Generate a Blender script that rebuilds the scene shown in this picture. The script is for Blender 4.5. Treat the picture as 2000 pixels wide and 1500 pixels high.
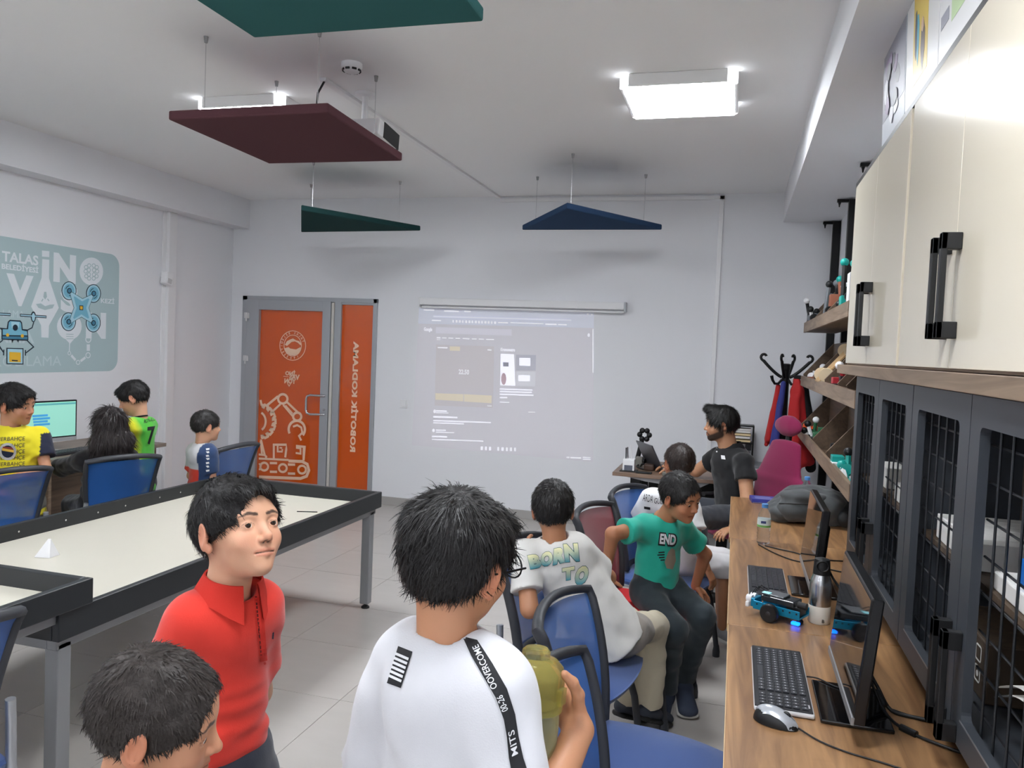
import bpy, bmesh, math, random
import numpy as np
from mathutils import Vector, Matrix, Euler
from mathutils.bvhtree import BVHTree
rnd = random.Random(7)
SC = bpy.context.scene
COL = SC.collection
for o in list(bpy.data.objects): bpy.data.objects.remove(o)
# ------------------------------------------------------------------ camera
H = 1.67
CR = ((0.96052548, 0.27506231, 0.04161171), (0.05260563, -0.03270987, -0.99807951), (-0.27317294, 0.96086981, -0.04588848))
cam = bpy.data.cameras.new('camera'); camo = bpy.data.objects.new('camera', cam); COL.objects.link(camo)
cam.sensor_width = 36.0; cam.sensor_fit = 'HORIZONTAL'; cam.lens = 27.6486; cam.clip_start = 0.05; cam.clip_end = 100
r_, d_, f_ = [Vector(v) for v in CR]
camo.matrix_world = Matrix(((r_.x, -d_.x, -f_.x, 0), (r_.y, -d_.y, -f_.y, 0), (r_.z, -d_.z, -f_.z, H), (0, 0, 0, 1)))
SC.camera = camo
# ------------------------------------------------------------------ world and exposure
w = bpy.data.worlds.new('world'); SC.world = w; w.use_nodes = True
w.node_tree.nodes['Background'].inputs[0].default_value = (0.75, 0.8, 0.9, 1)
w.node_tree.nodes['Background'].inputs[1].default_value = 0.25
SC.view_settings.view_transform = 'Standard'; SC.view_settings.look = 'None'
SC.view_settings.gamma = 1.0; SC.view_settings.use_curve_mapping = False
SC.view_settings.exposure = 0.0
LAMP = 43.0          # emission strength of the ceiling light diffusers
# ------------------------------------------------------------------ helpers
def lin(c):
    return tuple(((x / 255) / 12.92 if x / 255 <= 0.04045 else ((x / 255 + 0.055) / 1.055) ** 2.4) for x in c)
MATS = {}
def M(name, col=(128, 128, 128), rough=0.5, metal=0.0, var=0.0, vscale=8.0, bump=0.0, bscale=150.0, trans=0.0, emit=0.0,
      alpha=1.0, ior=1.45, coat=0.0, spec=0.5, attr=None, stretch=(1, 1, 1), sheen=0.0, sss=0.0):
    if name in MATS: return MATS[name]
    m = bpy.data.materials.new(name); m.use_nodes = True; nt = m.node_tree; N = nt.nodes; L = nt.links
    b = N['Principled BSDF']; c = lin(col) + (1,)
    b.inputs['Base Color'].default_value = c; b.inputs['Roughness'].default_value = rough; b.inputs['Metallic'].default_value = metal
    b.inputs['Transmission Weight'].default_value = trans; b.inputs['IOR'].default_value = ior; b.inputs['Coat Weight'].default_value = coat
    b.inputs['Specular IOR Level'].default_value = spec; b.inputs['Sheen Weight'].default_value = sheen
    if sss: b.inputs['Subsurface Weight'].default_value = sss; b.inputs['Subsurface Radius'].default_value = (0.012, 0.005, 0.003)
    if alpha < 1: b.inputs['Alpha'].default_value = alpha
    if emit: b.inputs['Emission Color'].default_value = c; b.inputs['Emission Strength'].default_value = emit
    src = None
    if attr:
        a = N.new('ShaderNodeAttribute'); a.attribute_name = attr; src = a.outputs['Color']
    if var or bump:
        tc = N.new('ShaderNodeTexCoord'); mp = N.new('ShaderNodeMapping'); mp.inputs['Scale'].default_value = stretch
        L.new(tc.outputs['Object'], mp.inputs['Vector'])
    if var:
        n = N.new('ShaderNodeTexNoise'); n.inputs['Scale'].default_value = vscale; n.inputs['Detail'].default_value = 5
        L.new(mp.outputs[0], n.inputs['Vector'])
        mx = N.new('ShaderNodeMix'); mx.data_type = 'RGBA'; mx.blend_type = 'MULTIPLY'
        rp = N.new('ShaderNodeMapRange'); rp.inputs[3].default_value = 1 - var; rp.inputs[4].default_value = 1 + var * 0.6
        L.new(n.outputs[0], rp.inputs[0]); mx.inputs[0].default_value = 1
        if src: L.new(src, mx.inputs[6])
        else: mx.inputs[6].default_value = c
        L.new(rp.outputs[0], mx.inputs[7]); src = mx.outputs[2]
    if src: L.new(src, b.inputs['Base Color'])
    if bump:
        n2 = N.new('ShaderNodeTexNoise'); n2.inputs['Scale'].default_value = bscale; n2.inputs['Detail'].default_value = 3
        L.new(mp.outputs[0], n2.inputs['Vector'])
        bm = N.new('ShaderNodeBump'); bm.inputs['Strength'].default_value = bump; bm.inputs['Distance'].default_value = 0.004
        L.new(n2.outputs[0], bm.inputs['Height']); L.new(bm.outputs[0], b.inputs['Normal'])
    MATS[name] = m; return m
def wood(name, c1, c2, axis=1, scale=1.0, rough=0.42):
    m = bpy.data.materials.new(name); m.use_nodes = True; nt = m.node_tree; N = nt.nodes; L = nt.links; b = N['Principled BSDF']
    tc = N.new('ShaderNodeTexCoord'); mp = N.new('ShaderNodeMapping'); s = [14 * scale] * 3; s[axis] = 1.1 * scale; mp.inputs['Scale'].default_value = s
    L.new(tc.outputs['Object'], mp.inputs['Vector'])
    n = N.new('ShaderNodeTexNoise'); n.inputs['Scale'].default_value = 1.3; n.inputs['Detail'].default_value = 8; n.inputs['Distortion'].default_value = 1.2
    L.new(mp.outputs[0], n.inputs['Vector'])
    r = N.new('ShaderNodeValToRGB'); r.color_ramp.elements[0].position = 0.3; r.color_ramp.elements[1].position = 0.72
    r.color_ramp.elements[0].color = lin(c1) + (1,); r.color_ramp.elements[1].color = lin(c2) + (1,)
    L.new(n.outputs[0], r.inputs[0]); L.new(r.outputs[0], b.inputs['Base Color'])
    bm = N.new('ShaderNodeBump'); bm.inputs['Strength'].default_value = 0.12; bm.inputs['Distance'].default_value = 0.002
    L.new(n.outputs[0], bm.inputs['Height']); L.new(bm.outputs[0], b.inputs['Normal']); b.inputs['Roughness'].default_value = rough
    return m
class G:
    """collects vertices and faces of one mesh"""
    def __init__(s): s.v = []; s.f = []; s.k = 0
    def add(s, vs, fs):
        k = len(s.v); s.v += [tuple(v) for v in vs]; s.f += [tuple(i + k for i in f) for f in fs]; return s
    def box(s, x0, y0, z0, x1, y1, z1):
        return s.add([(x, y, z) for x in (x0, x1) for y in (y0, y1) for z in (z0, z1)],
                     [(0, 1, 3, 2), (4, 6, 7, 5), (0, 4, 5, 1), (2, 3, 7, 6), (0, 2, 6, 4), (1, 5, 7, 3)])
    def rbox(s, x0, y0, z0, x1, y1, z1, b=0.005, Mx=None):
        lo = (min(x0, x1), min(y0, y1), min(z0, z1)); hi = (max(x0, x1), max(y0, y1), max(z0, z1)); b = min(b, *[(hi[i] - lo[i]) * 0.45 for i in range(3)])
        bm = bmesh.new(); bmesh.ops.create_cube(bm, size=1)
        for v in bm.verts:
            v.co = Vector([lo[i] + (v.co[i] + 0.5) * (hi[i] - lo[i]) for i in range(3)])
        bmesh.ops.bevel(bm, geom=bm.edges[:], offset=b, segments=2, affect='EDGES', profile=0.5)
        bm.verts.index_update()
        vs = [(Mx @ v.co if Mx else v.co)[:] for v in bm.verts]; fs = [[v.index for v in f.verts] for f in bm.faces]; bm.free()
        return s.add(vs, fs)
    def obox(s, c, ax, ay, az, hx, hy, hz):
        """box with its own axes"""
        c = Vector(c); ax, ay, az = [Vector(a).normalized() for a in (ax, ay, az)]
        return s.add([c + ax * (i * hx) + ay * (j * hy) + az * (k * hz) for i in (-1, 1) for j in (-1, 1) for k in (-1, 1)],
                     [(0, 1, 3, 2), (4, 6, 7, 5), (0, 4, 5, 1), (2, 3, 7, 6), (0, 2, 6, 4), (1, 5, 7, 3)])
    def tube(s, path, r, n=8, closed=False, flat=1.0, caps=True):
        P = [Vector(p) for p in path]; m = len(P); rr = r if isinstance(r, (list, tuple)) else [r] * m
        up = None; rings = []
        for i, p in enumerate(P):
            a = P[(i - 1) % m] if (closed or i > 0) else P[i]; b = P[(i + 1) % m] if (closed or i < m - 1) else P[i]
            t = (b - a).normalized()
            if up is None:
                up = Vector((0, 0, 1)) if abs(t.z) < 0.9 else Vector((1, 0, 0))
            x = t.cross(up)
            if x.length < 1e-6: x = t.orthogonal()
            x.normalize(); up = x.cross(t).normalized()
            rings.append([p + (x * math.cos(q) + up * math.sin(q) * flat) * rr[i] for q in [2 * math.pi * j / n for j in range(n)]])
        vs = [v for g in rings for v in g]; fs = []
        for i in range(m if closed else m - 1):
            a = i * n; b = ((i + 1) % m) * n
            for j in range(n): fs.append((a + j, a + (j + 1) % n, b + (j + 1) % n, b + j))
        if not closed and caps: fs += [tuple(range(n))[::-1], tuple(range((m - 1) * n, m * n))]
        return s.add(vs, fs)
    def cyl(s, p0, p1, r0, r1=None, n=16):
        return s.tube([p0, p1], [r0, r0 if r1 is None else r1], n)
    def lathe(s, prof, c=(0, 0, 0), n=24, axis=(0, 0, 1), xd=None):
        """profile of (radius, height) turned about an axis"""
        az = Vector(axis).normalized(); ax = az.orthogonal().normalized(); ay = az.cross(ax); c = Vector(c)
        vs = []; fs = []
        for (r, h) in prof:
            for j in range(n):
                q = 2 * math.pi * j / n; vs.append(c + az * h + (ax * math.cos(q) + ay * math.sin(q)) * r)
        for i in range(len(prof) - 1):
            for j in range(n): fs.append((i * n + j, i * n + (j + 1) % n, (i + 1) * n + (j + 1) % n, (i + 1) * n + j))
        fs += [tuple(range(n))[::-1], tuple(range((len(prof) - 1) * n, len(prof) * n))]
        return s.add(vs, fs)
    def prism(s, poly, o, u, v, n, t):
        """2-D outline in the frame (o,u,v), extruded by t along n"""
        o, u, v, n = [Vector(a) for a in (o, u, v, n)]; m = len(poly); s.k = (s.k + 1) % 11; t = t + s.k * 1.6e-5   # overlapping pieces never share a plane
        if u.cross(v).dot(n) < 0: poly = poly[::-1]
        vs = [o + u * p[0] + v * p[1] for p in poly] + [o + u * p[0] + v * p[1] + n * t for p in poly]
        fs = [tuple(range(m))[::-1], tuple(range(m, 2 * m))] + [(i, (i + 1) % m, m + (i + 1) % m, m + i) for i in range(m)]
        return s.add(vs, fs)
    def band(s, path, wd, o, u, v, n, t, closed=False):
        """flat strip of width wd following a 2-D path"""
        P = [Vector((p[0], p[1])) for p in path]; m = len(P); A = []; B = []
        for i, p in enumerate(P):
            a = P[(i - 1) % m] if (closed or i > 0) else p; b = P[(i + 1) % m] if (closed or i < m - 1) else p
            d = (b - a).normalized(); nn = Vector((-d.y, d.x)) * wd / 2
            if 0 < i < m - 1 or closed:
                d1 = (p - a).normalized(); k = max(0.5, abs(Vector((-d1.y, d1.x)).dot(nn.normalized()))); nn = nn / k
            A.append(p + nn); B.append(p - nn)
        for i in range(m if closed else m - 1):
            j = (i + 1) % m; s.prism([A[i], B[i], B[j], A[j]], o, u, v, n, t)
        return s
    def sphere(s, c, r, n=12, sc=(1, 1, 1)):
        prof = [(max(1e-4, math.sin(math.pi * i / n)) , -math.cos(math.pi * i / n)) for i in range(n + 1)]
        g = G().lathe(prof, (0, 0, 0), n * 2)
        return s.add([(c[0] + v[0] * r * sc[0], c[1] + v[1] * r * sc[1], c[2] + v[2] * r * sc[2]) for v in g.v], g.f)
    def grid(s, fn, nu, nv, wrap=False):
        vs = [fn(i / nu, j / nv) for i in range(nu + 1) for j in range(nv + 1)]
        return s.add(vs, [(i * (nv + 1) + j, (i + 1) * (nv + 1) + j, (i + 1) * (nv + 1) + j + 1, i * (nv + 1) + j + 1) for i in range(nu) for j in range(nv)])
    def xf(s, Mx):
        s.v = [tuple(Mx @ Vector(v)) for v in s.v]; return s
def circ(cx, cy, r, n=24, a0=0, a1=360, ry=None):
    ry = r if ry is None else ry; full = abs(a1 - a0) >= 360
    return [(cx + r * math.cos(math.radians(a0 + (a1 - a0) * i / (n if full else n - 1))), cy + ry * math.sin(math.radians(a0 + (a1 - a0) * i / (n if full else n - 1)))) for i in range(n)]
def rrect(x0, y0, x1, y1, r, n=6):
    return circ(x1 - r, y1 - r, r, n, 0, 90) + circ(x0 + r, y1 - r, r, n, 90, 180) + circ(x0 + r, y0 + r, r, n, 180, 270) + circ(x1 - r, y0 + r, r, n, 270, 360)
def obj(name, g, mat, parent=None, smooth=None, loc=None):
    me = bpy.data.meshes.new(name)
    off = Vector(loc) if loc is not None else (Vector(parent['base']) if parent is not None and 'base' in parent else Vector((0, 0, 0)))
    me.from_pydata([tuple(Vector(v) - off) for v in g.v], [], g.f); me.update()
    if smooth is not None:
        me.polygons.foreach_set('use_smooth', [True] * len(me.polygons)); me.set_sharp_from_angle(angle=math.radians(smooth))
    me.materials.append(mat)
    o = bpy.data.objects.new(name, me); COL.objects.link(o)
    if loc is not None: o.location = loc
    if parent is not None:
        o.parent = parent
        if loc is not None and 'base' in parent: o.location = Vector(loc) - Vector(parent['base'])
        if 'base' in parent: o['base'] = tuple(off)
    elif loc is not None: o['base'] = tuple(loc)
    return o
def obj_split(name, g, mat, parent):
    """one object for each connected piece"""
    n = len(g.v); par = list(range(n))
    def find(a):
        while par[a] != a: par[a] = par[par[a]]; a = par[a]
        return a
    for f in g.f:
        for b in f[1:]: par[find(f[0])] = find(b)
    groups = {}
    for f in g.f: groups.setdefault(find(f[0]), []).append(f)
    for fs in groups.values():
        idx = sorted({i for f in fs for i in f}); mp = {a: k for k, a in enumerate(idx)}; h = G(); h.v = [g.v[i] for i in idx]; h.f = [tuple(mp[i] for i in f) for f in fs]
        obj(name, h, mat, parent)
def tag(o, label=None, cat=None, group=None, kind=None):
    if label: o['label'] = label
    if cat: o['category'] = cat
    if group: o['group'] = group
    if kind: o['kind'] = kind
    return o
def thing(name, label, cat, base=(0, 0, 0), group=None):
    """an Empty at the thing's base; parts are built in world coordinates and stored relative to it"""
    o = bpy.data.objects.new(name, None); COL.objects.link(o); o.location = base; o['base'] = tuple(base); o.empty_display_size = 0.1
    return tag(o, label, cat, group)
def single(name, g, mat, label, cat, base, smooth=None, group=None):
    return tag(obj(name, g, mat, None, smooth, base), label, cat, group)
def struct(name, g, mat, smooth=None):
    o = obj(name, g, mat, None, smooth); o['kind'] = 'structure'; o['base'] = (0, 0, 0); return o
def copy_tree(o, parent=None):
    c = o.copy(); COL.objects.link(c); c.parent = parent
    for ch in [x for x in o.children]: copy_tree(ch, c)
    return c
TXT = bpy.data.curves.new('lettering', 'FONT'); TXO = bpy.data.objects.new('lettering', TXT)
def text_geo(s, size, bold=0.0, align='CENTER', spacing=1.0, sx=1.0):
    """2-D triangles of a line of lettering: vertices and faces in the text plane"""
    TXT.body = s; TXT.size = size; TXT.offset = bold * size; TXT.align_x = align; TXT.align_y = 'CENTER'; TXT.space_character = spacing; TXT.resolution_u = 3
    COL.objects.link(TXO); bpy.context.view_layer.update()
    me = bpy.data.meshes.new_from_object(TXO.evaluated_get(bpy.context.evaluated_depsgraph_get())); COL.objects.unlink(TXO)
    vs = [(v.co.x * sx, v.co.y) for v in me.vertices]; fs = [tuple(p.vertices) for p in me.polygons]; bpy.data.meshes.remove(me)
    return vs, fs
def letters(g, s, size, o, u, v, n, t=0.0008, **kw):
    vs, fs = text_geo(s, size, **kw); o, u, v, n = [Vector(a) for a in (o, u, v, n)]
    flip = u.cross(v).dot(n) < 0
    return g.add([o + u * p[0] + v * p[1] + n * t for p in vs], [f[::-1] for f in fs] if flip else fs)
# ------------------------------------------------------------------ materials
m_wall = M('wall_paint', (233, 234, 238), 0.75, bump=0.06, bscale=260)
m_ceil = M('ceiling_paint', (242, 242, 243), 0.8, bump=0.05, bscale=200)
m_white = M('white_plastic', (234, 234, 236), 0.4)
m_grout = M('grout', (150, 147, 143), 0.9)
m_tile = M('floor_tile', (186, 181, 176), 0.32, var=0.10, vscale=3.0, stretch=(1, 3, 1))
m_base = M('baseboard_tile', (170, 167, 164), 0.35)
m_alu = M('aluminium_frame', (172, 175, 180), 0.4, metal=0.25)
m_chrome = M('brushed_steel', (205, 206, 208), 0.25, metal=1.0)
m_black = M('black_plastic', (22, 23, 25), 0.45)
m_blackm = M('black_metal', (18, 18, 19), 0.4, metal=0.3)
m_char = M('charcoal_lacquer', (58, 62, 68), 0.42)
m_cream = M('cream_gloss', (226, 217, 197), 0.16, coat=0.25)
m_oak = wood('oak_worktop', (114, 80, 52), (186, 143, 99), 1, 1.0, 0.33)
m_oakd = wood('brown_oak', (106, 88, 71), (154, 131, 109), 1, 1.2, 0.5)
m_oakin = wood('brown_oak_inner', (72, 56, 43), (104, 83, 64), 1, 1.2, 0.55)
m_rim = M('black_rim_board', (40, 43, 46), 0.4, var=0.08)
m_top = M('cream_table_board', (212, 207, 193), 0.35, var=0.02)
m_steel = M('grey_table_steel', (150, 152, 155), 0.35, metal=0.5)
m_orange = None
# ------------------------------------------------------------------ structure
YB, XL, XR, ZC, YN = 7.41, -5.31, 0.80, 3.14, -2.6
fl = struct('floor', G().box(XL, YN, -0.06, XR, YB, -0.003), m_grout)
T = 0.6; tile_me = None; k = 0
for i in range(11):
    for j in range(14):
        x = XL + 0.02 + i * T; y = -0.95 + j * T
        x1 = min(x + T - 0.003, XR); y1 = min(y + T - 0.003, YB)
        if x1 - x < 0.05 or y1 - y < 0.05: continue
        if x1 - x > T - 0.01 and y1 - y > T - 0.01 and tile_me:
            o = bpy.data.objects.new('tile', tile_me); COL.objects.link(o); o.location = (x, y, 0); o.parent = fl
        else:
            o = obj('tile', G().box(0, 0, -0.004, x1 - x, y1 - y, 0), m_tile); o.location = (x, y, 0); o.parent = fl
            if x1 - x > T - 0.01 and y1 - y > T - 0.01: tile_me = o.data
struct('ceiling', G().box(XL - 0.1, YN - 0.1, ZC, XR + 0.1, YB + 0.1, ZC + 0.1), m_ceil)
DX0, DX1, DZ = -5.157, -3.569, 2.112
struct('wall_back', G().box(XL - 0.1, YB, 0, DX0, YB + 0.12, ZC).box(DX0, YB, DZ, DX1, YB + 0.12, ZC).box(DX1, YB, 0, XR + 0.1, YB + 0.12, ZC), m_wall)
struct('wall_left', G().box(XL - 0.1, YN, 0, XL, YB, ZC), m_wall)
struct('wall_right', G().box(XR, YN, 0, XR + 0.1, YB, ZC), m_wall)
struct('wall_near', G().box(XL, YN - 0.1, 0, XR, YN, ZC), m_wall)
struct('trim_1', G().box(XL, YN, 2.83, -5.113, YB, ZC), m_wall)
struct('trim_2', G().box(0.33, YN, 2.88, XR, YB, ZC), m_wall)
struct('baseboard_back', G().rbox(DX1, YB - 0.012, 0, XR, YB, 0.085, 0.003), m_base)
struct('baseboard_left', G().rbox(XL, YN, 0, XL + 0.012, YB, 0.085, 0.003), m_base)
# cable duct on the left wall, conduit on ceiling and back wall
struct('trim_3', G().rbox(XL, 6.36, 0, XL + 0.045, 6.47, 2.83, 0.006).rbox(XL, 6.315, 0, XL + 0.014, 6.36, 2.83, 0.003), m_white)
struct('trim_4', G().rbox(-2.335, 4.0, ZC - 0.02, -2.295, YB, ZC, 0.003), m_white)
struct('trim_5', G().rbox(-2.30, YB - 0.02, 3.085, -0.185, YB, 3.12, 0.003), m_white)
struct('trim_6', G().rbox(-0.225, YB - 0.02, 0.3, -0.185, YB, 3.12, 0.003), m_white)
# ------------------------------------------------------------------ ceiling lights
m_lamp = M('lit_diffuser', (246, 250, 255), 0.5, emit=LAMP)
m_lampc = M('lit_corner_cap', (246, 250, 255), 0.5, emit=LAMP * 0.12)
m_lampf = M('lamp_frame_white', (238, 238, 238), 0.3)
def ceiling_light(x0, y0, label):
    x1 = x0 + 0.61; y1 = y0 + 0.61; z0 = 3.075
    t = thing('ceiling_light', label, 'light', ((x0 + x1) / 2, (y0 + y1) / 2, z0), 'square ceiling lights')
    g = G(); e = 0.05
    g.rbox(x0 + e, y0, z0, x1 - e, y0 + 0.02, ZC, 0.004).rbox(x0 + e, y1 - 0.02, z0, x1 - e, y1, ZC, 0.004)
    g.rbox(x0, y0 + e, z0, x0 + 0.02, y1 - e, ZC, 0.004).rbox(x1 - 0.02, y0 + e, z0, x1, y1 - e, ZC, 0.004)
    obj('frame', g, m_lampf, t)
    for cx, cy, a in ((x0, y0, 180), (x1, y0, 270), (x1, y1, 0), (x0, y1, 90)):
        ox = cx + (e if cx == x0 else -e); oy = cy + (e if cy == y0 else -e)
        obj('corner_cap', G().prism([(0, 0)] + circ(0, 0, e, 7, a, a + 90), (ox, oy, z0 + 0.004), (1, 0, 0), (0, 1, 0), (0, 0, 1), 0.056), m_lampc, t, 40)
    obj('diffuser', G().box(x0 + 0.02, y0 + 0.02, z0 - 0.002, x1 - 0.02, y1 - 0.02, z0 + 0.02), m_lamp, t)
ceiling_light(-0.68, 4.21, 'bright square ceiling light in front of the blue hanging panel')
ceiling_light(-3.32, 4.21, 'bright square ceiling light half hidden above the maroon hanging panel')
ceiling_light(-0.68, 0.9, 'added unseen square ceiling light over the worktops nearest the camera')  # the ones from here down are unseen, added to light the near room
ceiling_light(-3.32, 0.9, 'added unseen square ceiling light over the near game table')
ceiling_light(-0.68, -1.9, 'added unseen square ceiling light at the rear right of the room')
ceiling_light(-3.32, -1.9, 'added unseen square ceiling light at the rear left of the room')
# smoke detector
t = thing('smoke_detector', 'round white smoke detector on the ceiling above the maroon panel', 'smoke detector', (-2.045, 3.83, ZC))
obj('housing', G().lathe([(0.055, 0), (0.055, -0.02), (0.05, -0.03), (0.038, -0.045), (0.02, -0.05), (0.001, -0.051)], (-2.045, 3.83, ZC), 24), m_white, t, 40)
for i in range(8):
    a = math.pi * 2 * i / 8; c = Vector((math.cos(a), math.sin(a), 0)); p = Vector((-2.045, 3.83, ZC - 0.037)) + c * 0.046
    obj('vent_slot', G().obox(p, Vector((-c.y, c.x, 0)), c, (0, 0, 1), 0.012, 0.003, 0.005), m_black, t)
# ------------------------------------------------------------------ hanging acoustic panels
def fabric(name, c): return M(name, c, 0.95, var=0.12, vscale=300, bump=0.4, bscale=700, spec=0.1)
def hung_panel(poly, z, mat, wires, name, label):
    cx = sum(p[0] for p in poly) / len(poly); cy = sum(p[1] for p in poly) / len(poly)
    t = thing('acoustic_panel', label, 'acoustic panel', (cx, cy, z), 'hanging acoustic panels')
    g = G(); bm = bmesh.new(); vs = [bm.verts.new((p[0], p[1], z)) for p in poly]; fc = bm.faces.new(vs); fc.normal_update()
    r = bmesh.ops.extrude_face_region(bm, geom=[fc]); bmesh.ops.translate(bm, verts=[e for e in r['geom'] if isinstance(e, bmesh.types.BMVert)], vec=(0, 0, 0.045))
    bmesh.ops.bevel(bm, geom=bm.edges[:], offset=0.008, segments=2, affect='EDGES', profile=0.5); bmesh.ops.recalc_face_normals(bm, faces=bm.faces[:])
    bm.verts.index_update(); g.add([v.co[:] for v in bm.verts], [[v.index for v in f.verts] for f in bm.faces]); bm.free()
    obj('felt_board', g, mat, t)
    for (x, y) in wires:
        wr = obj('wire', G().cyl((x, y, z + 0.04), (x, y, ZC), 0.0016, n=6), m_chrome, t)
        obj('ceiling_clip', G().cyl((x, y, ZC - 0.03), (x, y, ZC), 0.008, 0.012, n=12), M('clip_steel', (150, 150, 150), 0.3, metal=0.8), t)
        obj('anchor', G().cyl((x, y, z + 0.043), (x, y, z + 0.06), 0.01, 0.006, n=10), M('clip_steel'), t)
hung_panel([(-2.70, 3.235), (-1.84, 3.235), (-1.88, 4.15), (-2.73, 4.13)], 2.70, fabric('maroon_felt', (88, 58, 63)), [(-2.6, 3.37), (-1.99, 3.40), (-2.62, 4.02), (-2.0, 4.03)], 'm', 'square maroon felt panel hanging in front of the left ceiling light')
hung_panel([(-1.67, 1.55), (-0.83, 1.55), (-0.83, 2.415), (-1.66, 2.405)], 2.70, fabric('teal_felt', (54, 100, 100)), [(-1.55, 1.7), (-0.95, 1.7), (-1.55, 2.28), (-0.95, 2.28)], 't', 'square teal green felt panel at the top edge of the picture')
hung_panel([(-3.42, 5.64), (-2.83, 6.70), (-4.11, 6.79)], 2.70, fabric('dark_green_felt', (36, 66, 66)), [(-3.97, 6.71), (-3.03, 6.66), (-3.45, 5.86)], 'g', 'triangular dark green felt panel hanging before the door wall')
hung_panel([(-1.25, 5.66), (-0.655, 6.66), (-1.86, 6.66)], 2.70, fabric('navy_felt', (48, 70, 100)), [(-1.26, 5.84), (-1.72, 6.58), (-0.80, 6.58)], 'b', 'triangular navy blue felt panel hanging above the projected picture')
# projector above the maroon panel
t = thing('projector', 'white ceiling projector with black front behind the maroon panel', 'projector', (-2.2, 4.3, 2.80))
Mx = Matrix.Translation((-2.2, 4.35, 2.90)) @ Matrix.Rotation(math.radians(-6), 4, 'X')
obj('body', G().rbox(-0.13, -0.16, -0.05, 0.15, 0.10, 0.05, 0.012, Mx), m_white, t)
fr = obj('front_panel', G().rbox(-0.13, 0.10, -0.05, 0.15, 0.115, 0.05, 0.004, Mx).rbox(0.149, -0.1, -0.048, 0.155, 0.11, 0.045, 0.002, Mx), m_black, t)
obj('lens', G().lathe([(0.03, 0), (0.03, 0.02), (0.022, 0.022), (0.02, 0.012)], Mx @ Vector((0.04, 0.115, 0)), 20, Mx.to_3x3() @ Vector((0, 1, 0))), m_blackm, fr, 40)
obj('mount_pole', G().cyl((-2.2, 4.3, 2.93), (-2.2, 4.3, ZC), 0.018).cyl((-2.2, 4.3, ZC - 0.02), (-2.2, 4.3, ZC), 0.06), m_white, t, 40)
cb = [(-2.31, 4.02, 3.13), (-2.335, 3.99, 3.05), (-2.33, 3.97, 2.96), (-2.30, 4.0, 2.90), (-2.27, 4.05, 2.87), (-2.27, 4.15, 2.88)]
single('projector_cable', G().tube(cb, 0.006, 8).tube([(-2.27, 4.1, 2.88), (-2.33, 3.98, 2.885), (-2.42, 3.95, 2.86), (-2.52, 3.98, 2.83)], 0.006, 8), m_black, 'black cable looping down behind the maroon panel', 'cable', (-2.31, 4.02, 2.85), 60)
# ------------------------------------------------------------------ drawing-sheet units to metres on the two decorated walls
def quad(c):
    return lambda a, b: tuple(k[0] + k[1] * a + k[2] * b + k[3] * a * b + k[4] * a * a + k[5] * b * b for k in c)
DA = quad(((-5.40083, 0.00189527, 4.73255e-05, 9.361e-09, -1.0513e-07, 3.74e-10), (2.31511, 3.315e-05, -0.00162788, 9.4565e-08, -5.862e-09, -1.1167e-08)))
MU = quad(((4.605566, 0.00102877, 1.1461e-05, 1.6746e-08, 2.37859e-07, 2.05e-10), (2.491858, 0.000202875, -0.00093333, -1.95116e-07, 1.5096e-08, -1.0774e-08)))
IM = quad(((-3.456933, 0.001511664, 5.25023e-05, 5.288e-09, -6.8643e-08, 3.42e-10), (2.344057, 2.73994e-05, -0.001386787, 6.66164e-08, -3.5365e-09, -7.878e-09)))
def fit_text(g, s, x0, x1, z0, z1, o, u, v, n, t=0.0008, bold=0.0, mirror=False, spacing=1.0):
    """lettering stretched to fill the box x0..x1, z0..z1 of the frame"""
    vs, fs = text_geo(s, 1.0, bold=bold, align='LEFT', spacing=spacing)
    if not vs: return g
    a0 = min(p[0] for p in vs); a1 = max(p[0] for p in vs); b0 = min(p[1] for p in vs); b1 = max(p[1] for p in vs)
    o, u, v, n = [Vector(a) for a in (o, u, v, n)]
    P = []
    for p in vs:
        fx = (p[0] - a0) / (a1 - a0); fz = (p[1] - b0) / (b1 - b0)
        if mirror: fx = 1 - fx
        P.append(o + u * (x0 + fx * (x1 - x0)) + v * (z0 + fz * (z1 - z0)) + n * t)
    flip = (u.cross(v).dot(n) < 0) != mirror
    return g.add(P, [f[::-1] for f in fs] if flip else fs)
# ------------------------------------------------------------------ door
m_film = bpy.data.materials.new('orange_window_film'); m_film.use_nodes = True
nt = m_film.node_tree; b = nt.nodes['Principled BSDF']; b.inputs['Base Color'].default_value = lin((236, 98, 16)) + (1,); b.inputs['Roughness'].default_value = 0.12; b.inputs['Alpha'].default_value = 0.64
m_print = M('cream_print', (242, 205, 175), 0.5)
door = bpy.data.objects.new('door_1', None); COL.objects.link(door); door['kind'] = 'structure'; door['base'] = (-4.4, YB, 0); door.location = (-4.4, YB, 0)
yf = YB - 0.025
g = G().rbox(DX0, yf, 0, DX0 + 0.06, YB + 0.07, DZ, 0.003).rbox(DX1 - 0.045, yf, 0, DX1, YB + 0.07, DZ, 0.003).rbox(DX0, yf, DZ - 0.045, DX1, YB + 0.07, DZ, 0.003).rbox(-4.05, yf, 0, -3.975, YB + 0.07, DZ - 0.04, 0.003)
g.rbox(-3.975, yf + 0.01, 0, DX1 - 0.04, YB + 0.06, 0.13, 0.003).rbox(-3.975, yf + 0.01, 2.045, DX1 - 0.04, YB + 0.06, DZ - 0.04, 0.003)
obj('door_frame', g, m_alu, door)
obj('seal_strip', G().rbox(-4.085, yf - 0.004, 0.02, -4.055, YB + 0.02, 2.06, 0.003), M('pale_seal', (205, 202, 196), 0.5), door)
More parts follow.
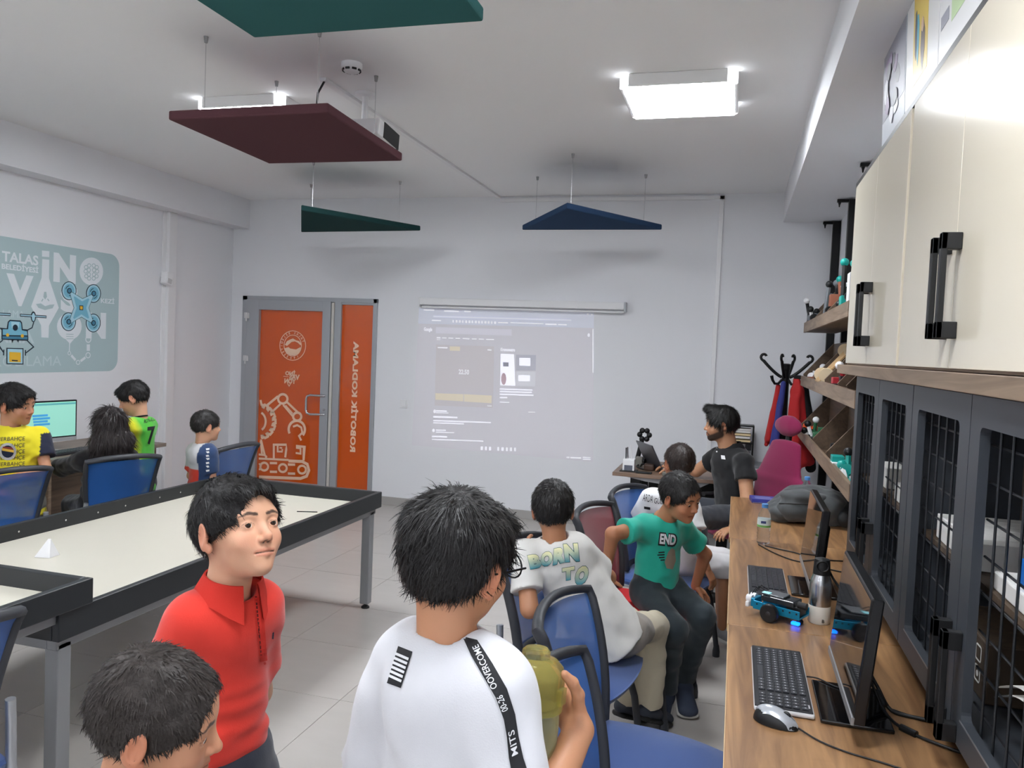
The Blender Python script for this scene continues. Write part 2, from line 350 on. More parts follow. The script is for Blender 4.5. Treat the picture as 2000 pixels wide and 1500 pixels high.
leaf = obj('door_leaf', G().rbox(-5.095, yf - 0.012, 0.01, -4.945, YB + 0.03, 2.075, 0.003).rbox(-4.185, yf - 0.012, 0.01, -4.092, YB + 0.03, 2.075, 0.003).rbox(-4.946, yf - 0.012, 1.968, -4.184, YB + 0.03, 2.075, 0.003).rbox(-4.946, yf - 0.012, 0.01, -4.184, YB + 0.03, 0.138, 0.003), m_alu, door)
yg = YB + 0.004
pane = obj('glass_pane', G().box(-4.947, yg, 0.136, -4.183, yg + 0.006, 1.97), m_film, leaf)
side = obj('side_pane', G().box(-3.977, yg, 0.13, -3.61, yg + 0.006, 2.046), m_film, door)
g = G().tube([(-4.124, yf - 0.012, 1.085), (-4.27, yf - 0.06, 1.088), (-4.305, yf - 0.062, 1.075), (-4.316, yf - 0.062, 1.045), (-4.316, yf - 0.062, 0.93), (-4.305, yf - 0.062, 0.90), (-4.27, yf - 0.06, 0.887), (-4.124, yf - 0.012, 0.89)], 0.013, 10)
obj('handle', g, m_chrome, leaf, 60)
obj('lock_cylinder', G().cyl((-4.13, yf - 0.012, 0.94), (-4.13, yf - 0.028, 0.94), 0.012), m_chrome, leaf, 40)
for z in (1.90, 1.44, 0.25):
    obj('hinge', G().rbox(-5.115, yf - 0.03, z - 0.03, -5.06, yf - 0.01, z + 0.03, 0.004).cyl((-5.09, yf - 0.028, z - 0.06), (-5.09, yf - 0.028, z + 0.03), 0.009), M('white_hinge', (215, 215, 215), 0.35), leaf)
fo = (0, yg - 0.0006, 0); fu = (1, 0, 0); fv = (0, 0, 1); fn = (0, -1, 0)
def D2(pts): return [DA(a, b) for a, b in pts]
def dband(g, pts, wd, closed=False): return g.band(D2(pts), wd * 0.00185, fo, fu, fv, fn, 0.0006, closed)
def ring(a, b, r, rr=None): return [(a + r * math.cos(q), b + (rr or r) * math.sin(q)) for q in [2 * math.pi * i / 28 for i in range(28)]]
# arm and gear drawing, clipped at the pane's left edge (228)
g = G()
dband(g, ring(382, 815, 31), 14, True); dband(g, ring(478, 933, 27), 14, True)
dband(g, [(272, 862), (350, 798)], 14); dband(g, [(318, 895), (366, 850)], 12); dband(g, [(270, 858), (322, 905)], 14)
dband(g, [(412, 838), (482, 905)], 13); dband(g, [(385, 855), (452, 935)], 12); dband(g, [(400, 858), (448, 912)], 8)
claw = [(475 + 54 * math.cos(q), 1018 + 58 * math.sin(q)) for q in [math.radians(x) for x in range(152, 412, 10)]]
dband(g, claw, 15); dband(g, [(505, 1092), (490, 1062), (512, 1040), (505, 1005), (478, 990), (450, 1000)], 12)
gear = []
for i in range(9):
    for da, rr in ((-14, 92), (-7, 112), (7, 112), (14, 92)):
        q = math.radians(-84 + i * 21 + da * 0.75); gear.append((222 + rr * math.cos(q), 965 + rr * 1.06 * math.sin(q)))
gear = [p for p in gear if p[0] > 236]; gear.sort(key=lambda p: math.atan2(p[1] - 965, p[0] - 222))
dband(g, gear, 15)
dband(g, [(222 + 46 * math.cos(q), 965 + 62 * math.sin(q)) for q in [math.radians(x) for x in range(-68, 69, 12)]], 13)
dband(g, [(234, 822), (240, 855), (262, 862)], 13)
dband(g, [(236, 1085), (262, 1190), (272, 1200), (268, 1212)], 13); dband(g, [(234, 1095), (240, 1150), (244, 1190)], 12); dband(g, [(222, 1185), (268, 1190)], 12); dband(g, [(222, 1212), (420, 1222)], 12)
dband(g, [(322, 1215), (322, 1120), (405, 1120), (405, 1150), (398, 1205)], 13); dband(g, [(348, 1124), (348, 1166), (378, 1166), (378, 1150)], 11); dband(g, [(360, 1140), (378, 1142)], 9)
dband(g, [(468, 1175), (500, 1180), (500, 1145), (470, 1140)], 11); dband(g, [(470, 1128), (525, 1134), (520, 1225)], 13)
dband(g, [(224, 1335), (500, 1345), (540, 1330), (556, 1290), (545, 1250), (510, 1232), (420, 1228)], 17)
for a, b2 in ((258, 1266), (382, 1276), (510, 1286)): dband(g, ring(a, b2, 26), 13, True)
for a, b2 in ((320, 1242), (320, 1300), (440, 1252), (440, 1312)): dband(g, [(a - 24, b2), (a + 24, b2 + 1)], 14)
dband(g, [(224, 1245), (236, 1260), (226, 1290)], 10)
obj('robot_arm_print', g, m_print, pane)
# round municipal emblem, seen from its back through the glass
g = G(); ec = (448, 460)
dband(g, ring(*ec, 86, 98), 4, True); dband(g, ring(*ec, 58, 70), 4, True)
for s_, a0, sp in (('TALAS BELEDIYESI', 200, 220), ('1907', 62, 56)):
    for i, ch in enumerate(s_):
        if ch == ' ': continue
        q = math.radians((a0 + sp * i / (len(s_) - 1)) if sp > 100 else (a0 + sp * i / (len(s_) - 1)))
        # mirrored ring lettering: first letter at the right
        q2 = math.pi - q if sp > 100 else q
        c = DA(ec[0] + 73 * math.cos(q2), ec[1] + 84 * math.sin(q2)); up = Vector((math.cos(q2), 0, -math.sin(q2)))
        if sp < 100: up = -up
        rt = Vector((up.z, 0, -up.x)); letters(g, ch, 0.034, (c[0], yg - 0.0012, c[1]), -rt, up, fn, bold=0.02)
obj('emblem_ring', g, m_print, pane)
g = G()
g.prism(D2([(395, 455), (410, 430), (430, 420), (450, 412), (470, 425), (490, 430), (508, 452), (500, 458), (480, 440), (462, 432), (440, 436), (425, 450), (410, 462)]), fo, fu, fv, fn, 0.0006)
g.prism(D2([(393, 478), (420, 470), (432, 480), (470, 486), (500, 470), (504, 480), (490, 510), (460, 526), (430, 524), (405, 506)]), fo, fu, fv, fn, 0.0006)
for i in range(4): dband(g, [(395 + i * 3, 485 + i * 9), (425, 480 + i * 11), (455, 490 + i * 9), (500 - i * 5, 482 + i * 9)], 3)
obj('emblem_print', g, m_print, pane)
g = G()
for s_, a0, a1, b0, b1 in (('İNO', 398, 466, 658, 624), ('VAS', 424, 495, 686, 654), ('YON', 392, 470, 712, 682)):
    p0 = DA(a0, b0); p1 = DA(a1, b1); fit_text(g, s_, p0[0], p1[0], p0[1], p1[1], (0, yg, 0), fu, fv, fn, 0.0012, bold=0.055, mirror=True)
dband(g, [(386, 665), (420, 668)], 3); dband(g, [(414, 714), (424, 730), (434, 714)], 5)
obj('logo_print', g, m_print, pane)
# side pane lettering: mirrored, reading up
vs, fs = text_geo('ROBOTİK KODLAMA', 1.0, bold=0.05, align='LEFT', spacing=1.08)
a0 = min(p[0] for p in vs); a1 = max(p[0] for p in vs); b0 = min(p[1] for p in vs); b1 = max(p[1] for p in vs)
g = G()
# baseline runs upward from z=0.515 to 1.67; capital tops toward +X after mirroring
P = [(-3.838 + 0.082 * (p[1] - b0) / (b1 - b0), yg - 0.0012, 0.515 + 1.155 * (p[0] - a0) / (a1 - a0)) for p in vs]
g.add(P, fs); obj('side_lettering', g, m_print, side)
obj('dark_red_label', G().rbox(-3.955, yg + 0.02, 1.13, -3.885, yg + 0.03, 1.19, 0.003), M('dark_red_box', (140, 40, 22), 0.5), door)  # small dark red box just behind the side pane
# corridor beyond the glass
cw = struct('wall_corridor', G().box(-6.0, 9.0, 0, -2.8, 9.1, 3.0).box(-6.1, YB + 0.12, 0, -6.0, 9.1, 3.0).box(-2.8, YB + 0.12, 0, -2.7, 9.1, 3.0), m_wall)
struct('floor_corridor', G().box(-6.0, YB, -0.06, -2.8, 9.0, -0.002), m_tile)
struct('ceiling_corridor', G().box(-6.1, YB + 0.12, 2.95, -2.7, 9.1, 3.05), m_ceil)
t = thing('added_corridor_light', 'added unseen ceiling light for the corridor behind the orange door', 'light', (-4.4, 8.3, 2.93))  # unseen lamp, added to light the corridor behind the film
obj('diffuser', G().box(-4.7, 8.1, 2.925, -4.1, 8.5, 2.949), M('added_corridor_diffuser', (255, 240, 220), 0.5, emit=7.0), t)
t = thing('fire_extinguisher', 'red fire extinguisher dimly seen behind the orange door glass', 'fire extinguisher', (-4.49, YB + 0.115, 0.32))
obj('cylinder', G().lathe([(0.075, 0.32), (0.08, 0.33), (0.08, 0.66), (0.07, 0.70), (0.035, 0.735), (0.03, 0.75)], (-4.49, YB + 0.115, 0), 20), M('extinguisher_red', (74, 8, 12), 0.3), t, 40)
obj('valve', G().cyl((-4.49, YB + 0.115, 0.75), (-4.49, YB + 0.115, 0.785), 0.02).rbox(-4.55, YB + 0.115, 0.775, -4.44, YB + 0.145, 0.80, 0.004), m_blackm, t)
obj('hose', G().tube([(-4.46, YB + 0.115, 0.77), (-4.40, YB + 0.115, 0.74), (-4.385, YB + 0.115, 0.6), (-4.39, YB + 0.115, 0.42)], 0.012, 8), m_black, t, 60)
obj('label', G().rbox(-4.52, YB + 0.031, 0.42, -4.44, YB + 0.036, 0.52, 0.001), m_white, t)
obj('wall_stand', G().rbox(-4.59, YB + 0.125, 0.0, -4.39, YB + 0.225, 0.315, 0.01), M('stand_grey', (90, 90, 92), 0.5), t)
# ------------------------------------------------------------------ projection
t = thing('screen_case', 'long white roller screen housing mounted above the projected picture', 'projection screen', (-2.05, YB, 2.04))
obj('housing', G().rbox(-3.085, YB - 0.075, 2.065, -1.03, YB, 2.135, 0.008), m_white, t)
obj('bottom_bar', G().rbox(-3.07, YB - 0.06, 2.035, -1.035, YB - 0.03, 2.052, 0.004), m_white, t)
obj('end_cap', G().rbox(-1.035, YB - 0.08, 2.045, -1.015, YB - 0.002, 2.138, 0.004), m_alu, t)
obj('end_cap', G().rbox(-3.098, YB - 0.08, 2.045, -3.08, YB - 0.002, 2.138, 0.004), m_white, t)
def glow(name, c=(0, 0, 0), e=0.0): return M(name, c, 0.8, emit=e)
pi = thing('projected_picture', 'pale projected web page with stopwatch on the back wall', 'projection', (-2.2, YB, 0.62))  # projector light on the wall, put in as faintly glowing sheets
po = (0, YB, 0)
def I2(a0, b0, a1, b1): return [IM(a0, b0), IM(a1, b0), IM(a1, b1), IM(a0, b1)]
def iquad(name, quadpts, mat, lvl, par): return obj(name, G().prism(quadpts, (0, YB - 0.0012 - 0.0006 * lvl, 0), fu, fv, fn, 0.0006), mat, par)
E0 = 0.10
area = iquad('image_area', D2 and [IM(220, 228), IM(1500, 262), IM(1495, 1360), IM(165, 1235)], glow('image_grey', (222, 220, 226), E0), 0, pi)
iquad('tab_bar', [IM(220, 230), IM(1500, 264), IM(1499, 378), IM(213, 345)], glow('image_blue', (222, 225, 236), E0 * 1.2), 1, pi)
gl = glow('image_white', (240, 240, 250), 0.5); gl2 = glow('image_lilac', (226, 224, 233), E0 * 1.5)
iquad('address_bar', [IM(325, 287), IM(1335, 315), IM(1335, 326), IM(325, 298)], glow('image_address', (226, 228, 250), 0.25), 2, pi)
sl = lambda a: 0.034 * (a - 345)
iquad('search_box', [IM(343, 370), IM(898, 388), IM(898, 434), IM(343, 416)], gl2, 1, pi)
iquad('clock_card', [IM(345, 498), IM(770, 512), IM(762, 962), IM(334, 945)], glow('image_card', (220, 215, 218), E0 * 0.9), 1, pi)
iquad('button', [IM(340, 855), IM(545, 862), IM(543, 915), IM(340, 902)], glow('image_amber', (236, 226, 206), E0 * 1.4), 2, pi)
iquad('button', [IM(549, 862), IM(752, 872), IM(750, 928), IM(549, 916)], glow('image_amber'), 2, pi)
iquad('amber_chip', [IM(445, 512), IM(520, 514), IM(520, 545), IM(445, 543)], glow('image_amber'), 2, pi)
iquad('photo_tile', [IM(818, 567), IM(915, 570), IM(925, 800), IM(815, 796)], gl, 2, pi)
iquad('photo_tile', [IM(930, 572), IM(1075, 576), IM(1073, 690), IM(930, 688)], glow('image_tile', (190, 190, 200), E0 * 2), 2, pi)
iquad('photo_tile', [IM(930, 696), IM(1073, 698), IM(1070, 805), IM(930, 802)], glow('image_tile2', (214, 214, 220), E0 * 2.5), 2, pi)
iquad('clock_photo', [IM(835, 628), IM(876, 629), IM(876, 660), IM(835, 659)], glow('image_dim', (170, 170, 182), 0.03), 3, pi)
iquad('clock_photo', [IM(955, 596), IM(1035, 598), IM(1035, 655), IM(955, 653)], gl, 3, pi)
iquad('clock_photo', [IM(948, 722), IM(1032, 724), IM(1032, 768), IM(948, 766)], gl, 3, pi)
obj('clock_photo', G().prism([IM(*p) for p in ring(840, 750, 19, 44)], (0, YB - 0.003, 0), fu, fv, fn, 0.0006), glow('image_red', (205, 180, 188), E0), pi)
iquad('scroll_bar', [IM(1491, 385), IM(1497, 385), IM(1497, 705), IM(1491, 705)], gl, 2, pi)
g = G(); bars = []
def tl(a0, a1, b, h=7): g.prism([IM(a0, b + sl(a0) - h / 2), IM(a1, b + sl(a1) - h / 2), IM(a1, b + sl(a1) + h / 2), IM(a0, b + sl(a0) + h / 2)], (0, YB - 0.0030, 0), fu, fv, fn, 0.0004)
for a0, a1, b_, h in ((255, 330, 247, 8), (405, 510, 250, 8), (552, 598, 248, 8), (1450, 1462, 238, 8), (1480, 1490, 240, 8), (315, 380, 322, 7), (800, 870, 322, 6), (890, 1130, 320, 4), (1145, 1225, 322, 8), (1240, 1300, 322, 6),
                      (350, 376, 448, 7), (390, 420, 448, 5), (436, 470, 448, 5), (488, 520, 448, 5), (540, 588, 448, 5), (608, 640, 448, 5), (658, 695, 448, 5), (712, 768, 448, 5), (350, 376, 462, 3), (358, 428, 520, 7), (722, 750, 525, 6),
                      (812, 1048, 808, 8), (812, 1045, 826, 8), (812, 1056, 846, 8), (812, 865, 870, 8), (812, 880, 904, 5), (1020, 1070, 970, 4), (720, 752, 934, 5),
                      (345, 422, 984, 9), (345, 435, 997, 4), (325, 500, 1028, 10), (325, 745, 1056, 7), (325, 548, 1072, 7), (345, 415, 1125, 8), (345, 478, 1140, 5), (315, 425, 1172, 9), (315, 690, 1194, 6),
                      (1300, 1320, 1292, 6), (1330, 1405, 1293, 7), (1420, 1475, 1288, 5), (1420, 1475, 1302, 5)): tl(a0, a1, b_, h)
for i in range(14): tl(466 + i * 23.5, 466 + i * 23.5 + (11 if i % 3 else 8), 324, 16)
for i, a in enumerate((672, 705, 733, 795, 825, 858, 886, 918)): tl(a, a + (14 if i % 2 == 0 else 10), 1247, 24)
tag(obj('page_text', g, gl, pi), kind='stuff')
g = G()
for a, b_ in ((334, 988), (326, 1128), (1462, 430)): g.prism([IM(*p) for p in ring(a, b_, 8, 12)], (0, YB - 0.003, 0), fu, fv, fn, 0.0005)
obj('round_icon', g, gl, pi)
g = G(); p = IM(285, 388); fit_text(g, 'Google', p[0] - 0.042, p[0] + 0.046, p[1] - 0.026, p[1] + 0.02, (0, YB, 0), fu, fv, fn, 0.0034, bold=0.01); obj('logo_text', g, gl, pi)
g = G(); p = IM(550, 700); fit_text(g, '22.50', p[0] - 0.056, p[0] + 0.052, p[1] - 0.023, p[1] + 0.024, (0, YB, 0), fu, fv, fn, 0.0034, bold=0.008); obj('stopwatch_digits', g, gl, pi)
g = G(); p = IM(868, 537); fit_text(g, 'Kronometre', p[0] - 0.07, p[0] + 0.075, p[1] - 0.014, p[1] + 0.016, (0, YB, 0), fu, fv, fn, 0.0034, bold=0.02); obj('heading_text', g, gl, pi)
# light switch, sensor box
t = thing('light_switch', 'square white light switch between the door and the projection', 'switch', (-3.244, YB, 1.0))
pl = obj('plate', G().rbox(-3.286, YB - 0.01, 1.01, -3.202, YB, 1.095, 0.003), m_white, t); obj('rocker', G().rbox(-3.27, YB - 0.016, 1.027, -3.218, YB - 0.009, 1.079, 0.003), m_white, pl)
t = thing('wall_sensor', 'small white motion sensor box tilted beside the wall cable duct', 'sensor', (XL + 0.03, 6.33, 2.13))
Mx = Matrix.Translation((XL + 0.055, 6.335, 2.19)) @ Matrix.Rotation(math.radians(-12), 4, 'X')
obj('housing', G().rbox(-0.04, -0.05, -0.06, 0.03, 0.045, 0.06, 0.012, Mx), m_white, t); obj('window', G().rbox(0.026, -0.03, -0.045, 0.034, 0.025, 0.0, 0.004, Mx), M('sensor_lens', (200, 200, 202), 0.2), t)
obj('bracket', G().rbox(XL, 6.30, 2.2, XL + 0.03, 6.33, 2.26, 0.004), m_white, t)
single('thin_wall_cable', G().tube([(XL + 0.004, 6.318, 2.82), (XL + 0.004, 6.316, 2.3)], 0.004, 6).tube([(XL + 0.004, 6.316, 2.12), (XL + 0.004, 6.32, 0.8)], 0.004, 6), m_white, 'thin white cable running down from the motion sensor', 'cable', (XL + 0.004, 6.32, 0.8), 60)
# ------------------------------------------------------------------ wall mural
mu = thing('wall_mural', 'pale teal wall graphic with white lettering and two cartoon drones', 'mural', (XL, 4.6, 1.32))
uo = lambda lv: (XL + 0.0005 + 0.0006 * lv, 0, 0)
uu = (0, 1, 0); uv = (0, 0, 1); un = (1, 0, 0)
m_mut = M('mural_teal', (176, 198, 202), 0.7); m_muw = M('mural_white', (226, 232, 237), 0.7); m_muk = M('mural_ink', (30, 46, 60), 0.7); m_mub = M('mural_blue', (122, 186, 210), 0.7); m_mul = M('mural_sky', (172, 214, 228), 0.7); m_muy = M('mural_yellow', (240, 190, 60), 0.7)
obj('background', G().prism(rrect(3.45, 1.318, 5.782, 2.343, 0.105, 10), uo(0), uu, uv, un, 0.0006), m_mut, mu)
def M2(pts): return [MU(a, b) for a, b in pts]
def mband(g, pts, wd, lv, closed=False): return g.band(M2(pts), wd * 0.00106, uo(lv), uu, uv, un, 0.0006, closed)
def mtext(g, s, a0, b0, a1, b1, lv, bold=0.03, **k):
    p0 = MU(a0, b0); p1 = MU(a1, b1); return fit_text(g, s, p0[0], p1[0], MU((a0 + a1) / 2, b0)[1], MU((a0 + a1) / 2, b1)[1], uo(lv), uu, uv, un, 0.0008, bold=bold, **k)
g = G()
mtext(g, 'TALAS', 12, 378, 300, 298, 1); mtext(g, 'BELEDİYESİ', 10, 437, 300, 382, 1); mtext(g, 'N', 415, 530, 593, 305, 1, 0.06); mtext(g, 'V', 45, 712, 262, 465, 1, 0.05)
mtext(g, 'KEZİ', 786, 690, 893, 643, 1, 0.02); mtext(g, 'N', 668, 965, 828, 760, 1, 0.06); mtext(g, 'S', 470, 760, 610, 560, 1, 0.06)
g.prism(M2([(328, 278), (385, 284), (384, 330), (328, 325)]), uo(1), uu, uv, un, 0.0006)
g.prism(M2([(330, 345), (384, 350), (382, 495), (458, 725), (382, 862), (378, 958), (322, 955), (320, 860), (243, 715), (325, 490)]), uo(1), uu, uv, un, 0.0006)
g.prism(M2(ring(712, 440, 92, 108)), uo(1), uu, uv, un, 0.0006); g.prism(M2(ring(540, 870, 96, 104)), uo(1), uu, uv, un, 0.0006)
g.prism(M2([(512, 920), (575, 922), (575, 970), (545, 1005), (510, 968)]), uo(1), uu, uv, un, 0.0006)
mband(g, [(542, 1000), (540, 1062)], 8, 1); mband(g, ring(540, 1078, 11, 14), 5, 1, True); mband(g, [(555, 1095), (588, 1132)], 20, 1); mband(g, ring(608, 1150, 14, 16), 6, 1, True); mband(g, [(628, 1140), (665, 1112)], 20, 1)
mband(g, ring(686, 1095, 17, 20), 7, 1, True); mband(g, [(688, 1060), (688, 1010)], 32, 1); mband(g, ring(688, 970, 20, 24), 8, 1, True)
obj_split('white_letter', g, m_muw, mu)
g = G(); mtext(g, 'KODLAMA', -60, 1180, 478, 1100, 1, -0.0); mtext(g, 'LAMA', 20, 800, 190, 745, 1, 0.0); mtext(g, 'AMA', -40, 1000, 268, 905, 1, 0.02); obj_split('faint_letter', g, M('mural_pale', (196, 212, 216), 0.7), mu)
g = G()
for sx in (-1, 1):
    for (a, b_) in ((18, -45), (42, -32), (20, -10), (45, 0), (20, 25), (40, 38), (18, 55)): mband(g, ring(712 + sx * a, 440 + b_, 13, 14), 6, 2, True)
g.prism(M2([(345, 600), (360, 600), (366, 640), (352, 660), (338, 640)]), uo(2), uu, uv, un, 0.0006)
mband(g, [(335, 655), (325, 675)], 8, 2); mband(g, [(370, 655), (382, 672)], 8, 2)
g.prism(M2([(280, 695), (318, 690), (352, 712), (390, 700), (424, 698), (410, 728), (350, 742), (300, 725)]), uo(2), uu, uv, un, 0.0006)
mband(g, [(516, 930), (572, 932)], 5, 2); mband(g, [(516, 948), (572, 950)], 5, 2); mband(g, [(518, 966), (572, 966)], 5, 2)
tag(obj('cut_out_details', g, m_mut, mu), kind='stuff')
# quadcopter drawing
rot4 = ((537, 592), (728, 613), (533, 833), (726, 843))
gi = G(); gs = G(); gb = G(); gh = G()
for a, b_ in rot4:
    gi.prism(M2(ring(a, b_, 58, 73)), uo(2), uu, uv, un, 0.0006); gs.prism(M2(ring(a, b_, 52, 67)), uo(3), uu, uv, un, 0.0006); gb.prism(M2(ring(a, b_, 41, 54)), uo(4), uu, uv, un, 0.0006)
    mband(gi, [(a + 28 * math.cos(q), b_ + 38 * math.sin(q)) for q in [math.radians(x) for x in range(-160, -80, 10)]], 5, 5); mband(gi, [(a + 28 * math.cos(q), b_ + 38 * math.sin(q)) for q in [math.radians(x) for x in range(20, 100, 10)]], 5, 5)
body = [(540, 600), (560, 605), (640, 655), (712, 622), (724, 632), (688, 725), (722, 830), (712, 842), (632, 795), (545, 845), (535, 832), (575, 725)]
gi.prism(M2([(630 + (a - 630) * 1.05, 725 + (b_ - 725) * 1.05) for a, b_ in body]), uo(6), uu, uv, un, 0.0006); gs.prism(M2(body), uo(7), uu, uv, un, 0.0006)
gb.prism(M2([(630 + (a - 630) * 0.66, 725 + (b_ - 725) * 0.72) for a, b_ in body]), uo(8), uu, uv, un, 0.0006)
for a, b_ in rot4: gi.prism(M2(ring(a, b_, 18, 22)), uo(8), uu, uv, un, 0.0006); gh.prism(M2(ring(a, b_, 12, 15)), uo(9), uu, uv, un, 0.0006)
gi.prism(M2([(615, 705), (645, 707), (644, 744), (615, 742)]), uo(9), uu, uv, un, 0.0006)
# delivery drone drawing
mband(gi, [(-40, 772), (82, 778)], 20, 2); mband(gi, [(155, 782), (362, 796)], 20, 2); mband(gs, [(-38, 772), (78, 778)], 8, 3); mband(gs, [(160, 782), (358, 796)], 8, 3)
mband(gi, [(262, 755), (262, 840), (250, 880), (215, 898), (175, 895)], 8, 2); gi.prism(M2(ring(260, 795, 20, 42)), uo(2), uu, uv, un, 0.0006); gs.prism(M2(ring(260, 797, 12, 32)), uo(3), uu, uv, un, 0.0006)
gi.prism(M2([(-10, 880), (50, 886), (58, 835), (75, 818), (158, 824), (170, 840), (176, 892), (216, 900), (220, 975), (210, 982), (8, 974), (8, 900)]), uo(4), uu, uv, un, 0.0006)
gb.prism(M2([(18, 893), (60, 893), (66, 840), (78, 828), (154, 834), (162, 846), (168, 900), (208, 908), (212, 940), (18, 938)]), uo(5), uu, uv, un, 0.0006)
gh.prism(M2([(16, 948), (212, 950), (212, 972), (16, 966)]), uo(5), uu, uv, un, 0.0006)
gs.prism(M2([(84, 834), (148, 836), (146, 875), (118, 905), (88, 880)]), uo(6), uu, uv, un, 0.0006); gi.prism(M2(ring(116, 880, 20, 24)), uo(7), uu, uv, un, 0.0006)
mband(gi, [(20, 978), (-20, 1010), (26, 1075)], 8, 2); mband(gi, [(210, 978), (262, 1030), (200, 1078)], 8, 2); mband(gi, [(28, 1052), (26, 1098)], 9, 2); mband(gi, [(198, 1054), (198, 1098)], 9, 2)
gi.prism(M2([(48, 1038), (182, 1040), (182, 1168), (48, 1166)]), uo(3), uu, uv, un, 0.0006); gs.prism(M2([(56, 1046), (174, 1048), (174, 1160), (56, 1158)]), uo(4), uu, uv, un, 0.0006)
gy = G().prism(M2([(70, 1070), (160, 1074), (160, 1150), (70, 1148)]), uo(5), uu, uv, un, 0.0006); gy.prism(M2(ring(56, 938, 12, 14)), uo(6), uu, uv, un, 0.0006); gy.prism(M2(ring(172, 944, 12, 14)), uo(6), uu, uv, un, 0.0006); gy.prism(M2([(620, 711), (640, 713), (639, 738), (620, 736)]), uo(10), uu, uv, un, 0.0006)
mband(gi, [(90, 1136), (136, 1138)], 8, 6)
tag(obj('drone_outlines', gi, m_muk, mu), kind='stuff'); obj_split('drone_shell', gs, m_mul, mu); obj_split('drone_fill', gb, m_mub, mu); obj_split('drone_hub', gh, M('mural_deep_blue', (70, 130, 160), 0.7), mu); obj_split('yellow_fill', gy, m_muy, mu)
# ------------------------------------------------------------------ game tables
def game_table(x0, x1, y0, y1, z0, z1, zs, label, legs):
    t = thing('game_table', label, 'table', ((x0 + x1) / 2, (y0 + y1) / 2, 0), 'black rimmed game tables')
    b = 0.03
    for nm, bx in (('rim_board', (x0, y0, z0, x0 + b, y1, z1)), ('rim_board', (x1 - b, y0, z0, x1, y1, z1)), ('rim_board', (x0 + b, y0, z0, x1 - b, y0 + b, z1)), ('rim_board', (x0 + b, y1 - b, z0, x1 - b, y1, z1))):
        obj(nm, G().rbox(*bx, 0.0035), m_rim, t)
    obj('playing_board', G().box(x0 + b, y0 + b, zs - 0.018, x1 - b, y1 - b, zs), m_top, t)
    if legs:
        obj('steel_frame', G().rbox(x0 + 0.03, y0 + 0.02, z0 - 0.04, x0 + 0.07, y1 - 0.02, z0, 0.003).rbox(x1 - 0.07, y0 + 0.02, z0 - 0.04, x1 - 0.03, y1 - 0.02, z0, 0.003).rbox(x0 + 0.07, y0 + 0.02, z0 - 0.04, x1 - 0.07, y0 + 0.06, z0, 0.003).rbox(x0 + 0.07, y1 - 0.06, z0 - 0.04, x1 - 0.07, y1 - 0.02, z0, 0.003), m_steel, t)
    for (x, y) in legs:
        l = obj('leg', G().rbox(x - 0.028, y - 0.028, 0.03, x + 0.028, y + 0.028, z0 - 0.02, 0.004), m_steel, t)
        obj('glide', G().cyl((x, y, 0.015), (x, y, 0.032), 0.008, n=10).lathe([(0.026, 0), (0.026, 0.008), (0.014, 0.018)], (x, y, 0), 16), m_black, l)
    for i in range(9):
        y = y0 + 0.25 + i * (y1 - y0 - 0.4) / 9 + rnd.uniform(-0.05, 0.05)
        if legs: obj('screw', G().cyl((x0 + b - 0.001, y, (z0 + z1) / 2 + 0.01), (x0 + b + 0.002, y, (z0 + z1) / 2 + 0.01), 0.005, n=8), m_chrome, t)
    return t
game_table(-3.30, -2.107, 2.06, 4.52, 0.632, 0.73, 0.655, 'long black rimmed game table with empty cream surface', [(-2.165, 2.115), (-2.165, 4.455), (-3.24, 2.115), (-3.24, 4.455)])
game_table(-3.35, -2.09, 0.85, 2.186, 0.732, 0.82, 0.755, 'black rimmed table end in the left foreground resting on the longer one', [(-2.15, 0.9), (-3.29, 0.9)])
single('paper_cone', G().add([(-2.945, 2.74, 0.656), (-2.875, 2.755, 0.656), (-2.88, 2.815, 0.656), (-2.94, 2.81, 0.656), (-2.905, 2.775, 0.735), (-2.895, 2.78, 0.735)], [(0, 1, 4), (1, 2, 5, 4), (2, 3, 5), (3, 0, 4, 5), (3, 2, 1, 0)]), m_white, 'small white folded paper marker standing on the game table', 'marker', (-2.91, 2.78, 0.655))
single('thin_stick', G().tube([(-2.436, 4.067, 0.658), (-2.325, 4.108, 0.658)], 0.003, 6), m_black, 'thin dark stick lying on the far end of the game table', 'stick', (-2.38, 4.09, 0.655))
# ------------------------------------------------------------------ worktops on the right
for y0, y1, x0, lab in ((4.142, 5.375, 0.010, 'oak worktop at the far end under the grey backpack'), (2.79, 4.138, 0.017, 'oak worktop in the middle carrying the blue robot'), (1.42, 2.786, 0.020, 'oak worktop nearest the camera with the mouse')):
    t = thing('worktop_desk', lab, 'desk', (0.4, (y0 + y1) / 2, 0), 'oak worktops along the right wall')
    obj('desk_top', G().rbox(x0, y0, 0.722, 0.797, y1, 0.75, 0.002), m_oak, t)
    obj('edge_band', G().box(x0 - 0.002, y0 + 0.001, 0.7225, x0, y1 - 0.001, 0.7495), M('pale_edge_band', (214, 182, 138), 0.45), t)
    for y in (y0 + 0.04, y1 - 0.04): obj('side_panel', G().box(0.12, y - 0.012, 0, 0.77, y + 0.012, 0.722), m_oakd, t)
    obj('back_panel', G().box(0.755, y0 + 0.05, 0.3, 0.77, y1 - 0.05, 0.722), m_oakd, t)
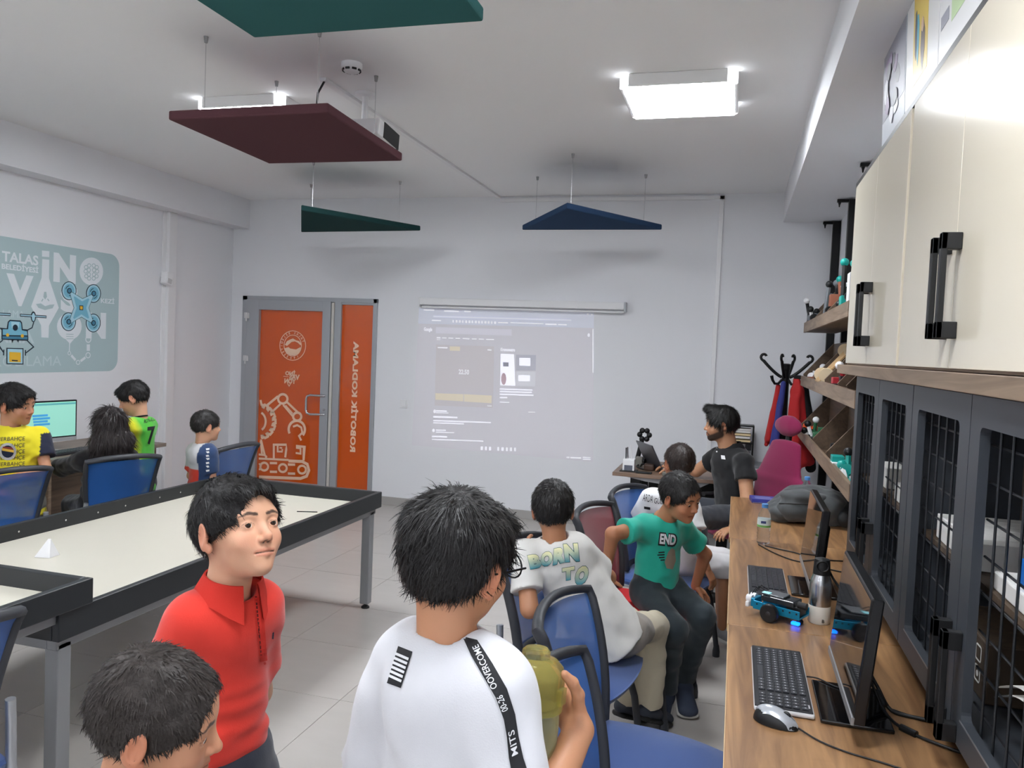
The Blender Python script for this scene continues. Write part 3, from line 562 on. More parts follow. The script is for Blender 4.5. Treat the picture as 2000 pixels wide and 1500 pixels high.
# ------------------------------------------------------------------ upper cabinets
def bar_handle(par, x, y, z0, z1, w=0.012, d=0.045):
    return obj('handle', G().rbox(x - d, y - w, z0, x - d + 0.014, y + w, z1, 0.002).rbox(x - d, y - w, z0, x, y + w, z0 + 0.04, 0.002).rbox(x - d, y - w, z1 - 0.04, x, y + w, z1, 0.002), m_black, par)
for (y0, y1, lab) in ((2.772, 4.03, 'cream gloss double door cabinet at the far end of the row'), (1.49, 2.768, 'cream gloss double door cabinet nearest the camera')):
    t = thing('wall_cabinet', lab, 'cabinet', (0.65, (y0 + y1) / 2, 1.655), 'cream upper cabinets'); z0, z1 = 1.658, 2.506; mid = (y0 + y1) / 2
    obj('carcass', G().box(0.503, y0, z0, 0.797, y0 + 0.018, z1).box(0.503, y1 - 0.018, z0, 0.797, y1, z1).box(0.503, y0 + 0.018, z0, 0.797, y1 - 0.018, z0 + 0.018).box(0.503, y0 + 0.018, z1 - 0.018, 0.797, y1 - 0.018, z1).box(0.78, y0 + 0.018, z0, 0.797, y1 - 0.018, z1), m_oakd, t)
    for i, (a, b_) in enumerate(((y0 + 0.018, mid - 0.001), (mid + 0.001, y1 - 0.018))):
        d = obj('door', G().rbox(0.494, a, z0 + 0.006, 0.513, b_, z1 - 0.02, 0.0015), m_cream, t)
        bar_handle(d, 0.494, mid + (-0.045 if i == 0 else 0.045), 1.735, 1.985)
single('cabinet_shelf_board', G().rbox(0.462, 1.40, 1.615, 0.797, 4.045, 1.656, 0.002), m_oakd, 'brown oak board running beneath the cream cabinets', 'shelf board', (0.63, 2.7, 1.615))
single('dark_edge_strip', G().box(0.4955, 1.49, 2.488, 0.503, 4.03, 2.507), m_black, 'thin black strip along the top edge of the cream cabinets', 'edge strip', (0.5, 2.7, 2.488))
# ------------------------------------------------------------------ lower mesh cabinets
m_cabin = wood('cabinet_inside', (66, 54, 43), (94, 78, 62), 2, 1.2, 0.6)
m_wire = M('grid_wire', (48, 50, 54), 0.3, metal=0.6)
wy = G().box(-0.5, -0.003, -0.003, 0.5, 0.003, 0.003)
for (ys, lab) in (((2.508, 3.072, 3.637), 'charcoal wire door cabinet at the far end above the worktop'), ((1.352, 1.918, 2.504), 'charcoal wire door cabinet nearest the camera above the worktop')):
    y0, y1 = ys[0], ys[2]; z0, z1 = 0.858, 1.612
    t = thing('wire_door_cabinet', lab, 'cabinet', (0.65, (y0 + y1) / 2, z0), 'charcoal lower cabinets')
    obj('carcass', G().box(0.516, y0, z0, 0.797, y0 + 0.016, z1).box(0.516, y1 - 0.016, z0, 0.797, y1, z1).box(0.516, y0 + 0.016, z0, 0.797, y1 - 0.016, z0 + 0.018).box(0.516, y0 + 0.016, z1 - 0.018, 0.797, y1 - 0.016, z1), m_char, t)
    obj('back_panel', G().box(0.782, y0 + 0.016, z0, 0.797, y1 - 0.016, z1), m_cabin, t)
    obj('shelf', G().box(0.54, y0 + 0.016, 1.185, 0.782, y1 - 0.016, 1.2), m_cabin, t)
    for i in (0, 1):
        a, b_ = ys[i] + 0.002, ys[i + 1] - 0.002; oa, ob = a + 0.082, b_ - 0.072; c0, c1 = 0.92, 1.546
        g = G(); fx0, fx1 = 0.496, 0.516
        # door with rounded opening: ring of quads between outer rectangle and rounded inner outline
        inn = rrect(oa, c0, ob, c1, 0.018, 5); cy, cz = (oa + ob) / 2, (c0 + c1) / 2
        out = []
        for (py, pz) in inn:
            dy, dz = py - cy, pz - cz; s = min((b_ - cy if dy > 0 else cy - a) / max(1e-6, abs(dy)), (z1 - 0.002 - cz if dz > 0 else cz - z0) / max(1e-6, abs(dz))); out.append((cy + dy * s, cz + dz * s))
        n = len(inn)
        # snap the outer corners
        cor = [(b_, z1 - 0.002), (a, z1 - 0.002), (a, z0), (b_, z0)]
        for k2, cc in enumerate(cor):
            j = min(range(n), key=lambda q: (out[q][0] - cc[0]) ** 2 + (out[q][1] - cc[1]) ** 2); out[j] = cc
        vs = [(fx0, p[0], p[1]) for p in inn] + [(fx0, p[0], p[1]) for p in out] + [(fx1, p[0], p[1]) for p in inn] + [(fx1, p[0], p[1]) for p in out]
        fs = []
        for q in range(n):
            r2 = (q + 1) % n
            fs += [(q, n + q, n + r2, r2), (2 * n + q, 2 * n + r2, 3 * n + r2, 3 * n + q), (q, r2, 2 * n + r2, 2 * n + q), (n + q, 3 * n + q, 3 * n + r2, n + r2)]
        d = obj('door', g.add(vs, fs), m_char, t)
        vw = None
        for k2 in range(5):
            y = oa + (ob - oa) * (k2 + 0.7) / 5.4
            if vw is None: ov = obj('wire', G().tube([(0, 0, c0 - 0.02), (0, 0, c1 + 0.02)], 0.0028, 6, caps=False), m_wire); vw = ov.data
            else: ov = bpy.data.objects.new('wire', vw); COL.objects.link(ov)
            ov.parent = d; ov.location = Vector((0.521, y, 0)) - Vector(t['base'])
            ov['base'] = (0, 0, 0)
        hw = None
        for k2 in range(8):
            z = c0 + 0.035 + k2 * 0.079
            if hw is None: ov = obj('wire', G().tube([(0, oa - 0.02, 0), (0, ob + 0.02, 0)], 0.0028, 6, caps=False), m_wire); hw = ov.data
            else: ov = bpy.data.objects.new('wire', hw); COL.objects.link(ov)
            ov.parent = d; ov.location = Vector((0.526, 0, z)) - Vector(t['base'])
        bar_handle(d, 0.496, ys[1] + (-0.042 if i == 0 else 0.042), 0.86, 1.10, 0.012, 0.04)
        if i == 1 or True: obj('opening_edge', G().band([(oa - 0.002, c0 - 0.002), (ob + 0.002, c0 - 0.002)], 0.004, (0.4955, 0, 0), (0, 1, 0), (0, 0, 1), (-1, 0, 0), 0.001), M('pale_steel_edge', (150, 152, 155), 0.35, metal=0.6), d)  # paler strip along the lower edge of the opening
# things stored behind the wire doors
def stored(name, bx, mat, label, cat, b=0.004): return single(name, G().rbox(*bx, b), mat, label, cat, ((bx[0] + bx[3]) / 2, (bx[1] + bx[4]) / 2, bx[2]))
m_paper = M('white_card', (232, 230, 226), 0.7); m_kraft = M('brown_card', (150, 120, 84), 0.8)
stored('white_box', (0.56, 3.20, 1.201, 0.70, 3.42, 1.28), m_paper, 'small white box behind the farthest wire door', 'box')
stored('white_tray', (0.55, 2.60, 1.201, 0.74, 2.98, 1.26), m_paper, 'white tray on the shelf behind the second wire door', 'tray')
t = thing('robot_kit', 'dark grey robot kit on the white tray behind the second wire door', 'robot', (0.64, 2.78, 1.262))
for i in range(6):
    x = 0.58 + 0.02 * i; y = 2.66 + 0.04 * i; obj('block', G().rbox(x, y, 1.262, x + 0.05, y + 0.05, 1.30 + 0.02 * (i % 3), 0.004), M('kit_grey_blue', (66, 78, 92), 0.5) if i % 2 else m_black, t)
t = thing('paper_stack', 'stack of white cards on the shelf behind the third wire door', 'paper', (0.65, 2.2, 1.201))
for i in range(6): obj('card_block', G().rbox(0.55 + 0.002 * (i % 2), 2.02 + i * 0.062, 1.201, 0.76, 2.02 + i * 0.062 + 0.058, 1.265, 0.002), m_paper, t)
stored('blue_case', (0.56, 1.46, 1.242, 0.74, 1.76, 1.298), M('bright_blue', (28, 112, 200), 0.4), 'flat blue plastic case lying on the white tray', 'case')
stored('white_board', (0.55, 1.40, 1.201, 0.77, 1.88, 1.24), m_paper, 'thick white tray under the flat blue case', 'tray')
t = thing('battery', 'orange and white cylinder standing behind the blue case', 'battery', (0.755, 1.82, 1.242))
obj('body', G().lathe([(0.016, 0), (0.016, 0.06)], (0.755, 1.82, 1.242), 14), m_paper, t, 40); obj('sleeve', G().lathe([(0.0165, 0), (0.0165, 0.045), (0.012, 0.05)], (0.755, 1.82, 1.302), 14), M('orange_sleeve', (232, 126, 30), 0.4), t, 40)
t = thing('curved_sheet', 'curved white plastic sheet in the lower part of the near cabinet', 'sheet', (0.66, 1.65, 0.878))
obj('sheet', G().grid(lambda u, v: (0.56 + 0.2 * u, 1.42 + 0.44 * v, 0.90 + 0.16 * math.sin(math.pi * (0.2 + 0.6 * v)) + 0.03 * u), 6, 12).grid(lambda u, v: (0.56 + 0.2 * u, 1.42 + 0.44 * v, 0.88 + 0.16 * math.sin(math.pi * (0.2 + 0.6 * v)) + 0.03 * u), 6, 12), m_paper, t, 60)
stored('printed_box', (0.60, 2.06, 0.877, 0.775, 2.40, 1.02), m_cabin, 'dark box with white printed symbols behind the third wire door', 'box')
pb = bpy.data.objects['printed_box']; g = G()
for i, (a, b_) in enumerate(((2.12, 0.98), (2.18, 0.98), (2.24, 0.975), (2.12, 0.93), (2.18, 0.93), (2.24, 0.93), (2.30, 0.96))):
    g.band(rrect(a - 0.02, b_ - 0.018, a + 0.02, b_ + 0.018, 0.006, 3), 0.004, (0.5995, 0, 0), (0, 1, 0), (0, 0, 1), (-1, 0, 0), 0.0006, True)
    if i % 2: g.prism(circ(a, b_, 0.008, 8), (0.5995, 0, 0), (0, 1, 0), (0, 0, 1), (-1, 0, 0), 0.0006)
obj('symbol_print', g, m_paper, pb)
# ------------------------------------------------------------------ display trays on black posts
for i, (y, lab) in enumerate(((7.34, 'black steel wall post in the far corner beside the coat rack'), (6.34, 'black steel wall post partly hidden by the cream cabinet'), (5.2, 'black steel wall post hidden behind the cream cabinet, only its top bracket showing'))):
    t = thing('shelf_post', lab, 'post', (0.765, y, 0), 'black shelf posts')
    obj('upright', G().rbox(0.735, y - 0.03, 0 if i < 2 else 1.42, 0.797, y + 0.03, 2.872, 0.003), m_blackm, t)
    br = obj('top_bracket', G().rbox(0.655, y - 0.015, 2.852, 0.74, y + 0.015, 2.874, 0.002), m_blackm, t)
    obj('screw_knob', G().lathe([(0.004, -0.035), (0.006, -0.02), (0.012, 0)], (0.672, y, 2.852), 10), m_blackm, br, 40)
def display_tray(z, y0, y1, divs, lab, yk=None):
    t = thing('display_tray', lab, 'shelf', (0.62, (y0 + y1) / 2, z), 'slanted oak display trays'); xf, xb, th = 0.495, 0.733, 0.018
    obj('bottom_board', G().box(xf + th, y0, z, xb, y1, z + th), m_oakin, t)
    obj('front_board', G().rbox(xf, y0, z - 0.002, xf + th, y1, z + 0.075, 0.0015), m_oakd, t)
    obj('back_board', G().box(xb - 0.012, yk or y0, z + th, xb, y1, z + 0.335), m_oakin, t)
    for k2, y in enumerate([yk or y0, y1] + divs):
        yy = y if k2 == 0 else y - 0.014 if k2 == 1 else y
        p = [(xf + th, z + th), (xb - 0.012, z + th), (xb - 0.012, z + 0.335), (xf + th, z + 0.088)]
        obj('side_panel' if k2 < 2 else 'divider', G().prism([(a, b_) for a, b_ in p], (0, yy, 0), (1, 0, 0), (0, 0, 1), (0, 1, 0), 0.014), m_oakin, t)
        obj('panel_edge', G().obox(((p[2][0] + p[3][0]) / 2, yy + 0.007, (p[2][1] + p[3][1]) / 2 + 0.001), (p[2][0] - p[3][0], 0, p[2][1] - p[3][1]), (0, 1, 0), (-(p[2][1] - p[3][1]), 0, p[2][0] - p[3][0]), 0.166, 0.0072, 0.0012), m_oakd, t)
display_tray(1.888, 4.05, 6.64, [5.85, 5.1], 'topmost slanted oak display tray crowded with robot parts')
display_tray(1.470, 3.66, 6.64, [5.75, 5.05, 4.4], 'middle slanted oak display tray with a cardboard cart', 4.06)
display_tray(1.066, 3.66, 6.64, [5.55, 4.75], 'lowest slanted oak display tray above the backpack')
PAL = {'k': m_black, 'w': m_white, 't': M('teal_plastic', (20, 160, 150), 0.4), 'o': M('orange_plastic', (226, 92, 40), 0.45), 'g': M('circuit_green', (52, 110, 74), 0.5), 'r': M('kit_red', (176, 34, 44), 0.45), 's': m_chrome, 'b': M('terracotta', (150, 92, 70), 0.7), 'c': M('kit_cardboard', (186, 152, 108), 0.8), 'y': M('kit_grey', (120, 124, 130), 0.5)}
def kit(label, c, size, cols, n, seed, cat='robot kit'):
    """a small model put together from blocks, bars and wheels"""
    R = random.Random(seed); t = thing('model_kit', label, cat, c, 'models on the display trays'); sx, sy, sz = size
    obj('base_plate', G().rbox(c[0] - sx * 0.5, c[1] - sy * 0.5, c[2], c[0] + sx * 0.5, c[1] + sy * 0.5, c[2] + 0.012, 0.003), PAL[cols[0]], t)
    for i in range(n):
        a = (R.uniform(-0.5, 0.5) * sx * 0.8, R.uniform(-0.5, 0.5) * sy * 0.8); h = R.uniform(0.15, 1.0) * sz; col = PAL[cols[i % len(cols)]]; p = Vector((c[0] + a[0], c[1] + a[1], c[2] + 0.01))
        kd = i % 3
        if kd == 0: obj('block', G().rbox(p.x - 0.03, p.y - 0.045, p.z, p.x + 0.03, p.y + 0.045, p.z + h * 0.7, 0.004), col, t)
        elif kd == 1:
            q = p + Vector((R.uniform(-0.06, 0.06), R.uniform(-0.08, 0.08), h)); obj('bar', G().tube([p, q], 0.014, 6), col, t)
            obj('joint', G().sphere(q, 0.024, 6), PAL[cols[(i + 1) % len(cols)]], t, 60)
        else: obj('wheel', G().lathe([(0.012, -0.012), (0.028, -0.012), (0.028, 0.012), (0.012, 0.012)], p + Vector((0, 0, 0.03 + h * 0.2)), 14, (R.uniform(-0.4, 0.4), 1, 0)), col, t, 40)
    return t
z1 = 1.906
kit('black jointed arm model at the far end of the top tray', (0.57, 6.38, z1), (0.12, 0.36, 0.24), 'kykw', 13, 1)
kit('grey and teal arm model in the middle of the top tray', (0.59, 5.5, z1), (0.14, 0.6, 0.34), 'kykbt', 20, 2)
kit('white and teal car model beside the cream cabinet on the top tray', (0.58, 4.6, z1), (0.14, 0.6, 0.34), 'twktk', 16, 3)
z1 = 1.488
kit('small orange and white walking model on the middle tray', (0.555, 6.25, z1), (0.08, 0.30, 0.15), 'bwyw', 11, 4)
t = thing('cardboard_cart', 'brown cardboard cart with round pale discs leaning on the middle tray', 'model cart', (0.62, 5.35, z1), 'models on the display trays')
Mx = Matrix.Translation((0.60, 5.35, z1 + 0.17)) @ Matrix.Rotation(math.radians(-50), 4, 'Y')
obj('board', G().rbox(-0.16, -0.13, -0.006, 0.16, 0.13, 0.006, 0.002, Mx), PAL['c'], t)
for dy, dx in ((-0.15, -0.1), (0.15, -0.1), (-0.15, 0.11), (0.15, 0.11)): obj('disc_wheel', G().lathe([(0.045, -0.006), (0.045, 0.006)], Mx @ Vector((dx, dy, 0)), 20, Mx.to_3x3() @ Vector((0.3, 1, 0))), M('pale_wood_disc', (226, 206, 172), 0.7), t, 40)
obj('motor', G().lathe([(0.028, -0.03), (0.028, 0.03)], Mx @ Vector((0.02, -0.03, -0.03)), 14, (0, 1, 0)), m_black, t, 40)
kit('red and white gripper model beside the charcoal cabinet on the middle tray', (0.57, 4.6, z1), (0.09, 0.40, 0.16), 'krwr', 13, 5)
z1 = 1.084
kit('orange model car at the far end of the lowest tray', (0.545, 6.38, z1), (0.06, 0.20, 0.11), 'oo', 8, 6)
kit('green circuit boards with white plugs on the lowest tray', (0.58, 5.95, z1), (0.11, 0.5, 0.16), 'gwkg', 15, 7)
t = thing('black_jar', 'round black motor can on the lowest tray', 'motor', (0.60, 5.0, z1), 'models on the display trays'); obj('can', G().lathe([(0.04, 0), (0.042, 0.01), (0.042, 0.09), (0.035, 0.1), (0.02, 0.1)], (0.60, 5.0, z1), 20), m_blackm, t, 40); obj('collar', G().lathe([(0.0425, 0.05), (0.0425, 0.06)], (0.60, 5.0, z1), 20), m_chrome, t, 40)
kit('teal model with white arm at the near end of the lowest tray', (0.56, 4.35, z1), (0.08, 0.5, 0.16), 'twtkw', 13, 8)
# ------------------------------------------------------------------ posters leaning on top of the cabinets
def poster(y0, y1, lab, bg, blobs):
    t = thing('poster', lab, 'poster', (0.53, (y0 + y1) / 2, 2.508), 'posters on top of the cabinets')
    uy = Vector((0, 1, 0)); uz = Vector((-0.03, 0, 1)).normalized(); nn = Vector((-1, 0, -0.03)).normalized(); o = Vector((0.515, 0, 2.508))
    obj('sheet', G().prism([(y0, 0), (y1, 0), (y1, 0.368), (y0, 0.368)], o, uy, uz, nn, 0.003), bg, t)
    for i, (pts, mt) in enumerate(blobs): obj('print', G().prism([(y0 + a * (y1 - y0), b_ * 0.368) for a, b_ in pts], o + nn * (0.0034 + 0.0004 * i), uy, uz, nn, 0.0004), mt, t)
pm = lambda n, c: M('poster_' + n, c, 0.3)
R = random.Random(3)
def shard(cx, cy, rx, ry, n=7): return [(cx + rx * R.uniform(0.6, 1) * math.cos(6.283 * i / n), cy + ry * R.uniform(0.6, 1) * math.sin(6.283 * i / n)) for i in range(n)]
poster(3.02, 3.46, 'grey toned poster farthest along the cabinet tops', pm('pale', (206, 212, 220)), [([(0.02, 0.3), (0.98, 0.3), (0.98, 1), (0.02, 1)], pm('grey', (150, 152, 166)))] + [(shard(R.uniform(0.15, 0.85), R.uniform(0.25, 0.85), 0.12, 0.12), pm(*(('dark', (104, 106, 116)) if i % 3 == 0 else ('white', (226, 228, 234)) if i % 3 == 1 else ('violet', (140, 122, 156))))) for i in range(14)])
poster(2.55, 3.01, 'white poster with yellow panel and dark figures above the cabinets', pm('paper', (238, 238, 238)), [([(0.3, 0.2), (0.75, 0.2), (0.75, 1), (0.3, 1)], pm('yellow', (236, 204, 70))), (shard(0.45, 0.45, 0.08, 0.25), pm('brown', (92, 70, 62))), (shard(0.6, 0.6, 0.07, 0.3), pm('cyan', (70, 176, 204))), (shard(0.66, 0.62, 0.05, 0.3), pm('ink', (60, 66, 74))), (shard(0.45, 0.62, 0.05, 0.08), pm('skin', (226, 190, 160)))])
poster(2.08, 2.54, 'white poster with a pale green block near the camera', pm('paper', (238, 238, 238)), [([(0.25, 0.25), (0.7, 0.25), (0.7, 0.85), (0.25, 0.85)], pm('green', (196, 222, 170))), ([(0.76, 0.3), (0.95, 0.3), (0.95, 0.4), (0.76, 0.4)], pm('grey', (150, 152, 166)))])
# ------------------------------------------------------------------ chairs
def mesh_fabric(name, c, al):
    m = M(name, c, 0.6, bump=0.5, bscale=900, alpha=al, sheen=0.3); return m
m_mesh = mesh_fabric('blue_chair_mesh', (20, 100, 184), 0.66); m_meshr = mesh_fabric('red_chair_mesh', (150, 40, 58), 0.68)
m_seat = M('navy_seat_fabric', (42, 78, 142), 0.9, var=0.10, vscale=220, bump=0.35, bscale=800, sheen=0.4); m_seatr = M('red_seat_fabric', (206, 44, 50), 0.9, var=0.1, vscale=220, bump=0.3, bscale=800)
m_frame = M('chair_frame_black', (54, 56, 61), 0.5); m_silver = M('silver_tube', (176, 180, 186), 0.3, metal=0.75)
def back_pt(y, t, off=0.0):
    """point of the curved backrest: y in -1..1 across, t in 0..1 upward"""
    hw = 0.172 + 0.048 * t ** 1.5 + 0.01 * math.sin(math.pi * t); z = 0.50 + 0.40 * t
    x = -0.195 - 0.015 * t - 0.075 * t * t + 0.045 * y * y - 0.01 + off
    return Vector((x, y * hw, z - 0.012 * y * y * (1 if t > 0.9 else 0)))
def make_chair(mesh, seat, name='student_chair'):
    t = bpy.data.objects.new(name, None); COL.objects.link(t); t.empty_display_size = 0.1
    # seat pad: rounded box with domed top
    def padf(u, v):
        a = (u - 0.5) * 2; b = (v - 0.5) * 2; sx = math.copysign(abs(a) ** 1, a); r = 0.22
        # squircle mapping
        x = a * math.sqrt(max(0, 1 - b * b * 0.22)); y = b * math.sqrt(max(0, 1 - a * a * 0.22))
        return x, y
    g = G(); N = 12
    def top(u, v):
        x, y = padf(u, v); e = max(abs(u - 0.5), abs(v - 0.5)) * 2
        return Vector((x * 0.235, y * 0.24, 0.488 - 0.022 * e ** 4 - 0.012 * max(0, x) ** 3))
    g.grid(top, N, N)
    def bot(u, v):
        x, y = padf(1 - u, v); return Vector((x * 0.235, y * 0.24, 0.438))
    g.grid(bot, N, N)
    # side skirt
    bd = [(0, j / N) for j in range(N)] + [(i / N, 1) for i in range(N)] + [(1, 1 - j / N) for j in range(N)] + [(1 - i / N, 0) for i in range(N)]
    tp = [top(*p) for p in bd]; bt = [Vector((p.x, p.y, 0.438)) for p in tp]; n = len(bd)
    md = [Vector((p.x * 1.03, p.y * 1.03, 0.455)) for p in tp]
    g.add(tp + md + bt, [(i, (i + 1) % n, n + (i + 1) % n, n + i) for i in range(n)] + [(n + i, n + (i + 1) % n, 2 * n + (i + 1) % n, 2 * n + i) for i in range(n)])
    obj('seat', g, seat, t, 50)
    obj('seat_shell', G().rbox(-0.2, -0.2, 0.415, 0.2, 0.2, 0.44, 0.01), m_frame, t)
    obj('backrest_mesh', G().grid(lambda u, v: back_pt((u - 0.5) * 1.9, 0.03 + v * 0.94), 14, 12).grid(lambda u, v: back_pt((0.5 - u) * 1.9, 0.03 + v * 0.94, -0.003), 14, 12), mesh, t, 60)
    path = [back_pt(-1, k / 10) for k in range(11)] + [back_pt(-1 + 2 * k / 10, 1.0) + Vector((0, 0, 0.012 * (1 - (k / 5 - 1) ** 2))) for k in range(1, 10)] + [back_pt(1, 1 - k / 10) for k in range(11)] + [back_pt(1 - 2 * k / 8, 0.0) for k in range(1, 8)]
    obj('backrest_frame', G().tube(path, 0.019, 8, True, 0.75), m_frame, t, 60)
    for s in (-1, 1):
        # rear leg: silver tube from the back frame to the floor; front leg dark
        obj('leg', G().tube([(-0.228, s * 0.208, 0.64), (-0.222, s * 0.215, 0.57), (-0.215, s * 0.222, 0.45), (-0.225, s * 0.225, 0.30), (-0.262, s * 0.235, 0.02), (-0.264, s * 0.235, 0.004)], 0.014, 8, flat=1.0), m_silver, t, 60)
        obj('leg', G().tube([(0.15, s * 0.19, 0.43), (0.19, s * 0.205, 0.30), (0.225, s * 0.22, 0.06)], 0.015, 8).lathe([(0.02, 0), (0.02, 0.03), (0.014, 0.065)], (0.227, s * 0.221, 0), 12), m_frame, t, 60)
        obj('side_rail', G().tube([(-0.216, s * 0.215, 0.43), (0.16, s * 0.19, 0.425)], 0.012, 8), m_silver, t, 60)
    return t
blue0 = make_chair(m_mesh, m_seat); red0 = make_chair(m_meshr, m_seatr)
first = {'b': True, 'r': True}
def place_chair(bx, by, ang, label, kind='b', group='blue mesh chairs'):
    """bx, by: middle of the backrest top; ang: direction the chair faces"""
    src = blue0 if kind == 'b' else red0
    t = src if first[kind] else copy_tree(src); first[kind] = False
    a = math.radians(ang); t.location = (bx + 0.262 * math.cos(a), by + 0.262 * math.sin(a), 0); t.rotation_euler = (0, 0, a); tag(t, label, 'chair', group); return t
place_chair(-0.385, 1.79, -6, 'blue mesh chair nearest the camera, its back behind the olive bottle')
place_chair(-0.475, 2.32, -8, 'blue mesh chair with empty seat tucked under the near worktop')
place_chair(-0.80, 2.98, -8, 'blue mesh chair carrying the boy in the printed white shirt')
place_chair(-0.645, 3.80, -14, 'red mesh chair under the boy in the teal shirt', 'r', None)
place_chair(-0.56, 4.42, -18, 'blue mesh chair of the boy in white shorts near the teacher')
place_chair(-3.70, 3.29, 166, 'blue mesh chair at the left picture edge before the yellow shirt')
place_chair(-3.565, 3.96, 155, 'blue mesh chair in which the girl in black sits')
place_chair(-3.34, 4.80, 178, 'blue mesh chair in front of the orange door beside the small boy')
place_chair(-1.875, 1.475, 174, 'blue mesh chair at the lower left corner, only its edge showing')
# ------------------------------------------------------------------ keyboards, mouse, monitors on the worktops
m_key = M('key_black', (44, 46, 52), 0.4); m_kbd = M('keyboard_black', (34, 35, 39), 0.35); m_kbs = M('keyboard_silver_rim', (206, 206, 208), 0.3)
m_legend = M('key_legend', (205, 205, 210), 0.6)
def keyboard(x0, x1, y0, y1, label, detail):
    t = thing('keyboard', label, 'keyboard', ((x0 + x1) / 2, (y0 + y1) / 2, 0.75), 'keyboards'); z = 0.752
    obj('rim', G().rbox(x0, y0, z, x1, y1, z + 0.013, 0.005), m_kbs, t); obj('body', G().rbox(x0 + 0.002, y0 + 0.004, z + 0.008, x1 - 0.004, y1 - 0.004, z + 0.0165, 0.003), m_kbd, t)
    rows = [(0.022, 0), (0.044, 1), (0.064, 2), (0.084, 3), (0.104, 4), (0.126, 5)]; W = x1 - x0; L = y1 - y0
    keys = []
    for dx, r in rows:
        x = x0 + dx / 0.148 * W; y = y0 + 0.105; ye = y1 - 0.03
        if r == 0:
            wds = [0.018] * 4 + [0.1] + [0.018] * 7
        else: wds = [0.0165] * 17
        tot = sum(wds) + 0.0028 * (len(wds) - 1); sc = (ye - y) / tot; yy = y
        for wd in wds: keys.append((x, yy + wd * sc / 2, wd * sc / 2)); yy += (wd + 0.0028) * sc
        for k2 in range(4): keys.append((x, y0 + 0.02 + k2 * 0.019, 0.0078))
    if detail:
        cache = {}
        for (x, y, h) in keys:
            k2 = round(h, 4)
            if k2 not in cache: o = obj('key', G().rbox(-0.0082, -h, 0, 0.0082, h, 0.0035, 0.0012), m_key); cache[k2] = o.data
            else: o = bpy.data.objects.new('key', cache[k2]); COL.objects.link(o)
            o.parent = t; o.location = Vector((x, y, z + 0.0165)) - Vector(t['base'])
        g = G()
        for (x, y, h) in keys:
            if h < 0.02: g.add([(x - 0.002, y - 0.002, z + 0.0203), (x + 0.002, y - 0.002, z + 0.0203), (x + 0.002, y + 0.0015, z + 0.0203), (x - 0.002, y + 0.0015, z + 0.0203)], [(0, 1, 2, 3)])
        tag(obj('key_legends', g, m_legend, t), kind='stuff')
        obj('maker_mark', G().rbox(x1 - 0.022, y0 + 0.028, z + 0.0163, x1 - 0.010, y0 + 0.048, z + 0.0172, 0.0003), m_legend, t)
    else:
        g = G()
        for (x, y, h) in keys: g.box(x - 0.0082, y - h, z + 0.0165, x + 0.0082, y + h, z + 0.02)
        tag(obj('keys', g, m_key, t), kind='stuff')
keyboard(0.090, 0.240, 2.115, 2.565, 'black keyboard with silver rim beside the silver mouse', True)
keyboard(0.090, 0.240, 3.11, 3.56, 'black keyboard behind the blue robot', False)
m_scr = M('monitor_glass', (10, 10, 12), 0.04, spec=0.9); m_bez = M('monitor_bezel', (20, 21, 23), 0.25)
def monitor(y0, y1, label):
    t = thing('monitor', label, 'monitor', (0.335, (y0 + y1) / 2, 0.75), 'monitors on the worktops'); ym = (y0 + y1) / 2
    lean = math.atan2(0.026, 0.30); Mx = Matrix.Translation((0.322, ym, 0.965)) @ Matrix.Rotation(lean, 4, 'Y'); h = (y1 - y0) / 2
    obj('casing', G().rbox(0.0, -h, -0.155, 0.028, h, 0.152, 0.004, Mx).rbox(0.026, -h * 0.6, -0.1, 0.05, h * 0.6, 0.08, 0.012, Mx), m_bez, t)
    obj('screen', G().rbox(-0.0015, -h + 0.006, -0.135, 0.0005, h - 0.006, 0.146, 0.0005, Mx), m_scr, t)
    obj('chin_strip', G().rbox(-0.004, -h, -0.158, 0.004, h, -0.138, 0.002, Mx), M('chin_silver', (150, 150, 152), 0.35, metal=0.5), t)
    obj('neck', G().rbox(0.345, ym - 0.04, 0.758, 0.375, ym + 0.04, 0.92, 0.006), m_bez, t)
    obj('foot', G().rbox(0.252, ym - 0.13, 0.7515, 0.425, ym + 0.13, 0.762, 0.003), M('foot_gloss', (14, 14, 16), 0.06, spec=0.8), t)
    return t
monitor(1.99, 2.48, 'black monitor seen edge on beside the near keyboard'); monitor(3.10, 3.60, 'black monitor seen edge on behind the steel flask')
t = thing('mouse', 'silver and black computer mouse at the near worktop edge', 'mouse', (0.142, 2.064, 0.75))
Mx = Matrix.Translation((0.142, 2.064, 0.752)) @ Matrix.Rotation(math.radians(-23), 4, 'Z')
def ms(u, v, sc=1.0, cut=0.0):
    th = u * 2 * math.pi; ph = v * math.pi / 2; x = math.cos(th) * math.cos(ph); y = math.sin(th) * math.cos(ph)
    return Mx @ Vector((x * 0.057 * sc, y * 0.033 * sc * (1 - 0.12 * x), 0.038 * sc * math.sin(ph) * (1 - 0.25 * x)))
obj('base_shell', G().grid(lambda u, v: ms(u, v), 28, 10), m_black, t, 80)
obj('top_shell', G().grid(lambda u, v: (lambda a: Mx @ Vector((-0.052 + 0.108 * u, (v - 0.5) * 0.05 * math.sqrt(max(0.02, 1 - (2 * u - 1) ** 4)), 0.0022 + 0.038 * math.sqrt(max(0, 1 - ((-0.052 + 0.108 * u) / 0.0575) ** 2 * 0.94 - ((v - 0.5) * 0.05 / 0.0335) ** 2)) * (1 - 0.25 * (-0.052 + 0.108 * u) / 0.057))))(0), 20, 12), M('mouse_silver', (196, 200, 206), 0.25, metal=0.4), t, 80)
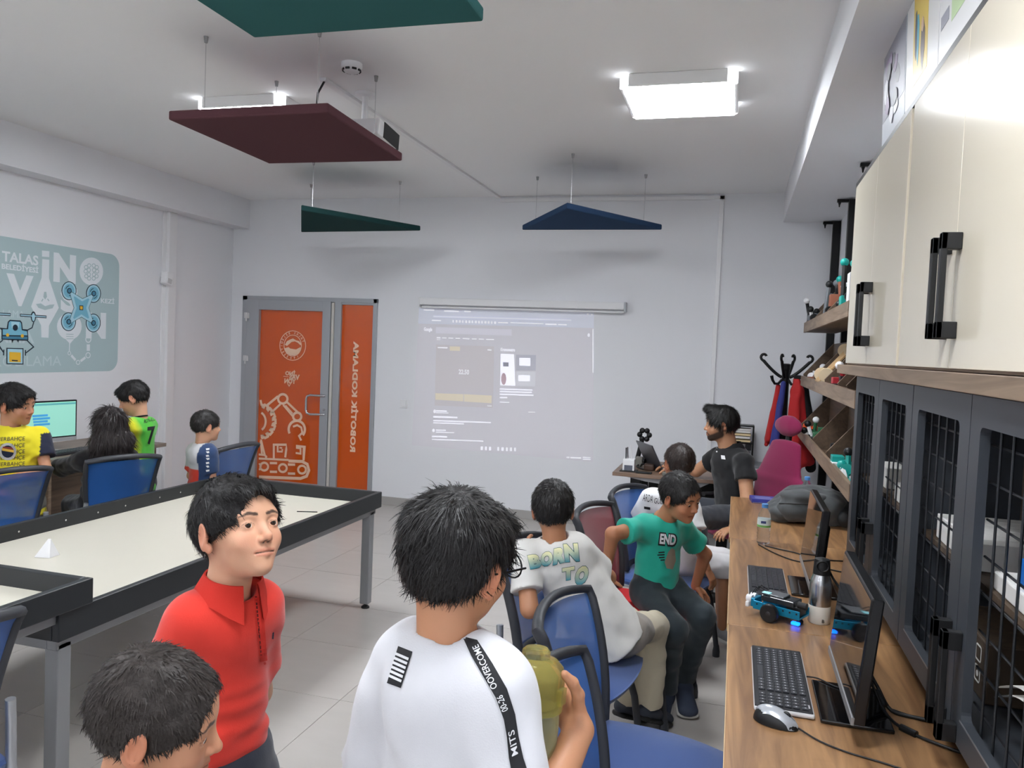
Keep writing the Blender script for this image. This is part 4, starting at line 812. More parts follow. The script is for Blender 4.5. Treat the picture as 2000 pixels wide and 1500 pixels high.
obj('scroll_wheel', G().lathe([(0.009, -0.004), (0.011, -0.002), (0.011, 0.002), (0.009, 0.004)], Mx @ Vector((0.026, 0, 0.027)), 16, Mx.to_3x3() @ Vector((0, 1, 0))), m_black, t, 40)
obj('button_seam', G().tube([Mx @ Vector((0.034, 0, 0.0305)), Mx @ Vector((0.046, 0, 0.021)), Mx @ Vector((0.054, 0, 0.009))], 0.0008, 5), m_black, t)
def cable(pts, r, label, mat=None):
    P = [Vector(p) for p in pts]; out = []
    for i in range(len(P) - 1):
        p0 = P[max(0, i - 1)]; p1 = P[i]; p2 = P[i + 1]; p3 = P[min(len(P) - 1, i + 2)]
        for k2 in range(5):
            s = k2 / 5; out.append(0.5 * ((2 * p1) + (p2 - p0) * s + (2 * p0 - 5 * p1 + 4 * p2 - p3) * s * s + (3 * p1 - p0 - 3 * p2 + p3) * s ** 3))
    out.append(P[-1]); return single('cable', G().tube(out, r, 6), mat or m_black, label, 'cable', P[0], 80)
zc = 0.7535
cable([(0.195, 2.042, zc + 0.004), (0.24, 2.0, zc), (0.30, 1.965, zc), (0.38, 1.94, zc), (0.46, 1.90, zc), (0.56, 1.82, zc)], 0.0022, 'thin black cable running from the silver mouse across the worktop')
cable([(0.24, 2.40, zc), (0.27, 2.37, zc + 0.011), (0.31, 2.33, zc + 0.011), (0.36, 2.31, zc + 0.011), (0.44, 2.26, zc), (0.56, 2.2, zc)], 0.0022, 'thin cable leaving the near keyboard under the monitor')
cable([(0.385, 2.30, 0.84), (0.41, 2.27, 0.80), (0.44, 2.24, 0.757), (0.50, 2.22, 0.756), (0.62, 2.20, 0.756)], 0.005, 'thick black cable behind the near monitor')
cable([(0.385, 2.26, 0.83), (0.415, 2.20, 0.77), (0.45, 2.14, 0.756), (0.52, 2.08, 0.756), (0.62, 2.03, 0.756)], 0.004, 'second black cable with plug behind the near monitor')
cable([(0.18, 4.02, zc), (0.24, 3.98, zc), (0.30, 3.95, zc), (0.36, 3.9, zc), (0.45, 3.86, zc), (0.6, 3.9, zc)], 0.003, 'black cable from the water bottle toward the far monitor')
cable([(0.15, 4.03, zc), (0.21, 3.90, zc), (0.28, 3.80, zc), (0.34, 3.76, zc), (0.42, 3.7, zc), (0.6, 3.62, zc)], 0.003, 'black cable curving in front of the water bottle')
cable([(0.385, 3.36, 0.86), (0.42, 3.3, 0.8), (0.48, 3.25, 0.757), (0.62, 3.2, 0.757)], 0.005, 'black cable behind the far monitor')
for nm, a, b_, lb in (('cable_plug', (0.402, 2.245, 0.80), (0.418, 2.215, 0.775), 'black plug hanging right behind the near monitor'), ('cable_plug', (0.445, 2.145, 0.757), (0.475, 2.115, 0.757), 'black plug lying on the worktop behind the near monitor')): single(nm, G().cyl(a, b_, 0.009, n=10), m_black, lb, 'plug', a, 40, 'cable plugs')
# ------------------------------------------------------------------ blue robot
m_rblue = M('anodised_blue', (24, 132, 170), 0.35, metal=0.6)
t = thing('robot_car', 'small blue metal robot car with black wheels and glowing blue light', 'robot', (0.20, 2.90, 0.75))
Mx = Matrix.Translation((0.195, 2.905, 0.75)) @ Matrix.Rotation(math.radians(-27), 4, 'Z')
P = lambda x, y, z: Mx @ Vector((x, y, z))
obj('chassis', G().rbox(-0.085, -0.04, 0.028, 0.085, 0.04, 0.034, 0.002, Mx).rbox(-0.085, -0.042, 0.028, 0.085, -0.038, 0.058, 0.002, Mx).rbox(-0.085, 0.038, 0.028, 0.085, 0.042, 0.058, 0.002, Mx).rbox(-0.1, -0.03, 0.03, -0.084, 0.03, 0.06, 0.003, Mx), m_rblue, t)
for k2 in range(7): obj('hole', G().cyl(P(-0.07 + k2 * 0.024, -0.0425, 0.048), P(-0.07 + k2 * 0.024, -0.0415, 0.048), 0.0035, n=8), m_black, t)
for s in (-1, 1):
    wl = obj('wheel', G().lathe([(0.02, -0.011), (0.029, -0.011), (0.032, -0.007), (0.032, 0.007), (0.029, 0.011), (0.02, 0.011)], P(-0.015, s * 0.06, 0.033), 28, Mx.to_3x3() @ Vector((0, 1, 0))), m_black, t, 40)
    obj('hub', G().lathe([(0.004, -0.013), (0.02, -0.006), (0.02, 0.006), (0.004, 0.013)], P(-0.015, s * 0.06, 0.033), 16, Mx.to_3x3() @ Vector((0, 1, 0))), M('wheel_hub', (40, 40, 42), 0.4), wl, 40)
obj('board_case', G().rbox(-0.06, -0.036, 0.062, 0.06, 0.036, 0.083, 0.004, Mx), M('smoked_case', (38, 42, 46), 0.15), t)
obj('battery_cover', G().rbox(-0.055, -0.03, 0.084, 0.02, 0.03, 0.09, 0.002, Mx), M('grey_cover', (96, 100, 104), 0.3), t)
obj('small_display', G().rbox(-0.058, -0.034, 0.0905, -0.03, -0.012, 0.0925, 0.001, Mx), M('pale_cyan_display', (150, 225, 235), 0.2, emit=0.5), t)
for s in (-1, 1): obj('sensor_eye', G().lathe([(0.012, 0), (0.012, 0.02), (0.009, 0.021)], P(-0.1, s * 0.016, 0.055), 16, Mx.to_3x3() @ Vector((-1, 0, 0))), m_white, t, 40)
obj('sensor_guard', G().rbox(-0.118, -0.036, 0.026, -0.105, 0.036, 0.046, 0.004, Mx), m_white, t)
obj('motor_block', G().rbox(0.03, -0.028, 0.036, 0.08, 0.028, 0.068, 0.004, Mx).cyl(P(0.07, -0.02, 0.075), P(0.1, -0.02, 0.075), 0.012), m_black, t)
obj('caster', G().sphere(P(0.07, 0, 0.0125), 0.012, 8), m_black, t, 60)
obj('glowing_light', G().rbox(0.05, -0.03, 0.004, 0.078, -0.012, 0.014, 0.003, Mx), M('blue_led', (10, 90, 255), 0.3, emit=6.0), t)
g = G()
for s in (-0.02, 0.0, 0.02): g.tube([P(-0.05, s, 0.085), P(-0.085, s, 0.1), P(-0.1, s, 0.075)], 0.0018, 5)
obj('jumper_wire', g, m_black, t)
# ------------------------------------------------------------------ flask, bottles, book, backpack
t = thing('steel_flask', 'brushed steel drinking flask with cream base and black lid', 'flask', (0.325, 2.935, 0.75))
c = (0.325, 2.935, 0.75)
obj('steel_body', G().lathe([(0.037, 0.062), (0.037, 0.135), (0.034, 0.155), (0.028, 0.17), (0.027, 0.178)], c, 32), m_chrome, t, 40)
obj('cream_base', G().lathe([(0.034, 0), (0.0372, 0.004), (0.0374, 0.062), (0.037, 0.063)], c, 32), M('cream_coating', (214, 208, 196), 0.5), t, 40)
lid = obj('lid', G().lathe([(0.0285, 0.172), (0.029, 0.18), (0.027, 0.215), (0.025, 0.225), (0.012, 0.229)], c, 24), m_black, t, 40)
obj('lid_loop', G().tube([(0.325 + 0.02 * math.cos(a), 2.91, 0.955 + 0.018 * math.sin(a)) for a in [2 * math.pi * i / 14 for i in range(14)]], 0.004, 6, True), m_black, lid, 60)
g = G(); letters(g, 'B', 0.016, (0.325 + 0.01, 2.935 - 0.0374, 0.765), (1, 0, 0), (0, 0, 1), (0, -1, 0), 0.0012, bold=0.02); obj('maker_mark', g, m_blackm, t)
m_pet = M('clear_plastic', (235, 240, 245), 0.03, trans=0.95, ior=1.2, alpha=0.75); m_cap = M('blue_cap', (90, 150, 215), 0.35)
def water_bottle(x, y, z, s, label):
    t = thing('water_bottle', label, 'bottle', (x, y, z), 'clear water bottles'); c = (x, y, z)
    obj('bottle', G().lathe([(0.024 * s, 0), (0.031 * s, 0.006 * s), (0.032 * s, 0.02 * s), (0.030 * s, 0.028 * s), (0.032 * s, 0.036 * s), (0.030 * s, 0.044 * s), (0.032 * s, 0.052 * s), (0.030 * s, 0.06 * s), (0.032 * s, 0.07 * s), (0.032 * s, 0.125 * s), (0.028 * s, 0.15 * s), (0.014 * s, 0.175 * s), (0.013 * s, 0.182 * s)], c, 24), m_pet, t, 60)
    obj('label_band', G().lathe([(0.0325 * s, 0.085 * s), (0.0325 * s, 0.125 * s)], c, 24), M('bottle_label', (214, 226, 224), 0.4), t, 60)
    obj('label_stripe', G().lathe([(0.0328 * s, 0.086 * s), (0.0328 * s, 0.096 * s)], c, 24), M('label_green', (120, 178, 96), 0.4), t, 60)
    obj('label_mark', G().obox((x - 0.004, y - 0.0327 * s, z + 0.112 * s), (1, 0, 0), (0, 1, 0), (0, 0, 1), 0.012 * s, 0.0008, 0.006 * s), M('label_navy', (60, 70, 120), 0.4), t)
    obj('cap', G().lathe([(0.0155 * s, 0.18 * s), (0.0155 * s, 0.198 * s), (0.013 * s, 0.2 * s)], c, 20), m_cap, t, 40)
water_bottle(0.172, 4.08, 0.75, 1.0, 'clear water bottle with green label standing on the worktop seam'); water_bottle(0.45, 5.08, 0.75, 1.06, 'clear water bottle standing behind the grey backpack')
t = thing('book', 'thick blue paperback book lying at the far end of the worktop', 'book', (0.23, 5.28, 0.75)); Mx = Matrix.Translation((0.235, 5.275, 0.75)) @ Matrix.Rotation(math.radians(6), 4, 'Z')
obj('pages', G().rbox(-0.1, -0.068, 0.003, 0.098, 0.068, 0.024, 0.001, Mx), m_paper, t); obj('cover', G().rbox(-0.102, -0.07, 0.0, 0.102, 0.07, 0.003, 0.001, Mx).rbox(-0.102, -0.07, 0.024, 0.102, 0.07, 0.027, 0.001, Mx).rbox(-0.104, -0.07, 0.0, -0.101, 0.07, 0.027, 0.001, Mx).rbox(-0.102, -0.0715, 0.006, 0.102, -0.0695, 0.027, 0.001, Mx), M('book_blue', (62, 70, 160), 0.4), t)
g = G()
for i in range(3): g.add([Mx @ Vector(p) for p in ((-0.08, -0.045 + i * 0.03, 0.0274), (0.06 - i * 0.02, -0.045 + i * 0.03, 0.0274), (0.06 - i * 0.02, -0.033 + i * 0.03, 0.0274), (-0.08, -0.033 + i * 0.03, 0.0274))], [(0, 1, 2, 3)])
obj('cover_print', g, M('book_lilac', (170, 176, 226), 0.5), t)
# ------------------------------------------------------------------ signed-distance modelling: soft shapes grown on a grid
def _v(a): return np.asarray(a, dtype=np.float32)
def rc(a, b, ra, rb, k=0.02, op='u'):
    """tapered capsule"""
    a, b = _v(a), _v(b); ba = b - a; L2 = float(ba @ ba) + 1e-9
    def fn(x, y, z):
        t = np.clip(((x - a[0]) * ba[0] + (y - a[1]) * ba[1] + (z - a[2]) * ba[2]) / L2, 0, 1)
        return np.sqrt((x - a[0] - ba[0] * t) ** 2 + (y - a[1] - ba[1] * t) ** 2 + (z - a[2] - ba[2] * t) ** 2) - (ra + (rb - ra) * t)
    r = max(ra, rb); return (op, k, fn, np.minimum(a, b) - r, np.maximum(a, b) + r)
def el(c, r, R=None, k=0.02, op='u'):
    """ellipsoid; columns of R are its axes"""
    c, r = _v(c), _v(r); R = np.eye(3, dtype=np.float32) if R is None else _v(R)
    def fn(x, y, z):
        p = [(x - c[0]) * R[0, i] + (y - c[1]) * R[1, i] + (z - c[2]) * R[2, i] for i in range(3)]
        k0 = np.sqrt(sum((p[i] / r[i]) ** 2 for i in range(3))) + 1e-6; k1 = np.sqrt(sum((p[i] / r[i] ** 2) ** 2 for i in range(3))) + 1e-6
        return k0 * (k0 - 1) / k1
    e = np.sqrt(((R * r[None, :]) ** 2).sum(1)); return (op, k, fn, c - e, c + e)
def ec(a, b, ra, rb, lat, k=0.02, op='u', cut0=False, cut1=False, rnd_=None):
    """capsule of elliptic section: ra, rb = (half width along lat, half depth)"""
    a, b, lat = _v(a), _v(b), _v(lat); ax = b - a; L = float(np.linalg.norm(ax)) + 1e-9; ax = ax / L
    lat = lat - ax * float(lat @ ax); lat = lat / np.linalg.norm(lat); dp = np.cross(ax, lat)
    def fn(x, y, z):
        X = x - a[0]; Y = y - a[1]; Z = z - a[2]
        h = X * ax[0] + Y * ax[1] + Z * ax[2]; t = np.clip(h / L, 0, 1)
        p = X * lat[0] + Y * lat[1] + Z * lat[2]; q = X * dp[0] + Y * dp[1] + Z * dp[2]
        w1 = ra[0] + (rb[0] - ra[0]) * t; w2 = ra[1] + (rb[1] - ra[1]) * t; ov = h - t * L; m = np.minimum(w1, w2)
        d = (np.sqrt((p / w1) ** 2 + (q / w2) ** 2 + (ov / m) ** 2) - 1) * m
        if cut0: d = np.maximum(d, -h)
        if cut1: d = np.maximum(d, h - L)
        return d
    r = max(ra[0], ra[1], rb[0], rb[1]); return (op, k, fn, np.minimum(a, b) - r, np.maximum(a, b) + r)
def plane_cut(p, n):
    """removes everything on the side n points to"""
    p, n = _v(p), _v(n); n = n / np.linalg.norm(n)
    return ('c', 0, lambda x, y, z: (x - p[0]) * n[0] + (y - p[1]) * n[1] + (z - p[2]) * n[2], None, None)
def lattice(x, y, z, s, seed=0):
    """smooth value noise on arrays"""
    x, y, z = [np.asarray(q, dtype=np.float32) * s + 37.3 + seed * 11.7 for q in (x, y, z)]
    i, j, k = [np.floor(q).astype(np.int64) for q in (x, y, z)]; u, v, w2 = [(lambda f: f * f * (3 - 2 * f))(q - np.floor(q)) for q in (x, y, z)]
    def hsh(a, b, c):
        n = (a * 374761393 + b * 668265263 + c * 2147483647 + seed * 97) & 0xffffffff; n = ((n ^ (n >> 13)) * 1274126177) & 0xffffffff; return ((n ^ (n >> 16)) & 0xffff).astype(np.float32) / 32767.5 - 1
    c = lambda a, b, d: hsh(i + a, j + b, k + d)
    l = lambda a, b, t: a + (b - a) * t
    return l(l(l(c(0, 0, 0), c(1, 0, 0), u), l(c(0, 1, 0), c(1, 1, 0), u), v), l(l(c(0, 0, 1), c(1, 0, 1), u), l(c(0, 1, 1), c(1, 1, 1), u), v), w2)
def grow(prims, vox, disp=None, lo=None, hi=None):
    """evaluate the shapes on a grid and wrap a quad surface round the zero level; returns vertices, faces"""
    bl = [p[3] for p in prims if p[0] == 'u']; bh = [p[4] for p in prims if p[0] == 'u']
    lo = np.min(bl, 0) - 3 * vox - 0.01 if lo is None else _v(lo); hi = np.max(bh, 0) + 3 * vox + 0.01 if hi is None else _v(hi)
    n = np.maximum(4, np.ceil((hi - lo) / vox).astype(int) + 1); ax = [lo[i] + vox * np.arange(n[i], dtype=np.float32) for i in range(3)]
    f = np.full(n, 0.3, dtype=np.float32)
    for (op, k, fn, bl_, bh_) in prims:
        if bl_ is None: s = [slice(0, n[i]) for i in range(3)]
        else:
            m = k * 1.2 + 3 * vox; s = [slice(max(0, int((bl_[i] - m - lo[i]) / vox)), min(int(n[i]), int((bh_[i] + m - lo[i]) / vox) + 2)) for i in range(3)]
            if any(q.stop <= q.start for q in s): continue
        d = fn(ax[0][s[0]][:, None, None], ax[1][s[1]][None, :, None], ax[2][s[2]][None, None, :]).astype(np.float32); a = f[s[0], s[1], s[2]]
        if op == 'u':
            if k > 0: h = np.clip(0.5 + 0.5 * (a - d) / k, 0, 1); r = a + (d - a) * h - k * h * (1 - h)
            else: r = np.minimum(a, d)
        elif op == 's':
            d = -d
            if k > 0: h = np.clip(0.5 - 0.5 * (a - d) / k, 0, 1); r = a + (d - a) * h + k * h * (1 - h)
            else: r = np.maximum(a, d)
        else: r = np.maximum(a, d)
        f[s[0], s[1], s[2]] = r
    if disp is not None:
        I = np.argwhere(np.abs(f) < 0.03); P = [ax[i][I[:, i]] for i in range(3)]; f[I[:, 0], I[:, 1], I[:, 2]] += disp(*P)
    f[0] = f[-1] = 0.3; f[:, 0] = f[:, -1] = 0.3; f[:, :, 0] = f[:, :, -1] = 0.3
    return nets(f, lo, vox)
def nets(f, lo, vox):
    s = f < 0; nx, ny, nz = f.shape
    cnt = np.zeros((nx - 1, ny - 1, nz - 1), dtype=np.int8)
    for a in (0, 1):
        for b in (0, 1):
            for c in (0, 1): cnt += s[a:nx - 1 + a, b:ny - 1 + b, c:nz - 1 + c]
    C = np.argwhere((cnt > 0) & (cnt < 8)); idx = np.full(cnt.shape, -1, dtype=np.int64); idx[C[:, 0], C[:, 1], C[:, 2]] = np.arange(len(C))
    acc = np.zeros((len(C), 3), dtype=np.float64); num = np.zeros(len(C))
    cor = [(a, b, c) for a in (0, 1) for b in (0, 1) for c in (0, 1)]
    val = {q: f[C[:, 0] + q[0], C[:, 1] + q[1], C[:, 2] + q[2]] for q in cor}
    for q in cor:
        for d in range(3):
            if q[d] == 0:
                r = list(q); r[d] = 1; r = tuple(r); v0, v1 = val[q], val[r]; m = (v0 < 0) != (v1 < 0)
                t = np.where(m, v0 / np.where(m, v0 - v1, 1), 0); e = np.tile(np.array(q, dtype=np.float64), (len(C), 1)); e[:, d] += t
                acc[m] += e[m]; num[m] += 1
    V = (C + acc / num[:, None]) * vox + lo
    F = []
    for d in range(3):
        sl0 = [slice(None)] * 3; sl1 = [slice(None)] * 3; sl0[d] = slice(0, -1); sl1[d] = slice(1, None)
        a, b = s[tuple(sl0)], s[tuple(sl1)]; E = np.argwhere(a != b); e1, e2 = (d + 1) % 3, (d + 2) % 3
        E = E[(E[:, e1] > 0) & (E[:, e2] > 0) & (E[:, e1] < f.shape[e1] - 1) & (E[:, e2] < f.shape[e2] - 1)]
        if not len(E): continue
        def at(o1, o2): q = E.copy(); q[:, e1] -= o1; q[:, e2] -= o2; return idx[q[:, 0], q[:, 1], q[:, 2]]
        Q = np.stack([at(1, 1), at(0, 1), at(0, 0), at(1, 0)], 1); inside = a[E[:, 0], E[:, 1], E[:, 2]]; Q[~inside] = Q[~inside][:, ::-1]; F.append(Q)
    return V, np.concatenate(F)
def soft(name, parts, mat, parent=None, cols=None, base=None):
    """one smooth mesh object out of grown surfaces [(V, F), ...]; cols: list of colour arrays"""
    vs = []; fs = []; k = 0
    for V, F in parts: vs.append(V); fs.append(F + k); k += len(V)
    V = np.concatenate(vs); F = np.concatenate(fs); off = np.array(base if base is not None else (parent['base'] if parent is not None else (0, 0, 0)))
    me = bpy.data.meshes.new(name); me.vertices.add(len(V)); me.vertices.foreach_set('co', (V - off).astype(np.float32).ravel())
    me.loops.add(len(F) * 4); me.loops.foreach_set('vertex_index', F.astype(np.int32).ravel()); me.polygons.add(len(F)); me.polygons.foreach_set('loop_start', np.arange(0, len(F) * 4, 4, dtype=np.int32)); me.polygons.foreach_set('loop_total', np.full(len(F), 4, dtype=np.int32))
    me.polygons.foreach_set('use_smooth', np.ones(len(F), dtype=bool)); me.update(calc_edges=True); me.validate()
    if cols is not None:
        c = np.concatenate(cols); c = np.concatenate([c, np.ones((len(c), 1))], 1); at = me.color_attributes.new('Col', 'FLOAT_COLOR', 'POINT'); at.data.foreach_set('color', c.astype(np.float32).ravel())
    me.materials.append(mat); o = bpy.data.objects.new(name, me); COL.objects.link(o); o['base'] = tuple(off.tolist())
    if parent is not None: o.parent = parent
    else: o.location = off
    return o
# ------------------------------------------------------------------ backpack
t = thing('backpack', 'dark grey backpack slumped on the far worktop', 'backpack', (0.45, 4.75, 0.75))
m_bag = M('grey_nylon', (64, 68, 70), 0.65, var=0.12, vscale=12, bump=0.25, bscale=500, sheen=0.3); m_bag2 = M('black_nylon', (32, 34, 36), 0.6, bump=0.3, bscale=500)
wr = lambda A, s, seed: (lambda x, y, z: A * (lattice(x, y, z, s, seed) + 0.5 * lattice(x, y, z, s * 2.1, seed + 1)))
V = grow([el((0.52, 4.78, 0.84), (0.15, 0.17, 0.11), k=0.04), el((0.40, 4.80, 0.85), (0.14, 0.15, 0.10), k=0.05), el((0.30, 4.74, 0.80), (0.10, 0.13, 0.06), k=0.05), plane_cut((0, 0, 0.752), (0, 0, -1))], 0.008, wr(0.010, 14, 3))
obj_bag = soft('main_bag', [V], m_bag, t)
V = grow([el((0.36, 4.66, 0.825), (0.11, 0.08, 0.07), k=0.03), el((0.40, 4.68, 0.905), (0.13, 0.08, 0.035), k=0.03), plane_cut((0, 0, 0.753), (0, 0, -1))], 0.008, wr(0.007, 16, 5)); soft('front_pocket', [V], m_bag, t)
soft('shoulder_strap', [grow([rc((0.24, 4.70, 0.80), (0.30, 4.66, 0.775), 0.022, 0.016), rc((0.24, 4.70, 0.80), (0.27, 4.80, 0.845), 0.022, 0.02)], 0.007, wr(0.003, 20, 6))], m_bag2, t); soft('side_pouch', [grow([rc((0.62, 4.62, 0.805), (0.66, 4.72, 0.85), 0.045, 0.05, 0.03)], 0.007, wr(0.004, 20, 7))], m_bag2, t)
obj('zip', G().tube([(0.27, 4.63, 0.86), (0.33, 4.595, 0.873), (0.40, 4.585, 0.878), (0.48, 4.60, 0.872)], 0.004, 6), m_black, t, 60)
# ------------------------------------------------------------------ coat rack and jackets
cx, cy = 0.395, 6.90
t = thing('coat_rack', 'black coat rack with curled hooks in the far right corner', 'coat rack', (cx, cy, 0))
obj('pole', G().lathe([(0.03, 0.03), (0.03, 1.58), (0.036, 1.585), (0.036, 1.63), (0.02, 1.635)], (cx, cy, 0), 16), m_blackm, t, 40)
def hookpath(a, ln, z0, up, curl=0.034):
    d = Vector((math.cos(a), math.sin(a), 0)); c = Vector((cx, cy, 0)); P = []
    for i in range(9):
        s = i / 8; P.append(c + d * (0.03 + ln * s) + Vector((0, 0, z0 + up * (s ** 1.3))))
    e = P[-1]; ctr = e + Vector((0, 0, curl)) - d * 0.004
    for i in range(1, 11):
        q = -math.pi / 2 + i * 0.44; rr = curl * (1 - i * 0.055); P.append(ctr + d * (rr * math.cos(q)) + Vector((0, 0, rr * math.sin(q))))
    return P
for a in (180, 60, 0, 250): obj('hook', G().tube(hookpath(math.radians(a), 0.15 if a in (0, 180) else 0.09, 1.52, 0.13), [0.013] * 9 + [0.011] * 10, 8), m_blackm, t, 60)
for a in (200, 320, 90): obj('lower_hook', G().tube([Vector((cx, cy, 1.50)) + Vector((math.cos(math.radians(a)), math.sin(math.radians(a)), 0)) * r + Vector((0, 0, z)) for r, z in ((0.03, 0.0), (0.06, -0.035), (0.09, -0.035), (0.11, -0.005), (0.12, 0.03))], [0.011, 0.011, 0.011, 0.012, 0.015], 8), m_blackm, t, 60)
for a in (45, 135, 225, 315): obj('foot', G().tube([Vector((cx, cy, 0.12)), Vector((cx, cy, 0)) + Vector((math.cos(math.radians(a)), math.sin(math.radians(a)), 0)) * 0.12 + Vector((0, 0, 0.09)), Vector((cx, cy, 0)) + Vector((math.cos(math.radians(a)), math.sin(math.radians(a)), 0)) * 0.23 + Vector((0, 0, 0.012))], 0.012, 8), m_blackm, t, 60)
m_jred = M('red_jacket_cloth', (186, 34, 36), 0.75, var=0.1, vscale=6, bump=0.15, bscale=300); m_jblk = M('black_jacket_cloth', (20, 20, 22), 0.8, bump=0.2, bscale=300); m_jblu = M('blue_jacket_cloth', (52, 62, 140), 0.7, var=0.2, vscale=12)
def folds(A, s, seed): return lambda x, y, z: A * lattice(x * 2.2, y * 2.2, z * 0.35, s, seed) + 0.4 * A * lattice(x, y, z * 0.6, s * 2, seed + 3)
t = thing('jacket', 'red tracksuit jacket with black sleeve hanging on the coat rack', 'jacket', (0.52, 6.76, 0.65), 'jackets on the coat rack')
soft('body', [grow([ec((0.485, 6.76, 1.42), (0.52, 6.76, 0.85), (0.06, 0.045), (0.115, 0.06), (1, 0, 0), 0.03), rc((0.475, 6.76, 1.50), (0.485, 6.76, 1.42), 0.035, 0.045, 0.03), rc((0.48, 6.74, 1.35), (0.485, 6.72, 0.68), 0.05, 0.055, 0.02)], 0.009, folds(0.012, 12, 2))], m_jred, t)
soft('black_sleeve', [grow([rc((0.53, 6.78, 1.44), (0.60, 6.8, 1.1), 0.035, 0.045, 0.03), rc((0.60, 6.8, 1.1), (0.62, 6.8, 0.80), 0.045, 0.04, 0.03)], 0.009, folds(0.008, 12, 4))], m_jblk, t)
obj('collar_edge', G().rbox(0.45, 6.725, 1.515, 0.51, 6.795, 1.545, 0.008), m_jblk, t)
obj('patch', G().prism([(0.405, 1.15), (0.455, 1.15), (0.46, 1.18), (0.435, 1.185), (0.43, 1.21), (0.415, 1.2), (0.408, 1.175)], (0, 6.705, 0), (1, 0, 0), (0, 0, 1), (0, -1, 0), 0.002), m_white, t)
obj('ring_emblem', G().band(circ(0.50, 1.16, 0.014, 12), 0.005, (0, 6.685, 0), (1, 0, 0), (0, 0, 1), (0, -1, 0), 0.002, True), m_white, t)
t = thing('jacket', 'blue patterned jacket hanging left of the coat rack pole', 'jacket', (0.36, 6.80, 0.8), 'jackets on the coat rack')
soft('body', [grow([ec((0.375, 6.84, 1.47), (0.335, 6.82, 0.95), (0.022, 0.03), (0.04, 0.05), (1, 0, 0), 0.02)], 0.009, folds(0.008, 14, 7))], m_jblu, t)
t = thing('jacket', 'dark red jacket hanging behind the blue one', 'jacket', (0.30, 6.88, 0.8), 'jackets on the coat rack')
soft('body', [grow([ec((0.345, 6.92, 1.44), (0.29, 6.91, 1.0), (0.02, 0.03), (0.035, 0.05), (1, 0, 0), 0.02), rc((0.30, 6.91, 1.0), (0.275, 6.91, 0.95), 0.03, 0.02)], 0.009, folds(0.007, 14, 9))], m_jred, t)
# ------------------------------------------------------------------ teacher's desk at the back
dx0, dx1, dy0, dy1 = -0.875, 0.05, 6.0, 6.80
m_desk = wood('walnut_desk', (108, 86, 72), (146, 120, 102), 0, 1.0, 0.4)
t = thing('teacher_desk', 'brown walnut desk with laptop in front of the teacher', 'desk', (-0.4, 6.4, 0))
obj('desk_top', G().rbox(dx0, dy0, 0.722, dx1, dy1, 0.75, 0.003), m_desk, t)
for x in (dx0 + 0.16, dx1 - 0.1): obj('leg', G().rbox(x - 0.03, 6.08, 0.0, x + 0.05, 6.14, 0.722, 0.004).rbox(x - 0.03, 6.66, 0.0, x + 0.05, 6.72, 0.722, 0.004).rbox(x - 0.03, 6.08, 0.02, x + 0.05, 6.72, 0.06, 0.004), m_blackm, t)
obj('modesty_panel', G().rbox(dx0 + 0.22, 6.60, 0.42, dx1 - 0.12, 6.615, 0.72, 0.002), m_blackm, t)
obj('cable_tray', G().prism([(dx0 + 0.1, 0.715), (dx1 - 0.2, 0.715), (dx1 - 0.3, 0.66), (dx0 + 0.25, 0.69)], (0, 6.05, 0), (1, 0, 0), (0, 0, 1), (0, 1, 0), 0.04), M('pale_grey_panel', (186, 186, 190), 0.5), t)
t = thing('laptop', 'grey laptop open on the walnut desk', 'laptop', (-0.5, 6.35, 0.75))
Mx = Matrix.Translation((-0.47, 6.36, 0.752)) @ Matrix.Rotation(math.radians(-62), 4, 'Z')
m_lap = M('laptop_grey', (84, 84, 90), 0.35, metal=0.4)
obj('base', G().rbox(-0.17, -0.12, 0, 0.17, 0.12, 0.016, 0.004, Mx), m_lap, t); obj('keyboard_area', G().rbox(-0.15, -0.02, 0.0162, 0.15, 0.10, 0.018, 0.001, Mx), m_black, t)
Ml = Mx @ Matrix.Translation((0, -0.12, 0.014)) @ Matrix.Rotation(math.radians(28), 4, 'X')
# the lid leans back to the left, its screen turned toward the teacher
obj('lid', G().rbox(-0.17, -0.010, 0, 0.17, 0.0, 0.225, 0.004, Ml), m_lap, t); obj('screen', G().rbox(-0.16, 0.0002, 0.012, 0.16, 0.0018, 0.217, 0.0005, Ml), M('laptop_screen', (96, 98, 112), 0.2, emit=0.08), t)
t = thing('phone_holder', 'black flexible flower shaped gadget behind the laptop', 'gadget', (-0.74, 6.66, 0.75))
for i in range(6):
    a = i * 1.047; obj('petal', G().sphere((-0.715 + 0.04 * math.cos(a), 6.66, 0.985 + 0.04 * math.sin(a)), 0.024, 6), m_black, t, 60)
obj('stem', G().tube([(-0.73, 6.66, 0.96), (-0.75, 6.66, 0.85), (-0.77, 6.66, 0.755)], 0.02, 8), m_black, t, 60); obj('stand_foot', G().lathe([(0.06, 0), (0.055, 0.012)], (-0.75, 6.66, 0.751), 16), m_black, t)
t = thing('pen_holder', 'white cube pen holder on the walnut desk corner', 'pen holder', (-0.765, 6.12, 0.75))
obj('cube', G().rbox(-0.81, 6.08, 0.757, -0.72, 6.17, 0.845, 0.004), m_white, t); obj('grey_window', G().rbox(-0.797, 6.0785, 0.76, -0.733, 6.081, 0.80, 0.001), M('slate_grey', (96, 100, 112), 0.5), t); obj('mat', G().rbox(-0.83, 6.06, 0.7505, -0.70, 6.19, 0.756, 0.002), m_black, t)
for i, (a, b_, mt) in enumerate(((-0.745, 0.05, m_white), (-0.775, 0.035, m_chrome), (-0.79, 0.03, m_black))): obj('pen', G().tube([(a, 6.125, 0.80), (a - 0.012 + 0.004 * i, 6.125, 0.90 + b_)], 0.005, 6), mt, t)
